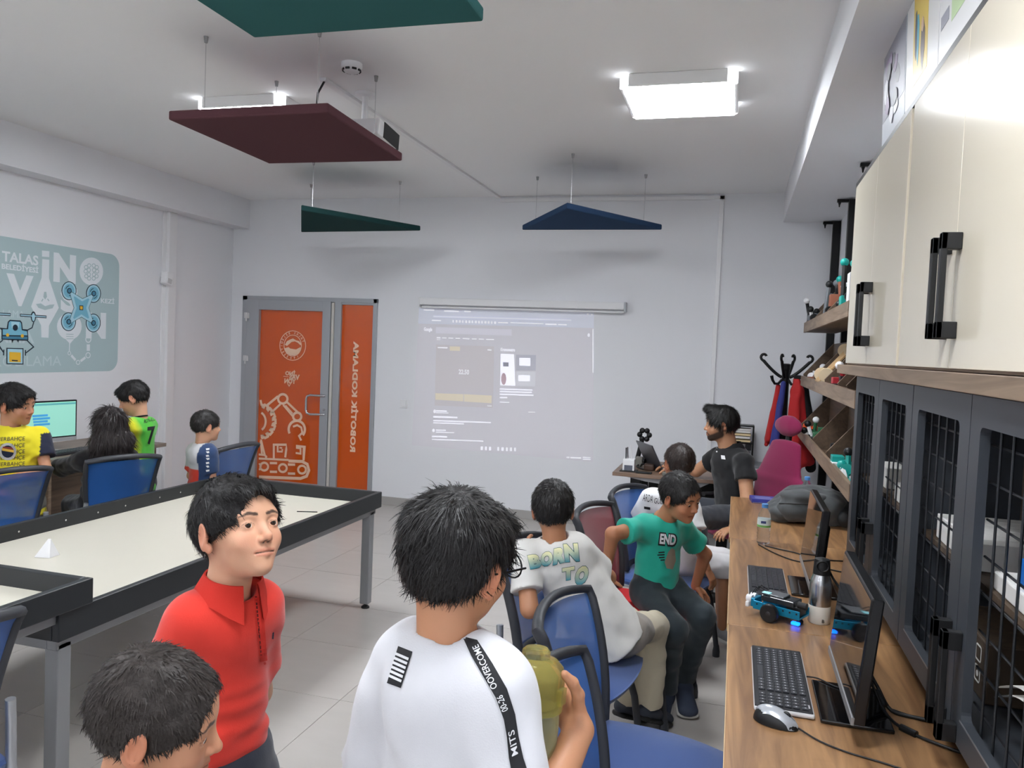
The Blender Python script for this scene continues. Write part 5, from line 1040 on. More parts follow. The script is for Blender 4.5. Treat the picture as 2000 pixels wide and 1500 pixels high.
single('wallet', G().rbox(-0.70, 6.03, 0.7505, -0.58, 6.08, 0.763, 0.004), m_black, 'flat black wallet lying on the walnut desk', 'wallet', (-0.64, 6.05, 0.75))
single('small_box', G().rbox(-0.50, 6.02, 0.7505, -0.40, 6.07, 0.775, 0.004), M('box_grey', (120, 118, 112), 0.5), 'small grey box at the front of the walnut desk', 'box', (-0.45, 6.05, 0.75))
single('brown_case', G().rbox(-0.66, 6.2, 0.7505, -0.58, 6.28, 0.80, 0.01), M('case_brown', (70, 50, 40), 0.5), 'small brown case beside the laptop', 'case', (-0.62, 6.24, 0.75))
cable([(-0.70, 6.35, 0.76), (-0.68, 6.30, 0.79), (-0.64, 6.36, 0.76), (-0.69, 6.42, 0.775), (-0.73, 6.34, 0.76), (-0.66, 6.22, 0.757)], 0.007, 'tangled black cable on the walnut desk')
cable([(-0.60, 6.5, 0.76), (-0.66, 6.45, 0.80), (-0.62, 6.40, 0.765), (-0.55, 6.52, 0.76), (-0.68, 6.56, 0.78)], 0.006, 'second tangled cable behind the laptop')
t = thing('camera_box', 'grey web camera behind the pen holder', 'camera', (-0.72, 6.40, 0.75)); obj('case', G().rbox(-0.75, 6.38, 0.752, -0.69, 6.44, 0.83, 0.01), M('box_grey'), t); obj('lens', G().lathe([(0.02, 0), (0.02, 0.02), (0.012, 0.021)], (-0.69, 6.40, 0.80), 14, (1, -0.4, 0)), m_black, t, 40)
t = thing('paper_rack', 'black framed glass rack with papers behind the teacher', 'rack', (0.09, 7.2, 0.35))
fx0, fx1, fz0, fz1 = -0.03, 0.178, 0.74, 1.078
obj('frame', G().rbox(fx0, 7.14, fz0, fx0 + 0.012, 7.30, fz1, 0.002).rbox(fx1 - 0.012, 7.14, fz0, fx1, 7.30, fz1, 0.002).rbox(fx0, 7.14, fz1 - 0.012, fx1, 7.30, fz1, 0.002).rbox(fx0, 7.14, fz0, fx1, 7.30, fz0 + 0.012, 0.002), m_blackm, t)
for i, (z, mt) in enumerate(((0.93, M('paper_yellow', (226, 206, 160), 0.7)), (0.96, m_paper), (0.985, M('paper_yellow')), (1.01, m_paper), (1.03, m_paper))): obj('paper_stack', G().rbox(0.0, 7.16, z, 0.15 - 0.006 * (i % 2), 7.29, z + 0.018, 0.002), mt, t)
obj('shelf_plate', G().rbox(fx0 + 0.012, 7.15, 0.915, fx1 - 0.012, 7.29, 0.928, 0.001), m_blackm, t)
obj('black_device', G().rbox(0.11, 7.155, 0.86, 0.16, 7.2, 0.915, 0.006).rbox(0.02, 7.16, 0.755, 0.15, 7.28, 0.84, 0.006), m_black, t)
t2 = thing('low_cabinet', 'white low cabinet behind the magenta office chair', 'cabinet', (0.14, 7.22, 0)); obj('body', G().rbox(-0.1, 7.08, 0.0, 0.30, 7.39, 0.72, 0.003), m_white, t2); obj('top_board', G().rbox(-0.11, 7.07, 0.72, 0.31, 7.395, 0.738, 0.003), M('grey_top', (120, 124, 130), 0.4), t2)
# ------------------------------------------------------------------ magenta office chair
m_mag = M('magenta_cloth', (150, 34, 84), 0.85, var=0.1, vscale=250, bump=0.3, bscale=900, sheen=0.3)
t = thing('office_chair', 'magenta office chair with headrest behind the teacher', 'office chair', (0.09, 5.77, 0))
ca = math.radians(218); cf = np.array([math.cos(ca), math.sin(ca), 0]); cl = np.array([-math.sin(ca), math.cos(ca), 0]); cb = np.array([0.09, 5.77, 0.0])
q = lambda f, l, z: cb + cf * f + cl * l + np.array([0, 0, z])
soft('seat', [grow([ec(q(-0.2, 0, 0.46), q(0.22, 0, 0.46), (0.245, 0.045), (0.24, 0.04), cl, 0.02)], 0.012)], m_mag, t)
soft('backrest', [grow([ec(q(-0.24, 0, 0.58), q(-0.30, 0, 0.80), (0.20, 0.035), (0.235, 0.035), cl, 0.03), ec(q(-0.30, 0, 0.80), q(-0.36, 0, 1.06), (0.235, 0.035), (0.15, 0.03), cl, 0.03)], 0.012)], m_mag, t)
soft('headrest', [grow([ec(q(-0.37, -0.035, 1.19), q(-0.37, 0.035, 1.19), (0.065, 0.035), (0.065, 0.035), (0, 0, 1), 0.03), el(q(-0.37, 0, 1.19), (0.135, 0.042, 0.072), np.stack([cl, cf, (0, 0, 1)], 1), 0.02)], 0.01)], m_mag, t)
obj('headrest_post', G().tube([q(-0.37, 0, 1.0), q(-0.385, 0, 1.14)], 0.022, 8), m_black, t, 60)
for s in (-1, 1):
    obj('armrest', G().tube([q(-0.1, s * 0.27, 0.66), q(0.14, s * 0.27, 0.66)], 0.028, 8, flat=0.6).tube([q(0.0, s * 0.26, 0.43), q(-0.02, s * 0.275, 0.64)], 0.018, 8), m_black, t, 60)
obj('gas_column', G().cyl(q(0, 0, 0.08), q(0, 0, 0.42), 0.028), m_black, t, 40)
for i in range(5):
    a = i * 1.2566; e = q(0.28 * math.cos(a), 0.28 * math.sin(a), 0.07); lg = obj('star_leg', G().tube([q(0, 0, 0.1), e], [0.026, 0.018], 8), m_black, t, 60)
    obj('caster', G().lathe([(0.02, -0.02), (0.028, -0.018), (0.028, 0.018), (0.02, 0.02)], e - np.array([0, 0, 0.042]), 12, (math.cos(a + ca), math.sin(a + ca), 0)), m_black, lg, 40)
# ------------------------------------------------------------------ computer desk along the left wall
m_ldesk = wood('grey_oak_desk', (110, 98, 88), (150, 136, 122), 1, 1.0, 0.45)
t = thing('computer_desk', 'grey oak computer desk along the left wall', 'desk', (-4.95, 3.9, 0))
obj('desk_top', G().rbox(XL + 0.013, 2.3, 0.72, -4.58, 5.55, 0.75, 0.003), m_ldesk, t)
for y in (2.35, 3.4, 4.45, 5.5): obj('side_panel', G().box(XL + 0.05, y - 0.012, 0, -4.65, y + 0.012, 0.72), m_oakd, t)
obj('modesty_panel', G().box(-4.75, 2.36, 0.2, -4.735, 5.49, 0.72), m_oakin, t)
t = thing('desktop_monitor', 'black framed monitor showing a teal block program on the left desk', 'monitor', (-4.97, 4.66, 0.75))
Mx = Matrix.Translation((-4.93, 4.655, 0.985)) @ Matrix.Rotation(math.radians(-8), 4, 'Z')
obj('casing', G().rbox(-0.03, -0.27, -0.14, 0.0, 0.27, 0.145, 0.004, Mx), m_bez, t)
obj('chin', G().rbox(-0.03, -0.27, -0.165, 0.002, 0.27, -0.138, 0.002, Mx), M('chin_light', (170, 170, 172), 0.4), t)
obj('screen', G().rbox(0.0002, -0.258, -0.128, 0.0015, 0.258, 0.134, 0.0004, Mx), M('screen_teal', (150, 214, 196), 0.3, emit=0.45), t)
obj('screen_bar', G().rbox(0.0016, -0.258, 0.112, 0.002, 0.258, 0.126, 0.0001, Mx), M('screen_bar', (96, 176, 176), 0.3, emit=0.35), t)
for i in range(4): obj('program_block', G().rbox(0.0016, -0.09 + 0.004 * i, 0.03 - i * 0.022, 0.002, 0.03 + 0.018 * (i % 2), 0.046 - i * 0.022, 0.0001, Mx), M('screen_block', (70, 160, 214), 0.3, emit=0.35), t)
for i in range(3): obj('program_block', G().rbox(0.0016, -0.24, 0.06 - i * 0.03, 0.002, -0.17, 0.08 - i * 0.03, 0.0001, Mx), M('screen_block'), t)
obj('stand', G().rbox(-5.02, 4.58, 0.752, -4.86, 4.74, 0.764, 0.004).rbox(-4.985, 4.62, 0.76, -4.965, 4.70, 0.95, 0.004), M('chin_light'), t)
t = thing('desktop_keyboard', 'dark keyboard on the left desk below the teal monitor', 'keyboard', (-4.74, 4.74, 0.75)); obj('body', G().rbox(-4.81, 4.52, 0.752, -4.67, 4.96, 0.77, 0.004), m_kbd, t)
g = G()
for i in range(5):
    for j in range(16): g.box(-4.80 + i * 0.025, 4.53 + j * 0.0265, 0.77, -4.78 + i * 0.025, 4.552 + j * 0.0265, 0.774)
tag(obj('keys', g, m_key, t), kind='stuff')
cable([(-4.86, 4.6, 0.755), (-4.84, 4.8, 0.757), (-4.88, 4.95, 0.757), (-4.80, 5.03, 0.755)], 0.004, 'black cable on the left desk behind the keyboard')
# ------------------------------------------------------------------ people
m_skin = M('skin', (200, 150, 120), 0.5, attr='Col', var=0.05, vscale=30, bump=0.05, bscale=500, sss=0.12)
m_hair = M('dark_hair', (30, 28, 28), 0.5, var=0.4, vscale=60, bump=0.3, bscale=220, spec=0.4)
m_hairb = M('brown_black_hair', (52, 46, 43), 0.48, var=0.4, vscale=60, bump=0.3, bscale=220, spec=0.3)
m_eye = M('eye', (240, 238, 234), 0.08, attr='Col')
m_cloth = M('printed_cloth', (220, 220, 220), 0.85, attr='Col', var=0.04, vscale=40, bump=0.12, bscale=420, sheen=0.2)
m_shoe = M('shoe_cloth', (60, 66, 78), 0.7, var=0.15, vscale=30)
SKIN = {'light': (214, 164, 134), 'mid': (196, 142, 110), 'tan': (178, 122, 90)}
def rotm(yaw, pitch=0, roll=0):
    """columns: right, forward, up; yaw = compass direction of the face in degrees from +X"""
    a = math.radians(yaw - 90); Rz = Matrix.Rotation(a, 3, 'Z') @ Matrix.Rotation(math.radians(pitch), 3, 'X') @ Matrix.Rotation(math.radians(roll), 3, 'Y')
    return np.array(Rz)
def head_shapes(neck, man=False, jaw=1.0):
    P = [el((0, -0.012, 0.028), (0.0735, 0.092, 0.084)), el((0, 0.034, 0.032), (0.062, 0.046, 0.05)), el((0, 0.03, -0.03), (0.057, 0.052, 0.062)), el((0, 0.03, -0.062), (0.043 * jaw, 0.045, 0.033)),
         el((0, 0.064, -0.083), (0.020 * jaw, 0.018, 0.016), k=0.022), el((0, 0.055, -0.05), (0.034, 0.029, 0.026), k=0.015), rc((-0.038, 0.067, 0.021), (0.038, 0.067, 0.021), 0.012, 0.012, 0.015)]
    P.append(ec((0, -0.022, -0.045), neck, (0.044, 0.046) if not man else (0.054, 0.056), (0.049, 0.048) if not man else (0.062, 0.06), (1, 0, 0), 0.025))
    for s in (-1, 1):
        P += [el((s * 0.034, 0.055, -0.026), (0.025, 0.023, 0.024), k=0.02), el((s * 0.031, 0.089, 0.004), (0.019, 0.013, 0.0115), k=0.010, op='s'), el((s * 0.031, 0.0685, 0.003), (0.0155, 0.0145, 0.0125), k=0.005)]
    P += [rc((0, 0.077, 0.008), (0, 0.0935, -0.021), 0.0065, 0.009, 0.012), el((0, 0.0955, -0.025), (0.0098, 0.009, 0.0085), k=0.006)]
    for s in (-1, 1):
        P += [el((s * 0.0105, 0.086, -0.029), (0.0066, 0.008, 0.006), k=0.005), rc((s * 0.020, 0.0715, -0.0525), (0, 0.0835, -0.050), 0.003, 0.0054, 0.006), rc((s * 0.017, 0.0725, -0.0575), (0, 0.082, -0.0595), 0.003, 0.006, 0.006)]
    for s in (-1, 1):
        P += [el((s * 0.0055, 0.0925, -0.0350), (0.003, 0.0045, 0.0025), k=0.001, op='s'), rc((s * 0.0235, 0.0785, -0.0555), (0, 0.0895, -0.0545), 0.001, 0.0016, 0.002, 's'), el((s * 0.031, 0.0850, 0.0025), (0.0130, 0.0085, 0.0047), k=0.001, op='s')]
        Re = np.array(Matrix.Rotation(s * math.radians(-20), 3, 'Z') @ Matrix.Rotation(math.radians(-12), 3, 'X'))
        P += [el((s * 0.0755, -0.012, -0.002), (0.0075, 0.020, 0.031), Re, 0.006), el((s * 0.072, -0.002, -0.028), (0.007, 0.009, 0.011), k=0.006), el((s * 0.0845, -0.007, 0.0), (0.0065, 0.0125, 0.021), Re, 0.002, 's'), el((s * 0.0765, 0.001, -0.006), (0.005, 0.005, 0.007), k=0.003)]
    return P
def mixc(c, t, m): return c + (np.array(t)[None, :] - c) * np.clip(m, 0, 1)[:, None]
def seg_d(p, a, b):
    a, b = np.array(a), np.array(b); t = np.clip(((p - a) @ (b - a)) / ((b - a) @ (b - a)), 0, 1); return np.linalg.norm(p - a - t[:, None] * (b - a), axis=1)
def face_colour(V, tone, brow=(30, 24, 22), beard=0.0):
    base = np.array(lin(tone)); n = len(V); c = np.tile(base, (n, 1)); x = np.abs(V[:, 0]); y = V[:, 1]; z = V[:, 2]; xz = np.stack([x, z], 1)
    c = mixc(c, base * np.array([1.05, 0.82, 0.80]), np.exp(-((x - 0.038) ** 2 + (z + 0.03) ** 2) / 0.0005) * (y > 0.03) * 0.5)
    c = mixc(c, base * np.array([1.05, 0.80, 0.76]), np.exp(-(x ** 2 + (z + 0.025) ** 2) / 0.00016) * (y > 0.07) * 0.5)
    c = mixc(c, base * np.array([1.08, 0.75, 0.72]), (x > 0.0725) * 0.6 * (np.abs(y + 0.01) < 0.04) * (np.abs(z) < 0.045))
    if beard > 0:
        yz = np.stack([y, z], 1); d = np.minimum(seg_d(yz, (0.0, 0.005), (0.006, -0.045)) + 0.006, seg_d(yz, (0.008, -0.056), (0.072, -0.084))); m = np.clip((0.027 - d) / 0.010, 0, 1) * np.clip((0.01 - z) / 0.012, 0, 1) * (x > -1); m2 = np.clip((0.008 - seg_d(xz, (0, -0.042), (0.028, -0.056))) / 0.003, 0, 1) * (y > 0.05)
        c = mixc(c, np.array(lin((24, 20, 19))), np.maximum(m, m2) * beard)
    lip = np.clip((0.0062 - np.minimum(seg_d(xz, (0, -0.0505), (0.021, -0.0535)), seg_d(xz, (0, -0.0592), (0.018, -0.0572)))) / 0.003, 0, 1) * (y > 0.06)
    c = mixc(c, base * np.array([0.84, 0.56, 0.55]), lip * 0.75)
    sl = np.clip((0.0018 - np.abs(z + 0.0548)) / 0.001, 0, 1) * (x < 0.0225) * (y > 0.06); c = mixc(c, base * 0.25, sl)
    no = np.clip((0.0038 - np.hypot(x - 0.0055, z + 0.0345)) / 0.0015, 0, 1) * (y > 0.083); c = mixc(c, base * 0.2, no)
    bd = np.minimum(seg_d(xz, (0.013, 0.0235), (0.031, 0.0275)), seg_d(xz, (0.031, 0.0275), (0.050, 0.0210))); wd = 0.0042 - 0.0022 * np.clip((x - 0.03) / 0.02, 0, 1)
    c = mixc(c, np.array(lin(brow)), np.clip((wd - bd) / 0.0015, 0, 1) * (y > 0.04) * 0.9)
    # lash line round the eye opening
    e = np.hypot((x - 0.031) / 0.0138, (z - 0.0025) / 0.0060); c = mixc(c, base * 0.28, np.clip(1 - np.abs(e - 1.0) / 0.14, 0, 1) * (y > 0.06) * (0.35 + 0.6 * (z > 0.004)))
    return c
def hair_shapes(style):
    th = {'short': 0.0095, 'crop': 0.007, 'full': 0.0095, 'quiff': 0.010, 'long': 0.014}[style]
    P = [el((0, -0.013, 0.030), (0.0735 + th, 0.092 + th, 0.084 + th)), el((0, 0.034, 0.034), (0.062 + th, 0.046 + th, 0.05 + th), k=0.01)]
    if style == 'quiff': P += [el((0, 0.045, 0.095), (0.05, 0.045, 0.030), k=0.02), el((0.0, 0.074, 0.106), (0.036, 0.024, 0.024), k=0.015)]
    elif style == 'long':
        P += [ec((0, -0.055, 0.03), (0, -0.075, -0.09), (0.088, 0.062), (0.108, 0.05), (1, 0, 0), 0.03), ec((0, -0.075, -0.09), (0, -0.070, -0.165), (0.112, 0.048), (0.11, 0.035), (1, 0, 0), 0.03)]
    elif style != 'crop': P += [el((0.01, 0.060, 0.072), (0.052, 0.034, 0.026), k=0.02)]
    if style == 'full': P += [el((0, -0.024, 0.062), (0.081, 0.092, 0.060), k=0.02)]
    P += [el((-0.006 if style == 'short' else 0, 0.120, -0.012 + {'quiff': 0.004, 'crop': 0.006}.get(style, 0.0)), (0.071, 0.080, 0.086), k=0.006, op='s'), el((0, 0.078, -0.066), (0.12, 0.06, 0.078), k=0.006, op='s')]
    if style != 'long': P += [plane_cut((0, -0.02, -0.022), (0, 0.36, -0.93))]
    P += [el((s * 0.086, -0.006, -0.016), (0.017, 0.025, 0.040), k=0.004, op='s') for s in (-1, 1)] if style != 'long' else []
    return P
def strands(V, F, n, ln, seed, crown=(0.012, -0.045, 0.12), wid=0.0009, jit=0.24, lift=0.14):
    """short hair ribbons combed away from the crown"""
    R = np.random.default_rng(seed); tri = V[F]; ctr = tri.mean(1); nr = np.cross(tri[:, 2] - tri[:, 0], tri[:, 3] - tri[:, 1]); L = np.linalg.norm(nr, axis=1) + 1e-12; out = (ctr - np.array([0, -0.015, 0.0])); nr = nr / L[:, None]
    flip = (nr * out).sum(1) < 0; nr[flip] *= -1
    ok = (ctr[:, 2] > -0.05) | (ctr[:, 1] < 0.0); ids = np.flatnonzero(ok & ((nr * out / np.linalg.norm(out, axis=1)[:, None]).sum(1) > 0.3))
    pick = R.choice(ids, n); p = ctr[pick] + R.normal(0, 0.001, (n, 3)); nn = nr[pick]
    d = p - np.array(crown); d = d - nn * (d * nn).sum(1)[:, None]; d /= np.linalg.norm(d, axis=1)[:, None] + 1e-9; d = d + R.normal(0, jit, (n, 3)); d = d - nn * (d * nn).sum(1)[:, None] * 0.8; d /= np.linalg.norm(d, axis=1)[:, None] + 1e-9
    side = np.cross(d, nn); side /= np.linalg.norm(side, axis=1)[:, None] + 1e-9; l = ln * R.uniform(0.6, 1.3, n)
    a = p - nn * 0.001; b = p + d * (l * 0.5)[:, None] + nn * (l * lift * 0.5)[:, None]; c = p + d * l[:, None] + nn * (l * lift * 0.35)[:, None] - np.array([0, 0, 1.0]) * (l * 0.10)[:, None]
    w_ = wid * R.uniform(0.7, 1.3, n)[:, None]; vs = np.concatenate([a - side * w_, a + side * w_, b - side * w_ * 0.8, b + side * w_ * 0.8, c - side * w_ * 0.15, c + side * w_ * 0.15]); i = np.arange(n)
    return vs, np.concatenate([np.stack([i, i + n, i + 3 * n, i + 2 * n], 1), np.stack([i + 2 * n, i + 3 * n, i + 5 * n, i + 4 * n], 1)])
def make_head(person, body_parts, body_cols, pos, yaw, pitch, roll, scale, tone, neck_base, style, hmat, vox=0.003, gaze=(0, 1, 0), brow=(30, 24, 22), beard=0.0, man=False, ns=2500, ln=0.02, seed=1, jaw=1.0, eyes=True):
    R = rotm(yaw, pitch, roll); pos = np.array(pos, dtype=float)
    nb = (R.T @ (np.array(neck_base) - pos)) / scale
    V, F = grow(head_shapes(nb, man, jaw), vox / scale); C = face_colour(V, tone, brow, beard); W = lambda q: (q * scale) @ R.T + pos
    body_parts.append((W(V), F)); body_cols.append(C)
    sd = lambda x, y, z: 0.0024 * lattice(x * 1.3, y * 0.5, z * 0.7, 130, seed) + 0.0022 * lattice(x, y, z, 46, seed + 2) + (0.006 * lattice(x * 1.4, y * 1.4, z * 0.25, 50, seed + 5) if style == 'long' else 0)
    Vh, Fh = grow(hair_shapes(style), max(vox, 0.003) / scale, sd)
    parts = [(W(Vh), Fh)]
    if ns:
        Vs, Fs = strands(Vh, Fh, ns, (ln if vox < 0.003 else ln * 1.5) if style != 'long' else 0.05, seed, wid=0.0009 if vox < 0.003 else 0.0014, lift=0.14 if vox < 0.003 else 0.22); parts.append((W(Vs), Fs))
    soft('hair', parts, hmat, person)
    if eyes:
        for s in (-1, 1):
            g = G(); c0 = np.array([s * 0.031, 0.0690, 0.0027]); gz = np.array(gaze, dtype=float); gz /= np.linalg.norm(gz); Gs = G().sphere((0, 0, 0), 0.0126, 14)
            Q = np.array(Gs.v); dt = Q @ gz / 0.0126; col = np.tile(np.array(lin((232, 226, 220))), (len(Q), 1))
            # a finer cap carries iris and pupil
            ax1 = np.cross(gz, (0, 0, 1.0)); ax1 /= np.linalg.norm(ax1); ax2 = np.cross(ax1, gz); vs = []; cc = []; fs = []; n = 20; rr = [0.0, 0.0026, 0.0030, 0.0060, 0.0067]
            for r in rr:
                for j in range(n):
                    a = 6.2832 * j / n; vs.append(gz * math.sqrt(0.01275 ** 2 - r * r) + (ax1 * math.cos(a) + ax2 * math.sin(a)) * r); cc.append(lin((8, 7, 7)) if r < 0.0029 else lin((52, 32, 22)) if r < 0.0064 else lin((40, 28, 22)))
            for k in range(len(rr) - 1):
                for j in range(n): fs.append((k * n + j, k * n + (j + 1) % n, (k + 1) * n + (j + 1) % n, (k + 1) * n + j))
            Fq = np.array([f if len(f) == 4 else tuple(f[:4]) for f in Gs.f if len(f) == 4]); parts = [(W(Q + c0), Fq), (W(np.array(vs) + c0), np.array(fs)[:, ::-1])]
            soft('eye', parts, m_eye, person, [col, np.array(cc)])
    return R
def hand_shapes(wrist, fdir, back, s=1.0, curl=(0.3, 0.35, 0.4, 0.45), thumb=(0.75, 0.55, -0.35), right=True, spread=0.06, tcurl=0.3):
    """palm and five fingers; fdir = finger direction, back = direction the back of the hand faces"""
    w0 = np.array(wrist, dtype=float); y = np.array(fdir, dtype=float); y /= np.linalg.norm(y); z = np.array(back, dtype=float); z = z - y * (z @ y); z /= np.linalg.norm(z); x = np.cross(y, z)
    if not right: x = -x          # x points to the thumb side
    x = -x; T = lambda p: w0 + (x * p[0] + y * p[1] + z * p[2]) * s
    P = [ec(T((0, 0.0, 0)), T((0, 0.066, 0)), (0.024 * s, 0.017 * s), (0.035 * s, 0.012 * s), x, 0.012 * s), rc(T((0.02, 0.015, -0.006)), T((0.03, 0.045, -0.006)), 0.013 * s, 0.012 * s, 0.012 * s)]
    for i, (fx, L) in enumerate(((0.026, 0.060), (0.0085, 0.067), (-0.0095, 0.062), (-0.0265, 0.049))):
        p = np.array([fx, 0.068, 0.0]); ang = 0.0; sp = (1.5 - i) * spread
        for j, (fr, r0, r1) in enumerate(((0.45, 0.0088, 0.0080), (0.31, 0.0080, 0.0074), (0.24, 0.0074, 0.0062))):
            ang += curl[i] * (1.0 if j == 0 else 1.25 if j == 1 else 0.8); d = np.array([math.sin(sp) * math.cos(ang), math.cos(sp) * math.cos(ang), -math.sin(ang)]); e = p + d * L * fr; P.append(rc(T(p), T(e), r0 * s, r1 * s, 0.003 * s)); p = e
    p = np.array([0.027, 0.022, -0.006]); d = np.array(thumb, dtype=float); d /= np.linalg.norm(d)
    for j, (L, r0, r1) in enumerate(((0.034, 0.0115, 0.0098), (0.028, 0.0098, 0.0088), (0.022, 0.0088, 0.0068))):
        e = p + d * L; P.append(rc(T(p), T(e), r0 * s, r1 * s, 0.005 * s)); p = e; d = d + np.array([-0.35, 0.3, -0.35]) * tcurl; d /= np.linalg.norm(d)
    return P
def flatcol(parts, tone): return [np.tile(np.array(lin(tone)), (len(p[0]), 1)) for p in parts]
def wrinkle(A, seed, s=16, dirn=(0.5, 0.5, 1.6)): return lambda x, y, z: A * lattice(x * dirn[0], y * dirn[1], z * dirn[2], s, seed) + 0.5 * A * lattice(x, y, z, s * 2.3, seed + 1)
def arm_shapes(sh, elb, wr_, r=1.0): return [rc(sh, elb, 0.038 * r, 0.031 * r, 0.02), rc(elb, wr_, 0.032 * r, 0.0215 * r, 0.015)]
def lerp(a, b, t): return tuple(np.array(a) + (np.array(b) - np.array(a)) * t)
def shirt_shapes(hem, chest, shl, shr, neck_b, neck_t, lat, wh, wc, sl, sr, slen=0.62, sr_r=(0.062, 0.068), neck_r=0.052):
    """torso tube from hem to chest, yoke between the shoulders, sleeves cut flat; sl, sr = elbows"""
    P = [ec(hem, chest, wh, wc, lat, 0.03, cut0=True), rc(lerp(shl, shr, 0.12), lerp(shl, shr, 0.88), 0.055, 0.055, 0.05), el(lerp(chest, neck_b, 0.5), (wc[0] * 0.9, wc[0] * 0.9, 0.09) if False else (wc[1] * 1.05,) * 3, k=0.06)]
    for sh, eb in ((shl, sl), (shr, sr)):
        e = lerp(sh, eb, slen); P.append(ec(lerp(sh, eb, -0.05), e, (sr_r[0], sr_r[0]), (sr_r[1], sr_r[1]), (0, 0, 1) if abs(np.array(eb)[2] - np.array(sh)[2]) < 0.12 else lat, 0.035, cut1=True))
    P.append(ec(lerp(neck_b, neck_t, -0.2), lerp(neck_b, neck_t, 2.0), (neck_r, neck_r), (neck_r, neck_r), lat, 0.012, op='s'))
    return P
def shoe(person, ankle, toe, mat, sole, s=1.0):
    """shoe from heel to toe, with its sole as a part of it"""
    a = np.array(ankle, dtype=float); t_ = np.array(toe, dtype=float); d = t_ - a; d /= np.linalg.norm(d); zu = np.array([0, 0, 1.0]); zu = zu - d * (zu @ d); zu /= np.linalg.norm(zu); lt = np.cross(d, zu)
    h = a - d * 0.045 * s
    up = soft('shoe', [grow([ec(h + zu * 0.01, t_ + zu * 0.0, (0.034 * s, 0.032 * s), (0.04 * s, 0.026 * s), lt, 0.02), rc(a + zu * 0.02, a + zu * 0.055, 0.036 * s, 0.034 * s, 0.03), plane_cut(a - zu * 0.018, -zu), plane_cut(a + zu * 0.075 * s, zu)], 0.006)], mat, person)
    soft('sole', [grow([ec(h - zu * 0.022, t_ - zu * 0.02, (0.038 * s, 0.018), (0.044 * s, 0.018), lt, 0.01), plane_cut(a - zu * 0.012, zu), plane_cut(a - zu * 0.035, -zu)], 0.006)], sole, up)
def bvh_of(o):
    me = o.data; off = Vector(o['base']); return BVHTree.FromPolygons([v.co + off for v in me.vertices], [tuple(p.vertices) for p in me.polygons])
def drape(name, vs2, fs, o, u, v, direction, bvh, mat, parent, lift=0.0015, maxlen=0.012, eye=None):
    """flat outline (2-D vertices in the frame o,u,v) pushed along a direction onto a garment"""
    bm = bmesh.new(); bv = [bm.verts.new((p[0], p[1], 0)) for p in vs2]
    for f in fs:
        try: bm.faces.new([bv[i] for i in f])
        except ValueError: pass
    bmesh.ops.triangulate(bm, faces=bm.faces[:])
    for _ in range(6):
        E = [e for e in bm.edges if e.calc_length() > maxlen]
        if not E: break
        bmesh.ops.subdivide_edges(bm, edges=E, cuts=1); bmesh.ops.triangulate(bm, faces=[f for f in bm.faces if len(f.verts) > 3])
    o, u, v, dr = [Vector(a) for a in (o, u, v, direction)]; dr.normalize(); g = G(); bm.verts.index_update(); P = []; last = 0.1
    for w_ in bm.verts:
        p = o + u * w_.co.x + v * w_.co.y; dr = (p - eye).normalized() if eye is not None else dr; h = bvh.ray_cast(p, dr)
        if h[0] is not None: P.append(h[0] - dr * lift + h[1] * 0.0005 * (1 if h[1].dot(dr) < 0 else -1)); last = h[3]
        else: P.append(None)
    F = [tuple(x.index for x in f.verts) for f in bm.faces]; bm.free(); F = [f for f in F if all(P[i] is not None for i in f)]
    if not F: return None
    g.add([p if p is not None else Vector((0, 0, -5)) for p in P], F)
    used = sorted({i for f in g.f for i in f}); mp = {a: i for i, a in enumerate(used)}; g2 = G(); g2.v = [g.v[i] for i in used]; g2.f = [tuple(mp[i] for i in f) for f in g.f]
    return obj(name, g2, mat, parent)
def drape_text(name, s, wd, ht, o, u, v, direction, bvh, mat, parent, bold=0.02, **k):
    vs, fs = text_geo(s, 1.0, bold=bold); a0 = min(p[0] for p in vs); a1 = max(p[0] for p in vs); b0 = min(p[1] for p in vs); b1 = max(p[1] for p in vs)
    return drape(name, [((p[0] - (a0 + a1) / 2) / (a1 - a0) * wd, (p[1] - (b0 + b1) / 2) / (b1 - b0) * ht) for p in vs], fs, o, u, v, direction, bvh, mat, parent, **k)

EYE = Vector((0, 0, H)); FPX = 1536.03
def drape_px(name, pts, fs, bvh, mat, parent, **k):
    """print drawn in photograph units, laid onto the garment it belongs to"""
    k0 = 0.45 / FPX; o = EYE + f_ * 0.45
    return drape(name, [((p[0] - 1000) * k0, (p[1] - 750) * k0) for p in pts], fs, o, r_, d_, f_, bvh, mat, parent, eye=EYE, maxlen=k.pop('maxlen', 0.0025), **k)
def px_text(name, s, p0, ux, uy, bvh, mat, parent, bold=0.02, **k):
    """line of lettering filling the parallelogram with lower left corner p0, along ux and up uy"""
    vs, fs = text_geo(s, 1.0, bold=bold, align='LEFT'); a0 = min(p[0] for p in vs); a1 = max(p[0] for p in vs); b0 = min(p[1] for p in vs); b1 = max(p[1] for p in vs)
    P = [(p0[0] + ux[0] * (p[0] - a0) / (a1 - a0) + uy[0] * (p[1] - b0) / (b1 - b0), p0[1] + ux[1] * (p[0] - a0) / (a1 - a0) + uy[1] * (p[1] - b0) / (b1 - b0)) for p in vs]
    return drape_px(name, P, fs, bvh, mat, parent, **k)
def px_poly(name, pts, bvh, mat, parent, **k): return drape_px(name, pts, [tuple(range(len(pts)))], bvh, mat, parent, **k)
def person(label, base): return thing('person', label, 'person', base)
def C_(c): return np.array(lin(c))
def garment(name, prims, vox, disp, colfn, p, mat=None):
    V, F = grow(prims, vox, disp); return soft(name, [(V, F)], mat or m_cloth, p, [colfn(V)])
def plain(c): return lambda V: np.tile(C_(c), (len(V), 1))
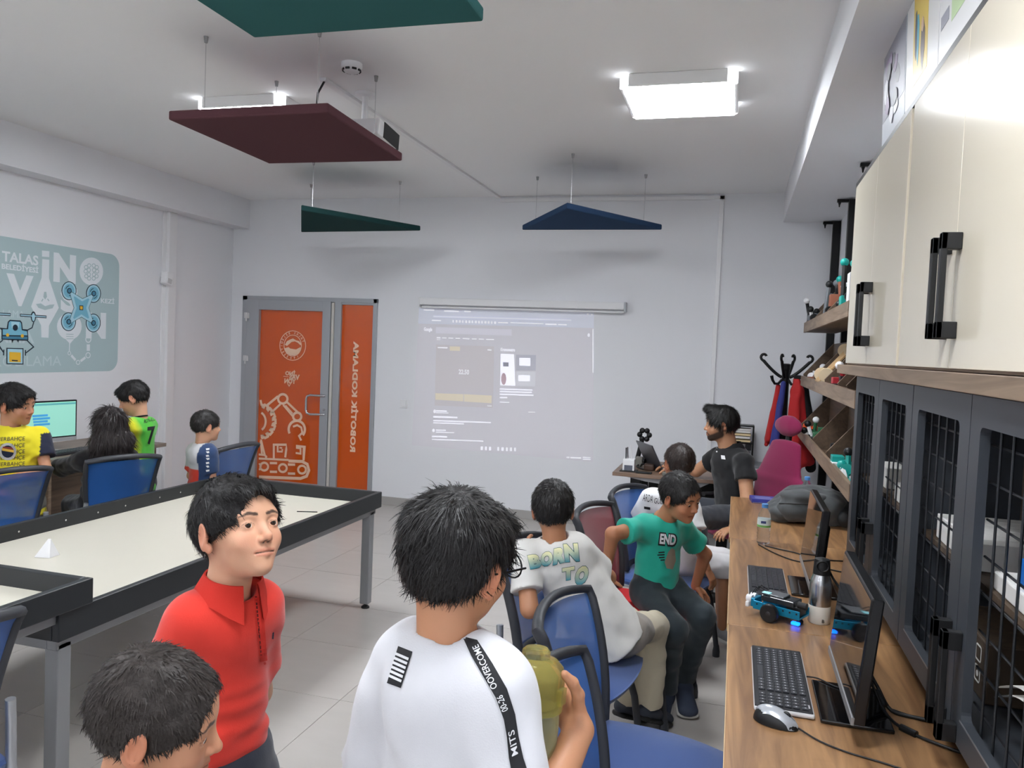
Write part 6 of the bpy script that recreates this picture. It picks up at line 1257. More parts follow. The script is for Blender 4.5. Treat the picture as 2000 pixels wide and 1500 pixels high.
def bodymesh(p, prims, tone, heads, hcols, vox=0.006, extra=()):
    """arms, legs and trunk core join the head in one mesh"""
    parts = list(heads); cols = list(hcols)
    if prims: q = grow(prims, vox); parts.append(q); cols += flatcol([q], tone)
    for pr, vx in extra: q = grow(pr, vx); parts.append(q); cols += flatcol([q], tone)
    return soft('body', parts, m_skin, p, cols)
def trunk(neck, chest, pelvis, r=0.06): return [rc(neck, chest, 0.042, r, 0.03), rc(chest, pelvis, r, r, 0.03)]
def legs_bare(hips, knees, ankles, r=1.0):
    P = []
    for h, k, a in zip(hips, knees, ankles): P += [rc(h, k, 0.058 * r, 0.042 * r, 0.02), rc(k, a, 0.042 * r, 0.026 * r, 0.015)]
    return P
def trousers(hips, knees, ankles, to=1.0, r=1.0, flare=1.15, top=0.09):
    mid = tuple((np.array(hips[0]) + np.array(hips[1])) / 2); lat = np.array(hips[1]) - np.array(hips[0])
    P = [ec(np.array(mid) + (0, 0, top), np.array(mid) - (0, 0, 0.01), (0.118 * r, 0.088 * r), (0.128 * r, 0.095 * r), lat, 0.04)]
    for h, k, a in zip(hips, knees, ankles):
        P.append(rc(h, k, 0.074 * r, 0.058 * r, 0.03)); e = lerp(k, a, to)
        if to > 0: P.append(ec(k, e, (0.057 * r, 0.057 * r), (0.042 * r * flare, 0.042 * r * flare), (1, 0, 0) if abs(e[0] - k[0]) < 0.2 else (0, 1, 0), 0.025, cut1=True))
    return P
m_whs = M('white_sole', (214, 212, 208), 0.6); m_blk_print = M('black_print', (26, 26, 30), 0.7); m_nav_print = M('navy_print', (26, 34, 58), 0.7)
# ---- boy in the red polo shirt, looking up
t1 = SKIN['light']; p = person('boy in a red polo shirt standing and looking up', (-1.03, 1.44, 0)); hp = []; hc = []
nk = (-1.018, 1.44, 1.125); make_head(p, hp, hc, (-0.997, 1.432, 1.258), -18, 18, -4, 1.0, t1, (-1.03, 1.43, 1.06), 'short', m_hair, vox=0.0024, gaze=(0.16, 1, 0.11), ns=5600, ln=0.018, seed=11)
shR, shL = (-1.066, 1.365, 1.072), (-0.986, 1.515, 1.070); eR, eL = (-1.155, 1.325, 0.86), (-1.04, 1.585, 0.84); wR, wL = (-1.19, 1.42, 0.68), (-1.12, 1.53, 0.68)
hips = [(-1.075, 1.40, 0.66), (-1.015, 1.51, 0.66)]; kn = [(-1.06, 1.37, 0.36), (-0.99, 1.52, 0.36)]; an = [(-1.07, 1.36, 0.07), (-1.0, 1.53, 0.07)]
bodymesh(p, trunk(nk, (-1.03, 1.44, 0.93), (-1.04, 1.45, 0.66)) + arm_shapes(shR, eR, wR) + arm_shapes(shL, eL, wL) + legs_bare(hips, kn, an) + hand_shapes(wR, (0.4, 0.6, -0.5), (-0.8, 0.3, 0), 0.9) + hand_shapes(wL, (-0.4, -0.6, -0.5), (-0.3, 0.8, 0), 0.9, right=False), t1, hp, hc, 0.005)
lat = np.array(shR) - np.array(shL)
def redwr(x, y, z): return 0.004 * lattice(x, y, z * 2.2, 11, 21) + 0.009 * lattice(x * 0.8, y * 0.8, z * 2.8, 15, 25) * np.clip((0.97 - z) / 0.14, 0.1, 1)
sh = garment('polo_shirt', shirt_shapes((-1.04, 1.455, 0.52), (-1.03, 1.445, 0.99), shL, shR, nk, (-1.0, 1.435, 1.16), lat, (0.096, 0.076), (0.094, 0.074), eL, eR, 0.68, (0.043, 0.050), 0.050), 0.005, redwr, plain((212, 50, 36)), p)
bv = bvh_of(sh)
# folded collar with two points and a button placket
def collar(p, nk, axis, fwd, mat, r=0.056, h=0.038, op_=0.5, par=None):
    ax = Vector(axis).normalized(); fw = (Vector(fwd) - ax * Vector(fwd).dot(ax)).normalized(); lt = fw.cross(ax); c = Vector(nk); g = G(); n = 36
    def P_(u, v, th):
        a = math.radians(18 + 324 * u) ; point = max(0, 1 - min(u, 1 - u) / 0.13); rr = r * (1.0 + 0.32 * v) + th; dz = h * (1 - v) - 0.02 - 0.026 * point * v; fr = 0.012 * point * v
        return c + (fw * math.cos(a) + lt * math.sin(a)) * rr + ax * dz + fw * fr
    g.grid(lambda u, v: P_(u, v, 0.004), n, 5).grid(lambda u, v: P_(1 - u, v, 0.0), n, 5)
    g.grid(lambda u, v: P_(u, 1, 0.004 * (1 - v)), n, 1).grid(lambda u, v: P_(1 - u, 0, 0.004 * (1 - v)), n, 1)
    return obj('collar', g, mat, par or p, 70)
m_redc = M('red_pique', (206, 46, 33), 0.85, bump=0.3, bscale=700); collar(p, (-1.012, 1.438, 1.134), (0.16, 0.0, 1), (0.95, -0.31, 0), m_redc, 0.057, 0.046, par=sh)
px_poly('placket', [(496, 1168), (512, 1165), (522, 1290), (508, 1293)], bv, M('red_placket', (206, 46, 34), 0.85), sh); px_poly('placket_slit', [(498, 1165), (501.5, 1165), (511, 1280), (508.5, 1280)], bv, M('dark_red_slit', (92, 18, 16), 0.9), sh)
px_poly('button', [(x * 2.6 + 517, y * 2.6 + 1296) for x, y in circ(0, 0, 1, 10)], bv, m_redc, sh)
px_poly('breast_emblem', [(532, 1236), (535, 1234), (534, 1248), (531, 1248)], bv, m_nav_print, sh)
garment('shorts', trousers(hips, kn, an, 0.2), 0.008, wrinkle(0.005, 31), plain((40, 44, 56)), p)
for a in an: shoe(p, a, (a[0] + 0.13, a[1] - 0.05, 0.035), m_shoe, m_whs)
# ---- small boy in the left foreground, in profile
t2 = (188, 136, 104); p = person('small boy with short dark hair in profile at the bottom edge', (-0.83, 0.93, 0)); hp = []; hc = []
make_head(p, hp, hc, (-0.806, 0.972, 1.086), 24, -11, 3, 0.95, t2, (-0.855, 0.94, 0.90), 'crop', m_hairb, vox=0.0024, gaze=(-0.05, 1, -0.25), ns=5600, ln=0.015, seed=12)
nk = (-0.845, 0.945, 0.945); shR, shL = (-0.77, 0.83, 0.875), (-0.915, 1.04, 0.88); eR, eL = (-0.74, 0.80, 0.68), (-0.93, 1.10, 0.68); wR, wL = (-0.65, 0.87, 0.56), (-0.85, 1.15, 0.56)
hips = [(-0.80, 0.87, 0.54), (-0.87, 0.97, 0.54)]; kn = [(-0.78, 0.87, 0.29), (-0.85, 0.98, 0.29)]; an = [(-0.79, 0.86, 0.06), (-0.86, 0.97, 0.06)]
bodymesh(p, trunk(nk, (-0.84, 0.93, 0.78), (-0.835, 0.925, 0.54), 0.055) + arm_shapes(shR, eR, wR, 0.9) + arm_shapes(shL, eL, wL, 0.9) + legs_bare(hips, kn, an, 0.85) + hand_shapes(wR, (0.5, 0.4, -0.5), (0.6, -0.6, 0.3), 0.85) + hand_shapes(wL, (0.5, 0.4, -0.5), (-0.6, 0.6, 0.3), 0.85, right=False), t2, hp, hc, 0.006)
garment('t_shirt', shirt_shapes((-0.835, 0.925, 0.50), (-0.84, 0.935, 0.82), shL, shR, nk, (-0.83, 0.955, 1.0), np.array(shR) - np.array(shL), (0.115, 0.085), (0.115, 0.08), eL, eR, 0.62, (0.05, 0.056), 0.05), 0.006, wrinkle(0.004, 41), plain((70, 74, 84)), p)
garment('trousers', trousers(hips, kn, an, 0.95, 0.85), 0.008, wrinkle(0.005, 42), plain((46, 52, 70)), p)
for a in an: shoe(p, a, (a[0] + 0.10, a[1] + 0.07, 0.035), m_shoe, m_whs, 0.9)
# ---- boy in the white shirt, back to the camera, holding a bottle
t3 = (190, 136, 102); p = person('boy in a white shirt seen from behind holding an olive bottle', (-0.40, 1.13, 0)); hp = []; hc = []
make_head(p, hp, hc, (-0.409, 1.165, 1.323), 72, -7, 4, 0.97, t3, (-0.405, 1.125, 1.185), 'full', m_hair, vox=0.0026, ns=6500, ln=0.026, seed=13)
nk = (-0.405, 1.137, 1.222); shL, shR = (-0.492, 1.165, 1.15), (-0.312, 1.095, 1.152); eL, eR = (-0.56, 1.20, 0.90), (-0.262, 1.045, 0.93); wL, wR = (-0.50, 1.33, 0.78), (-0.214, 1.230, 1.058)
hips = [(-0.44, 1.15, 0.70), (-0.34, 1.11, 0.70)]; kn = [(-0.44, 1.18, 0.38), (-0.33, 1.13, 0.38)]; an = [(-0.45, 1.15, 0.07), (-0.34, 1.10, 0.07)]
hr = hand_shapes(wR, (-0.62, 0.42, 0.55), (0.42, 0.88, -0.10), 1.0, (0.42, 0.45, 0.48, 0.5), (0.92, 0.35, -0.55), True, 0.03, 0.55)
bodymesh(p, trunk(nk, (-0.40, 1.13, 1.0), (-0.39, 1.13, 0.70), 0.07) + arm_shapes(shR, eR, wR, 1.12) + arm_shapes(shL, eL, wL, 1.08) + legs_bare(hips, kn, an) + hand_shapes(wL, (0.3, 0.4, -0.8), (-0.9, 0.3, 0), 0.95, right=False), t3, hp, hc, 0.005, [(hr + [rc(lerp(eR, wR, 0.7), wR, 0.026, 0.0245, 0.012)], 0.0026)])
def whwr(x, y, z): return 0.010 * lattice(x * 1.6, y * 1.2, z * 0.6, 9, 51) + 0.006 * lattice(x, y, z * 0.7, 20, 52)
sh = garment('white_shirt', shirt_shapes((-0.385, 1.125, 0.66), (-0.395, 1.13, 1.06), shL, shR, nk, (-0.41, 1.15, 1.30), np.array(shR) - np.array(shL), (0.132, 0.100), (0.118, 0.090), eL, eR, 0.80, (0.056, 0.066), 0.052), 0.005, whwr, plain((214, 214, 218)), p); bv = bvh_of(sh)
tape = [(903, 1243), (932, 1250), (962, 1296), (990, 1345), (1006, 1395), (1013, 1440), (1022, 1480), (1032, 1510), (1000, 1512), (994, 1480), (990, 1440), (984, 1405), (968, 1362), (942, 1318), (920, 1280)]
px_poly('black_tape', tape, bv, m_blk_print, sh, maxlen=0.002)
m_wp = M('white_print', (224, 224, 226), 0.7)
for s_, a, ux in (('OOVERCOME', (966, 1344), (-38, -84)), ('00-26', (987, 1388), (-12, -30)), ('MITS', (1006, 1474), (-8, -48))): px_text('tape_lettering', s_, (a[0] + 6, a[1] - 2), (ux[0], ux[1]), (-12, 6), bv, m_wp, sh, bold=0.01, lift=0.003, maxlen=0.002)
px_poly('neck_label', [(778, 1262), (806, 1273), (783, 1344), (756, 1334)], bv, m_blk_print, sh, maxlen=0.002)
for i in range(6): px_poly('label_bar', [(773 - i * 2.4, 1274 + i * 8.6), (799 - i * 2.8, 1285 + i * 8.6), (797.5 - i * 2.8, 1290 + i * 8.6), (771.5 - i * 2.4, 1279 + i * 8.6)], bv, m_wp, sh, lift=0.003, maxlen=0.002)
garment('trousers', trousers(hips, kn, an, 0.95), 0.008, wrinkle(0.005, 53), plain((40, 42, 48)), p)
for a in an: shoe(p, a, (a[0] + 0.04, a[1] + 0.14, 0.035), m_shoe, m_whs)
Rw = rotm(72, -7, 4); hw_ = lambda x, y, z: Vector(Rw @ (np.array([x, y, z]) * 0.97) + np.array([-0.409, 1.165, 1.323]))
obj('glasses', G().tube([hw_(0.080, -0.005, 0.006), hw_(0.078, 0.04, 0.006), hw_(0.072, 0.096, 0.005)], 0.0018, 6).tube([hw_(0.040 + 0.027 * math.cos(a), 0.104 - 0.012 * math.cos(a), 0.001 + 0.02 * math.sin(a)) for a in [6.2832 * i / 18 for i in range(18)]], 0.0016, 6, True), m_blackm, p, 60)
# the bottle in his hand
t = thing('drinking_bottle', 'translucent olive drinking bottle held by the boy in white', 'bottle', (-0.272, 1.195, 0.99)); bx = Vector((0.02, 0.10, 1)).normalized(); b0 = Vector((-0.287, 1.175, 0.945))
m_olive = M('olive_plastic', (216, 206, 112), 0.08, trans=0.75, ior=1.15, alpha=0.6); m_olive2 = M('olive_smoke', (176, 168, 118), 0.2, trans=0.5, ior=1.1, alpha=0.75)
obj('bottle_body', G().lathe([(0.03528, 0), (0.04284, 0.00756), (0.0441, 0.063), (0.04536, 0.1449), (0.04284, 0.16128)], b0, 32, bx), m_olive2, t, 40)
ld = obj('screw_lid', G().lathe([(0.04851, 0.15876), (0.04914, 0.16632), (0.04914, 0.2079), (0.04536, 0.22428), (0.03528, 0.23436), (0.02268, 0.23814), (0.02268, 0.24696), (0.01764, 0.252), (0.00252, 0.25326)], b0, 32, bx), m_olive, t, 40)
sd_ = bx.orthogonal().normalized(); obj('lid_clip', G().obox(b0 + bx * 0.188 + Vector((0.049, -0.014, 0)), (0.3, 1, 0), (1, -0.3, 0), bx, 0.008, 0.004, 0.012), m_olive, ld)
obj('inner_cup', G().lathe([(0.0378, 0.1638), (0.03906, 0.2079), (0.0252, 0.22428)], b0, 24, bx), m_olive2, t, 40)
# ---- boy in the white shirt with BORN TO lettering, hugging his chair back
t4 = (176, 124, 92); p = person('boy in a white shirt with colourful lettering leaning over his chair back', (-0.50, 2.98, 0)); hp = []; hc = []
make_head(p, hp, hc, (-0.648, 2.925, 1.055), 104, -4, -3, 0.98, t4, (-0.628, 2.915, 0.90), 'short', m_hair, vox=0.0035, ns=3000, ln=0.012, seed=14, eyes=False)
nk = (-0.632, 2.915, 0.945); shL, shR = (-0.735, 2.845, 0.885), (-0.545, 2.985, 0.895); eL, eR = (-0.680, 2.75, 0.72), (-0.46, 3.17, 0.75); wL, wR = (-0.745, 2.90, 0.84), (-0.60, 3.22, 0.66)
hips = [(-0.46, 3.02, 0.575), (-0.36, 3.06, 0.575)]; kn = [(-0.385, 3.34, 0.52), (-0.275, 3.34, 0.52)]; an = [(-0.39, 3.42, 0.10), (-0.285, 3.42, 0.10)]
bodymesh(p, trunk(nk, (-0.59, 2.95, 0.80), (-0.42, 3.02, 0.60)) + arm_shapes(shR, eR, wR) + arm_shapes(shL, eL, wL) + legs_bare(hips, kn, an), t4, hp, hc, 0.006, [(hand_shapes(wL, (-0.15, 0.35, 0.75), (-0.9, -0.35, 0.2), 0.9, (0.25, 0.3, 0.3, 0.3), right=False), 0.004), (hand_shapes(wR, (-0.8, 0.2, 0.2), (0, 0.3, 1), 0.9), 0.005)])
def gw(x, y, z): return 0.008 * lattice(x * 1.3 + z * 0.9, y * 1.0, z * 1.3 - x * 0.6, 13, 61) * np.clip((0.88 - z) / 0.2, 0.2, 1) + 0.003 * lattice(x, y, z, 26, 62)
lat = np.array(shR) - np.array(shL)
sh = garment('white_t_shirt', shirt_shapes((-0.395, 3.035, 0.53), (-0.60, 2.945, 0.83), shL, shR, nk, (-0.64, 2.92, 1.0), lat, (0.135, 0.108), (0.122, 0.082), eL, eR, 0.66, (0.052, 0.060), 0.050), 0.006, gw, plain((214, 212, 208)), p); bv = bvh_of(sh)
m_grad = bpy.data.materials.new('lettering_gradient'); m_grad.use_nodes = True; nt = m_grad.node_tree; tc = nt.nodes.new('ShaderNodeTexCoord'); sx_ = nt.nodes.new('ShaderNodeSeparateXYZ'); rp = nt.nodes.new('ShaderNodeValToRGB')
rp.color_ramp.elements[0].color = lin((58, 142, 160)) + (1,); rp.color_ramp.elements[1].color = lin((232, 226, 176)) + (1,); nt.links.new(tc.outputs['Generated'], sx_.inputs[0]); nt.links.new(sx_.outputs['Z'], rp.inputs[0]); nt.links.new(rp.outputs[0], nt.nodes['Principled BSDF'].inputs['Base Color']); nt.nodes['Principled BSDF'].inputs['Roughness'].default_value = 0.8
m_out = M('lettering_outline', (66, 104, 104), 0.8)
for i, (s_, p0, ux, uy) in enumerate((('B', (1036, 1112), (23, -4), (-6, -27)), ('O', (1058, 1110), (23, -10), (-4, -27)), ('R', (1080, 1104), (24, -6), (2, -32)), ('N', (1104, 1098), (28, -2), (-4, -35)), ('T', (1098, 1135), (24, -4), (0, -25)), ('O', (1122, 1147), (26, -10), (2, -36)))):
    cxm = p0[0] + (ux[0] + uy[0]) / 2; cym = p0[1] + (ux[1] + uy[1]) / 2; gr = lambda q, c, k: c + (q - c) * k
    px_text('letter_outline', s_, (gr(p0[0], cxm, 1.06), gr(p0[1], cym, 1.06)), (ux[0] * 1.06, ux[1] * 1.06), (uy[0] * 1.06, uy[1] * 1.06), bv, m_out, sh, bold=0.10, maxlen=0.0015, lift=0.002)
    px_text('letter', s_, p0, ux, uy, bv, m_grad, sh, bold=0.07, maxlen=0.0015, lift=0.0045)
px_poly('teal_patch', [(1146, 1200), (1160, 1192), (1166, 1200), (1152, 1209)], bv, M('patch_teal', (70, 150, 166), 0.8), sh)
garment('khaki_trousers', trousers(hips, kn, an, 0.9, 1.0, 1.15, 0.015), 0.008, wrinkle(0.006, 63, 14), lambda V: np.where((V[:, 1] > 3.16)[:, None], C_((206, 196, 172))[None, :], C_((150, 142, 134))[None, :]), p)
for a in an: shoe(p, a, (a[0] + 0.06, a[1] + 0.13, 0.035), m_shoe, m_black)
# ---- boy in the teal shirt, twisting on the red chair
t5 = (176, 120, 88); p = person('boy in a teal shirt and dark trousers looking down sideways', (-0.30, 3.72, 0)); hp = []; hc = []
make_head(p, hp, hc, (-0.215, 3.62, 1.022), -33, -14, 6, 0.98, t5, (-0.30, 3.70, 0.87), 'crop', m_hair, vox=0.003, gaze=(0.1, 1, -0.25), ns=3600, ln=0.012, seed=15)
nk = (-0.297, 3.70, 0.905); shR, shL = (-0.385, 3.61, 0.87), (-0.20, 3.80, 0.845); eR, eL = (-0.492, 3.47, 0.86), (-0.10, 3.93, 0.70); wR, wL = (-0.525, 3.55, 0.665), (-0.14, 3.96, 0.53)
hips = [(-0.355, 3.67, 0.56), (-0.265, 3.79, 0.56)]; kn = [(-0.205, 3.50, 0.455), (-0.085, 3.66, 0.475)]; an = [(-0.235, 3.66, 0.12), (-0.165, 3.80, 0.12)]
bodymesh(p, trunk(nk, (-0.305, 3.70, 0.78), (-0.31, 3.73, 0.58)) + arm_shapes(shR, eR, wR) + arm_shapes(shL, eL, wL) + legs_bare(hips, kn, an), t5, hp, hc, 0.006, [(hand_shapes(wR, (0.0, 0.1, -1), (-0.8, -0.5, 0), 0.85, (1.0, 1.05, 1.1, 1.15), (0.6, 0.5, -0.7)), 0.004), (hand_shapes(wL, (0.5, 0.2, -0.35), (0.2, 0, 1), 0.85, right=False), 0.004)])
sh = garment('teal_t_shirt', shirt_shapes((-0.315, 3.735, 0.535), (-0.305, 3.705, 0.80), shL, shR, nk, (-0.28, 3.685, 0.98), np.array(shR) - np.array(shL), (0.122, 0.092), (0.112, 0.080), eL, eR, 0.58, (0.052, 0.058), 0.050), 0.006, lambda x, y, z: 0.006 * lattice(x * 1.5, y * 1.0, z * 1.2, 14, 71) + 0.003 * lattice(x, y, z, 28, 72), plain((32, 168, 146)), p); bv = bvh_of(sh)
px_text('print_outline', 'END', (1285, 1065), (36, 4), (3, -26), bv, m_blk_print, sh, bold=0.11, maxlen=0.0015, lift=0.002); px_text('print_letters', 'END', (1288, 1062), (31, 3), (2, -20), bv, m_wp, sh, bold=0.04, maxlen=0.0015, lift=0.0045)
for i, (a, b_, c_) in enumerate(((1286, 1078, 12), (1284, 1083, 14), (1287, 1088, 11), (1290, 1093, 8))): px_poly('print_scribble', [(a, b_), (a + c_, b_ - 1), (a + c_, b_ + 1.6), (a, b_ + 2.4)], bv, m_blk_print, sh)
px_poly('grey_print_patch', [(1305, 1078), (1312, 1070), (1318, 1074), (1320, 1095), (1314, 1112), (1302, 1110), (1298, 1098)], bv, M('print_grey_brown', (140, 128, 112), 0.8), sh, lift=0.0025)
garment('dark_trousers', trousers(hips, kn, an, 1.0, 1.0, 1.1), 0.007, wrinkle(0.007, 73, 15, (0.8, 0.8, 1.3)), plain((40, 50, 56)), p)
m_nshoe = M('navy_shoe', (58, 66, 84), 0.75, var=0.15, vscale=40)
shoe(p, (-0.165, 3.80, 0.068), (-0.13, 3.635, 0.045), m_nshoe, m_whs, 1.15); shoe(p, (-0.235, 3.66, 0.075), (-0.245, 3.53, 0.045), m_nshoe, m_whs, 1.0)
px_ = None
# ---- boy in white shirt and shorts, partly hidden
t6 = (172, 118, 86); p = person('boy in white shirt and shorts sitting behind the teal shirt', (-0.28, 4.38, 0)); hp = []; hc = []
make_head(p, hp, hc, (-0.278, 4.43, 1.062), 118, -6, 0, 1.0, t6, (-0.29, 4.39, 0.90), 'crop', M('warm_black_hair', (46, 34, 30), 0.45, var=0.4, vscale=60, bump=0.3, bscale=220), vox=0.004, ns=2200, ln=0.012, seed=16, eyes=False)
nk = (-0.29, 4.395, 0.93); shL, shR = (-0.42, 4.38, 0.86), (-0.205, 4.31, 0.855); eL, eR = (-0.50, 4.42, 0.68), (-0.145, 4.245, 0.67); wL, wR = (-0.40, 4.53, 0.58), (-0.095, 4.21, 0.555)
hips = [(-0.30, 4.45, 0.55), (-0.24, 4.33, 0.55)]; kn = [(-0.02, 4.58, 0.52), (-0.005, 4.45, 0.515)]; an = [(-0.01, 4.66, 0.10), (0.0, 4.55, 0.10)]
bodymesh(p, trunk(nk, (-0.29, 4.38, 0.78), (-0.28, 4.39, 0.58)) + arm_shapes(shR, eR, wR) + arm_shapes(shL, eL, wL) + legs_bare(hips, kn, an), t6, hp, hc, 0.006, [(hand_shapes(wR, (0.35, -0.1, -0.55), (0.6, -0.3, 0.6), 0.9, (0.4, 0.4, 0.4, 0.4)), 0.004), (hand_shapes(wL, (0.6, 0.3, 0), (0, 0, 1), 0.9, right=False), 0.005)])
sh = garment('white_t_shirt', shirt_shapes((-0.28, 4.39, 0.50), (-0.29, 4.385, 0.80), shL, shR, nk, (-0.285, 4.40, 1.0), np.array(shR) - np.array(shL), (0.125, 0.095), (0.120, 0.085), eL, eR, 0.62, (0.056, 0.064), 0.052), 0.007, wrinkle(0.006, 81), plain((230, 230, 232)), p); bv = bvh_of(sh)
px_text('print_letters', 'ARDA', (1255, 978), (19, 4), (2, -14), bv, m_blk_print, sh, bold=0.0, maxlen=0.0015, lift=0.003); px_text('print_letters', 'GÜLER', (1277, 983), (26, 3), (2, -13), bv, m_blk_print, sh, bold=0.0, maxlen=0.0015, lift=0.003)
px_poly('small_print', [(1284, 956), (1298, 959), (1298, 961), (1284, 958)], bv, m_blk_print, sh, lift=0.003); px_poly('dark_print', [(1258, 989), (1270, 991), (1270, 996), (1258, 994)], bv, m_blk_print, sh, lift=0.003)
garment('white_shorts', trousers(hips, kn, an, 0.08, 1.1), 0.008, wrinkle(0.005, 82), plain((228, 226, 228)), p)
for a in an: shoe(p, a, (a[0] + 0.14, a[1] + 0.02, 0.038), M('grey_sneaker', (150, 150, 152), 0.7, var=0.4, vscale=25), m_whs)
# ---- the teacher
t7 = (196, 146, 112); p = person('bearded man in a black polo shirt working at the laptop', (0.04, 5.75, 0)); hp = []; hc = []
make_head(p, hp, hc, (-0.085, 5.70, 1.192), 186, -4, 0, 1.12, t7, (-0.02, 5.74, 1.0), 'quiff', M('teacher_hair', (20, 18, 18), 0.45, var=0.4, vscale=60, bump=0.3, bscale=220), vox=0.004, beard=0.93, man=True, ns=3000, ln=0.02, seed=17, jaw=1.12, gaze=(0.15, 1, -0.1))
nk = (-0.01, 5.745, 1.015); shL, shR = (0.085, 5.555, 0.945), (-0.10, 5.95, 0.935); eL, eR = (0.115, 5.46, 0.72), (-0.25, 6.06, 0.80); wL, wR = (0.03, 5.33, 0.545), (-0.43, 6.16, 0.815)
hips = [(0.06, 5.65, 0.56), (0.03, 5.85, 0.56)]; kn = [(-0.21, 5.30, 0.60), (-0.40, 5.72, 0.58)]; an = [(-0.12, 5.24, 0.12), (-0.42, 5.66, 0.12)]
bodymesh(p, trunk(nk, (0.0, 5.75, 0.86), (0.045, 5.75, 0.60), 0.08) + arm_shapes(shR, eR, wR, 1.35) + arm_shapes(shL, eL, wL, 1.4) + legs_bare(hips, kn, an, 1.2), t7, hp, hc, 0.008, [(hand_shapes(wR, (-0.9, 0.25, -0.15), (0, 0, 1), 1.1, (0.25, 0.25, 0.3, 0.3)), 0.004), (hand_shapes(wL, (-0.6, -0.5, -0.2), (-0.1, -0.2, 1), 1.1, right=False), 0.004)])
sh = garment('black_polo', shirt_shapes((0.05, 5.75, 0.54), (0.005, 5.75, 0.87), shL, shR, nk, (-0.04, 5.735, 1.1), np.array(shR) - np.array(shL), (0.165, 0.130), (0.185, 0.125), eL, eR, 0.46, (0.068, 0.074), 0.068), 0.009, wrinkle(0.008, 91, 12), plain((20, 21, 24)), p); bv = bvh_of(sh)
m_bp = M('black_pique', (16, 17, 19), 0.85); collar(p, (-0.012, 5.745, 1.035), (-0.18, -0.03, 1), (-1, -0.1, 0), m_bp, 0.072, 0.05, par=sh)
px_poly('chest_label', [(1408, 889), (1415.5, 890), (1417, 897.5), (1409, 896.5)], bv, m_wp, sh, lift=0.003)
for y_ in (875.5, 882): px_poly('button', [(x * 1.6 + 1400, y * 1.6 + y_) for x, y in circ(0, 0, 1, 8)], bv, m_wp, sh, lift=0.003)
garment('dark_jeans', trousers(hips, kn, an, 1.0, 1.25), 0.010, wrinkle(0.008, 92, 12), plain((56, 60, 68)), p)
for a in an: shoe(p, (a[0], a[1], 0.075), (a[0] - 0.17, a[1] - 0.03, 0.045), m_black, m_whs, 1.2)
def far(p_, k=1.08): return (p_[0] * k, p_[1] * k, H + (p_[2] - H) * k)
# ---- boy in the yellow shirt at the left edge
t8 = SKIN['mid']; p = person('boy in a yellow shirt with dark lettering leaning at the left edge', (-4.11, 3.69, 0)); hp = []; hc = []
make_head(p, hp, hc, far((-3.80, 3.40, 1.243)), 14, -8, 6, 1.10, t8, far((-3.83, 3.40, 1.08)), 'short', m_hair, vox=0.004, gaze=(-0.1, 1, -0.05), ns=2400, ln=0.014, seed=18)
nk, shR, shL, eR, eL, wR, wL = [far(q_) for q_ in ((-3.825, 3.40, 1.115), (-3.90, 3.26, 1.045), (-3.735, 3.50, 1.055), (-3.93, 3.20, 0.84), (-3.655, 3.47, 0.885), (-3.76, 3.24, 0.80), (-3.72, 3.29, 0.855))]
hips = [far((-3.86, 3.36, 0.70)), far((-3.76, 3.47, 0.70))]; kn = [(-4.16, 3.63, 0.36), (-4.05, 3.76, 0.36)]; an = [(-4.16, 3.65, 0.08), (-4.06, 3.78, 0.08)]
bodymesh(p, trunk(nk, far((-3.81, 3.40, 0.95)), far((-3.81, 3.42, 0.68))) + arm_shapes(shR, eR, wR) + arm_shapes(shL, eL, wL) + legs_bare(hips, kn, an), t8, hp, hc, 0.007, [(hand_shapes(wL, (-0.5, -0.7, -0.1), (0.5, -0.3, 0.7), 0.9, right=False), 0.005), (hand_shapes(wR, (0.7, 0.3, -0.2), (0, -0.3, 1), 0.9), 0.005)])
def yelcol(V):
    c = np.tile(C_((238, 222, 40)), (len(V), 1)); ax = np.array(eL) - np.array(shL); L = np.linalg.norm(ax); ax = ax / L; q = (V - np.array(shL)); h = q @ ax; rad = np.linalg.norm(q - h[:, None] * ax, axis=1); out = (V - np.array([-4.115, 3.67, 0])) @ np.array([0.75, 0.66, 0.0])
    return np.where(((h > -0.02) & (h < 0.2) & (rad < 0.09) & (out > 0.145) & (V[:, 2] < 1.04))[:, None], C_((26, 32, 56))[None, :], c)
sh = garment('yellow_shirt', shirt_shapes(far((-3.81, 3.42, 0.63)), far((-3.815, 3.405, 0.98)), shL, shR, nk, far((-3.81, 3.40, 1.2)), np.array(shR) - np.array(shL), (0.158, 0.110), (0.133, 0.096), eL, eR, 0.62, (0.060, 0.070), 0.054), 0.007, wrinkle(0.007, 101), yelcol, p); bv = bvh_of(sh)
for i, y_ in enumerate((861, 874, 886, 898, 910)): px_text('shirt_lettering', 'FENERBAHÇE', (-18, y_ + 3), (66, -2), (1, -9.5), bv, m_nav_print, sh, bold=-0.0, lift=0.003, maxlen=0.0015)
px_poly('crest_ring', [(x * 17 + 15, y * 17 + 882) for x, y in circ(0, 0, 1, 22)], bv, M('crest_grey', (196, 194, 190), 0.7), sh, lift=0.006); px_poly('crest_disc', [(x * 12 + 15, y * 12 + 882) for x, y in circ(0, 0, 1, 18)], bv, m_nav_print, sh, lift=0.009)
px_poly('crest_stripe', [(4, 875), (27, 879), (27, 884), (4, 880)], bv, M('crest_yellow', (236, 190, 70), 0.7), sh, lift=0.012); px_poly('crest_red', [(6, 872), (24, 874), (26, 878), (5, 875)], bv, M('crest_redc', (150, 60, 50), 0.7), sh, lift=0.0125)
garment('grey_trousers', trousers(hips, kn, an, 1.0, 1.05), 0.009, wrinkle(0.006, 102), plain((140, 138, 128)), p)
for a in an: shoe(p, a, (a[0] + 0.12, a[1] - 0.06, 0.038), m_shoe, m_whs)
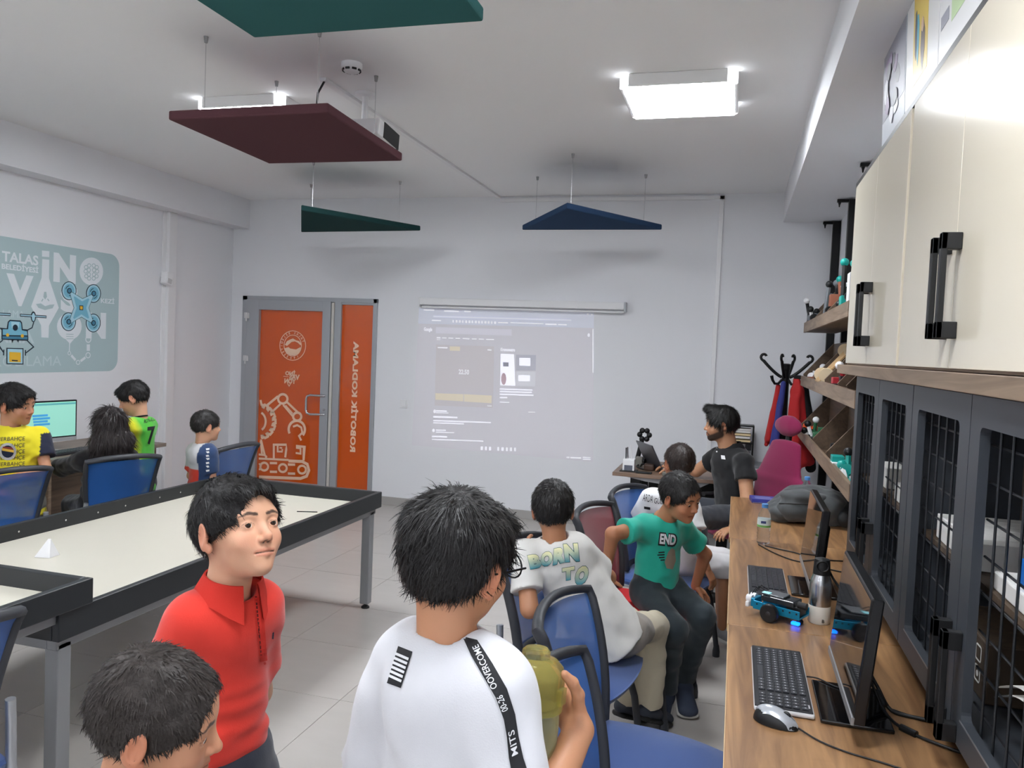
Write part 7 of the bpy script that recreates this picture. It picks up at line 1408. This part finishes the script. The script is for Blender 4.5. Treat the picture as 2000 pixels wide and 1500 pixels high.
# ---- girl in black with long hair
t9 = SKIN['mid']; p = person('girl in black with long wavy dark hair seen from behind', (-3.78, 4.05, 0)); hp = []; hc = []
make_head(p, hp, hc, (-3.73, 4, 1.075), 148, -8, 0, 1.0, t9, (-3.75, 4.005, 0.92), 'long', M('long_dark_hair', (44, 36, 36), 0.38, var=0.5, vscale=40, bump=0.5, bscale=120), vox=0.004, ns=4500, seed=19, eyes=False)
nk = (-3.755, 4.01, 0.935); shR, shL = (-3.69, 4.125, 0.865), (-3.825, 3.9, 0.865); eR, eL = (-3.79, 4.255, 0.74), (-4.055, 3.965, 0.80); wR, wL = (-3.99, 4.255, 0.775), (-4.17, 4.085, 0.79)
hips = [(-3.81, 4.125, 0.56), (-3.87, 4.015, 0.56)]; kn = [(-4.12, 4.295, 0.52), (-4.17, 4.165, 0.52)]; an = [(-4.09, 4.305, 0.1), (-4.14, 4.175, 0.1)]
bodymesh(p, trunk(nk, (-3.77, 4.015, 0.80), (-3.83, 4.065, 0.58)) + arm_shapes(shR, eR, wR) + arm_shapes(shL, eL, wL) + legs_bare(hips, kn, an), t9, hp, hc, 0.008, [(hand_shapes(wL, (-0.8, 0.4, -0.1), (0, 0, 1), 0.85, right=False) + hand_shapes(wR, (-0.8, 0.2, -0.1), (0, 0, 1), 0.85), 0.005)])
P_ = shirt_shapes((-3.835, 4.075, 0.50), (-3.77, 4.02, 0.82), shL, shR, nk, (-3.75, 4.005, 1.0), np.array(shR) - np.array(shL), (0.135, 0.11), (0.125, 0.095), eL, eR, 1.0, (0.060, 0.056), 0.052)
P_ += [ec(eL, lerp(eL, wL, 0.95), (0.055, 0.055), (0.045, 0.045), (0, 0, 1), 0.02, cut1=True), ec(eR, lerp(eR, wR, 0.95), (0.055, 0.055), (0.045, 0.045), (0, 0, 1), 0.02, cut1=True)]
garment('black_coat', P_, 0.009, wrinkle(0.008, 111), plain((24, 23, 25)), p); garment('black_trousers', trousers(hips, kn, an, 1.0, 1.05), 0.010, wrinkle(0.006, 112), plain((22, 24, 32)), p)
for a in an: shoe(p, a, (a[0] - 0.11, a[1] + 0.06, 0.038), m_black, m_black)
# ---- boy in the green and yellow jersey
t10 = SKIN['light']; p = person('boy in a green and yellow football jersey looking down', (-3.93, 4.42, 0)); hp = []; hc = []
make_head(p, hp, hc, (-3.905, 4.40, 1.222), 208, -24, 0, 1.0, t10, (-3.86, 4.42, 1.06), 'short', m_hair, vox=0.004, gaze=(0, 1, -0.35), ns=2400, ln=0.014, seed=20)
nk = (-3.865, 4.415, 1.095); shR, shL = (-3.885, 4.52, 1.03), (-3.845, 4.31, 1.035); eR, eL = (-3.98, 4.57, 0.84), (-3.95, 4.27, 0.85); wR, wL = (-4.10, 4.53, 0.76), (-4.08, 4.36, 0.78)
hips = [(-3.86, 4.46, 0.64), (-3.845, 4.35, 0.64)]; kn = [(-3.88, 4.46, 0.35), (-3.86, 4.34, 0.35)]; an = [(-3.86, 4.46, 0.08), (-3.84, 4.34, 0.08)]
bodymesh(p, trunk(nk, (-3.86, 4.415, 0.93), (-3.855, 4.405, 0.64)) + arm_shapes(shR, eR, wR) + arm_shapes(shL, eL, wL) + legs_bare(hips, kn, an), t10, hp, hc, 0.008, [(hand_shapes(wL, (-0.8, 0.3, -0.3), (0.2, 0, 1), 0.85, right=False) + hand_shapes(wR, (-0.8, -0.1, -0.3), (0.2, 0, 1), 0.85), 0.005)])
def jercol(V):
    m = np.clip(((V[:, 1] - 4.29) - 0.10 * (1.05 - V[:, 2])) / 0.05 + 0.25 * lattice(V[:, 0], V[:, 1], V[:, 2], 22, 5), 0, 1); c = C_((226, 222, 46))[None, :] + (C_((84, 190, 62)) - C_((226, 222, 46)))[None, :] * m[:, None]
    return c
sh = garment('green_jersey', shirt_shapes((-3.85, 4.405, 0.60), (-3.86, 4.415, 0.96), shL, shR, nk, (-3.88, 4.41, 1.2), np.array(shR) - np.array(shL), (0.125, 0.095), (0.112, 0.082), eL, eR, 0.66, (0.054, 0.064), 0.052), 0.007, wrinkle(0.006, 121), jercol, p); bv = bvh_of(sh)
obj('neck_band', G().tube([Vector((-3.868, 4.415, 1.098)) + Vector((0.05 * math.cos(a), 0.05 * math.sin(a), 0.012 * math.cos(a))) for a in [6.2832 * i / 24 for i in range(24)]], 0.006, 6, True), m_jblk, sh, 60)
px_text('name_lettering', 'RONALDO', (281, 827), (27, -7), (1, -7.5), bv, m_blk_print, sh, bold=0.01, lift=0.003, maxlen=0.0015); px_text('number_print', '7', (287, 869), (15, -2), (1, -35), bv, m_blk_print, sh, bold=0.03, lift=0.003, maxlen=0.0015)
garment('black_trousers', trousers(hips, kn, an, 1.0), 0.010, wrinkle(0.006, 122), plain((22, 24, 28)), p)
for a in an: shoe(p, a, (a[0] - 0.13, a[1], 0.038), m_shoe, m_whs)
# ---- small boy in the white, blue and red shirt by the door
t11 = SKIN['light']; p = person('small boy in a white, blue and red shirt sitting by the orange door', (-3.45, 4.55, 0)); hp = []; hc = []
make_head(p, hp, hc, (-3.425, 4.535, 1.052), 58, -2, 0, 0.95, t11, (-3.44, 4.515, 0.90), 'crop', M('soft_black_hair', (38, 35, 34), 0.5, var=0.4, vscale=60, bump=0.3, bscale=220), vox=0.004, ns=2400, ln=0.012, seed=21)
nk = (-3.435, 4.52, 0.935); shL, shR = (-3.52, 4.545, 0.875), (-3.355, 4.485, 0.875); eL, eR = (-3.57, 4.58, 0.70), (-3.345, 4.50, 0.70); wL, wR = (-3.50, 4.68, 0.60), (-3.32, 4.66, 0.64)
hips = [(-3.48, 4.54, 0.55), (-3.39, 4.51, 0.55)]; kn = [(-3.36, 4.80, 0.50), (-3.27, 4.74, 0.50)]; an = [(-3.35, 4.82, 0.1), (-3.26, 4.76, 0.1)]
bodymesh(p, trunk(nk, (-3.435, 4.515, 0.80), (-3.43, 4.52, 0.57), 0.055) + arm_shapes(shR, eR, wR, 0.9) + arm_shapes(shL, eL, wL, 0.9) + legs_bare(hips, kn, an, 0.9), t11, hp, hc, 0.008, [(hand_shapes(wL, (0.6, 0.6, -0.2), (0, 0, 1), 0.8, right=False) + hand_shapes(wR, (0.6, 0.6, -0.2), (0, 0, 1), 0.8), 0.005)])
def bluecol(V):
    lr = (V - np.array(nk)) @ (np.array([0.94, -0.34, 0])); c = np.tile(C_((208, 208, 210)), (len(V), 1)); c = np.where((V[:, 2] < 0.775)[:, None], C_((214, 62, 44))[None, :], c)
    return np.where((lr > 0.062)[:, None], C_((40, 64, 104))[None, :], c)
sh = garment('sports_shirt', shirt_shapes((-3.43, 4.52, 0.52), (-3.435, 4.515, 0.82), shL, shR, nk, (-3.43, 4.53, 1.0), np.array(shR) - np.array(shL), (0.115, 0.088), (0.100, 0.078), eL, eR, 0.70, (0.046, 0.052), 0.050), 0.007, wrinkle(0.005, 131), bluecol, p); bv = bvh_of(sh)
for i, y_ in enumerate((876, 882, 889, 895, 903, 910, 918)): px_poly('sleeve_mark', [(402, y_), (409 - (i % 3), y_ - 1), (409, y_ + 2.5), (403 + (i % 2) * 2, y_ + 3.5)], bv, m_wp, sh, lift=0.003)
garment('dark_shorts', trousers(hips, kn, an, 0.3), 0.010, wrinkle(0.006, 132), plain((40, 42, 52)), p)
for a in an: shoe(p, a, (a[0] + 0.06, a[1] + 0.12, 0.038), m_shoe, m_whs, 0.9)
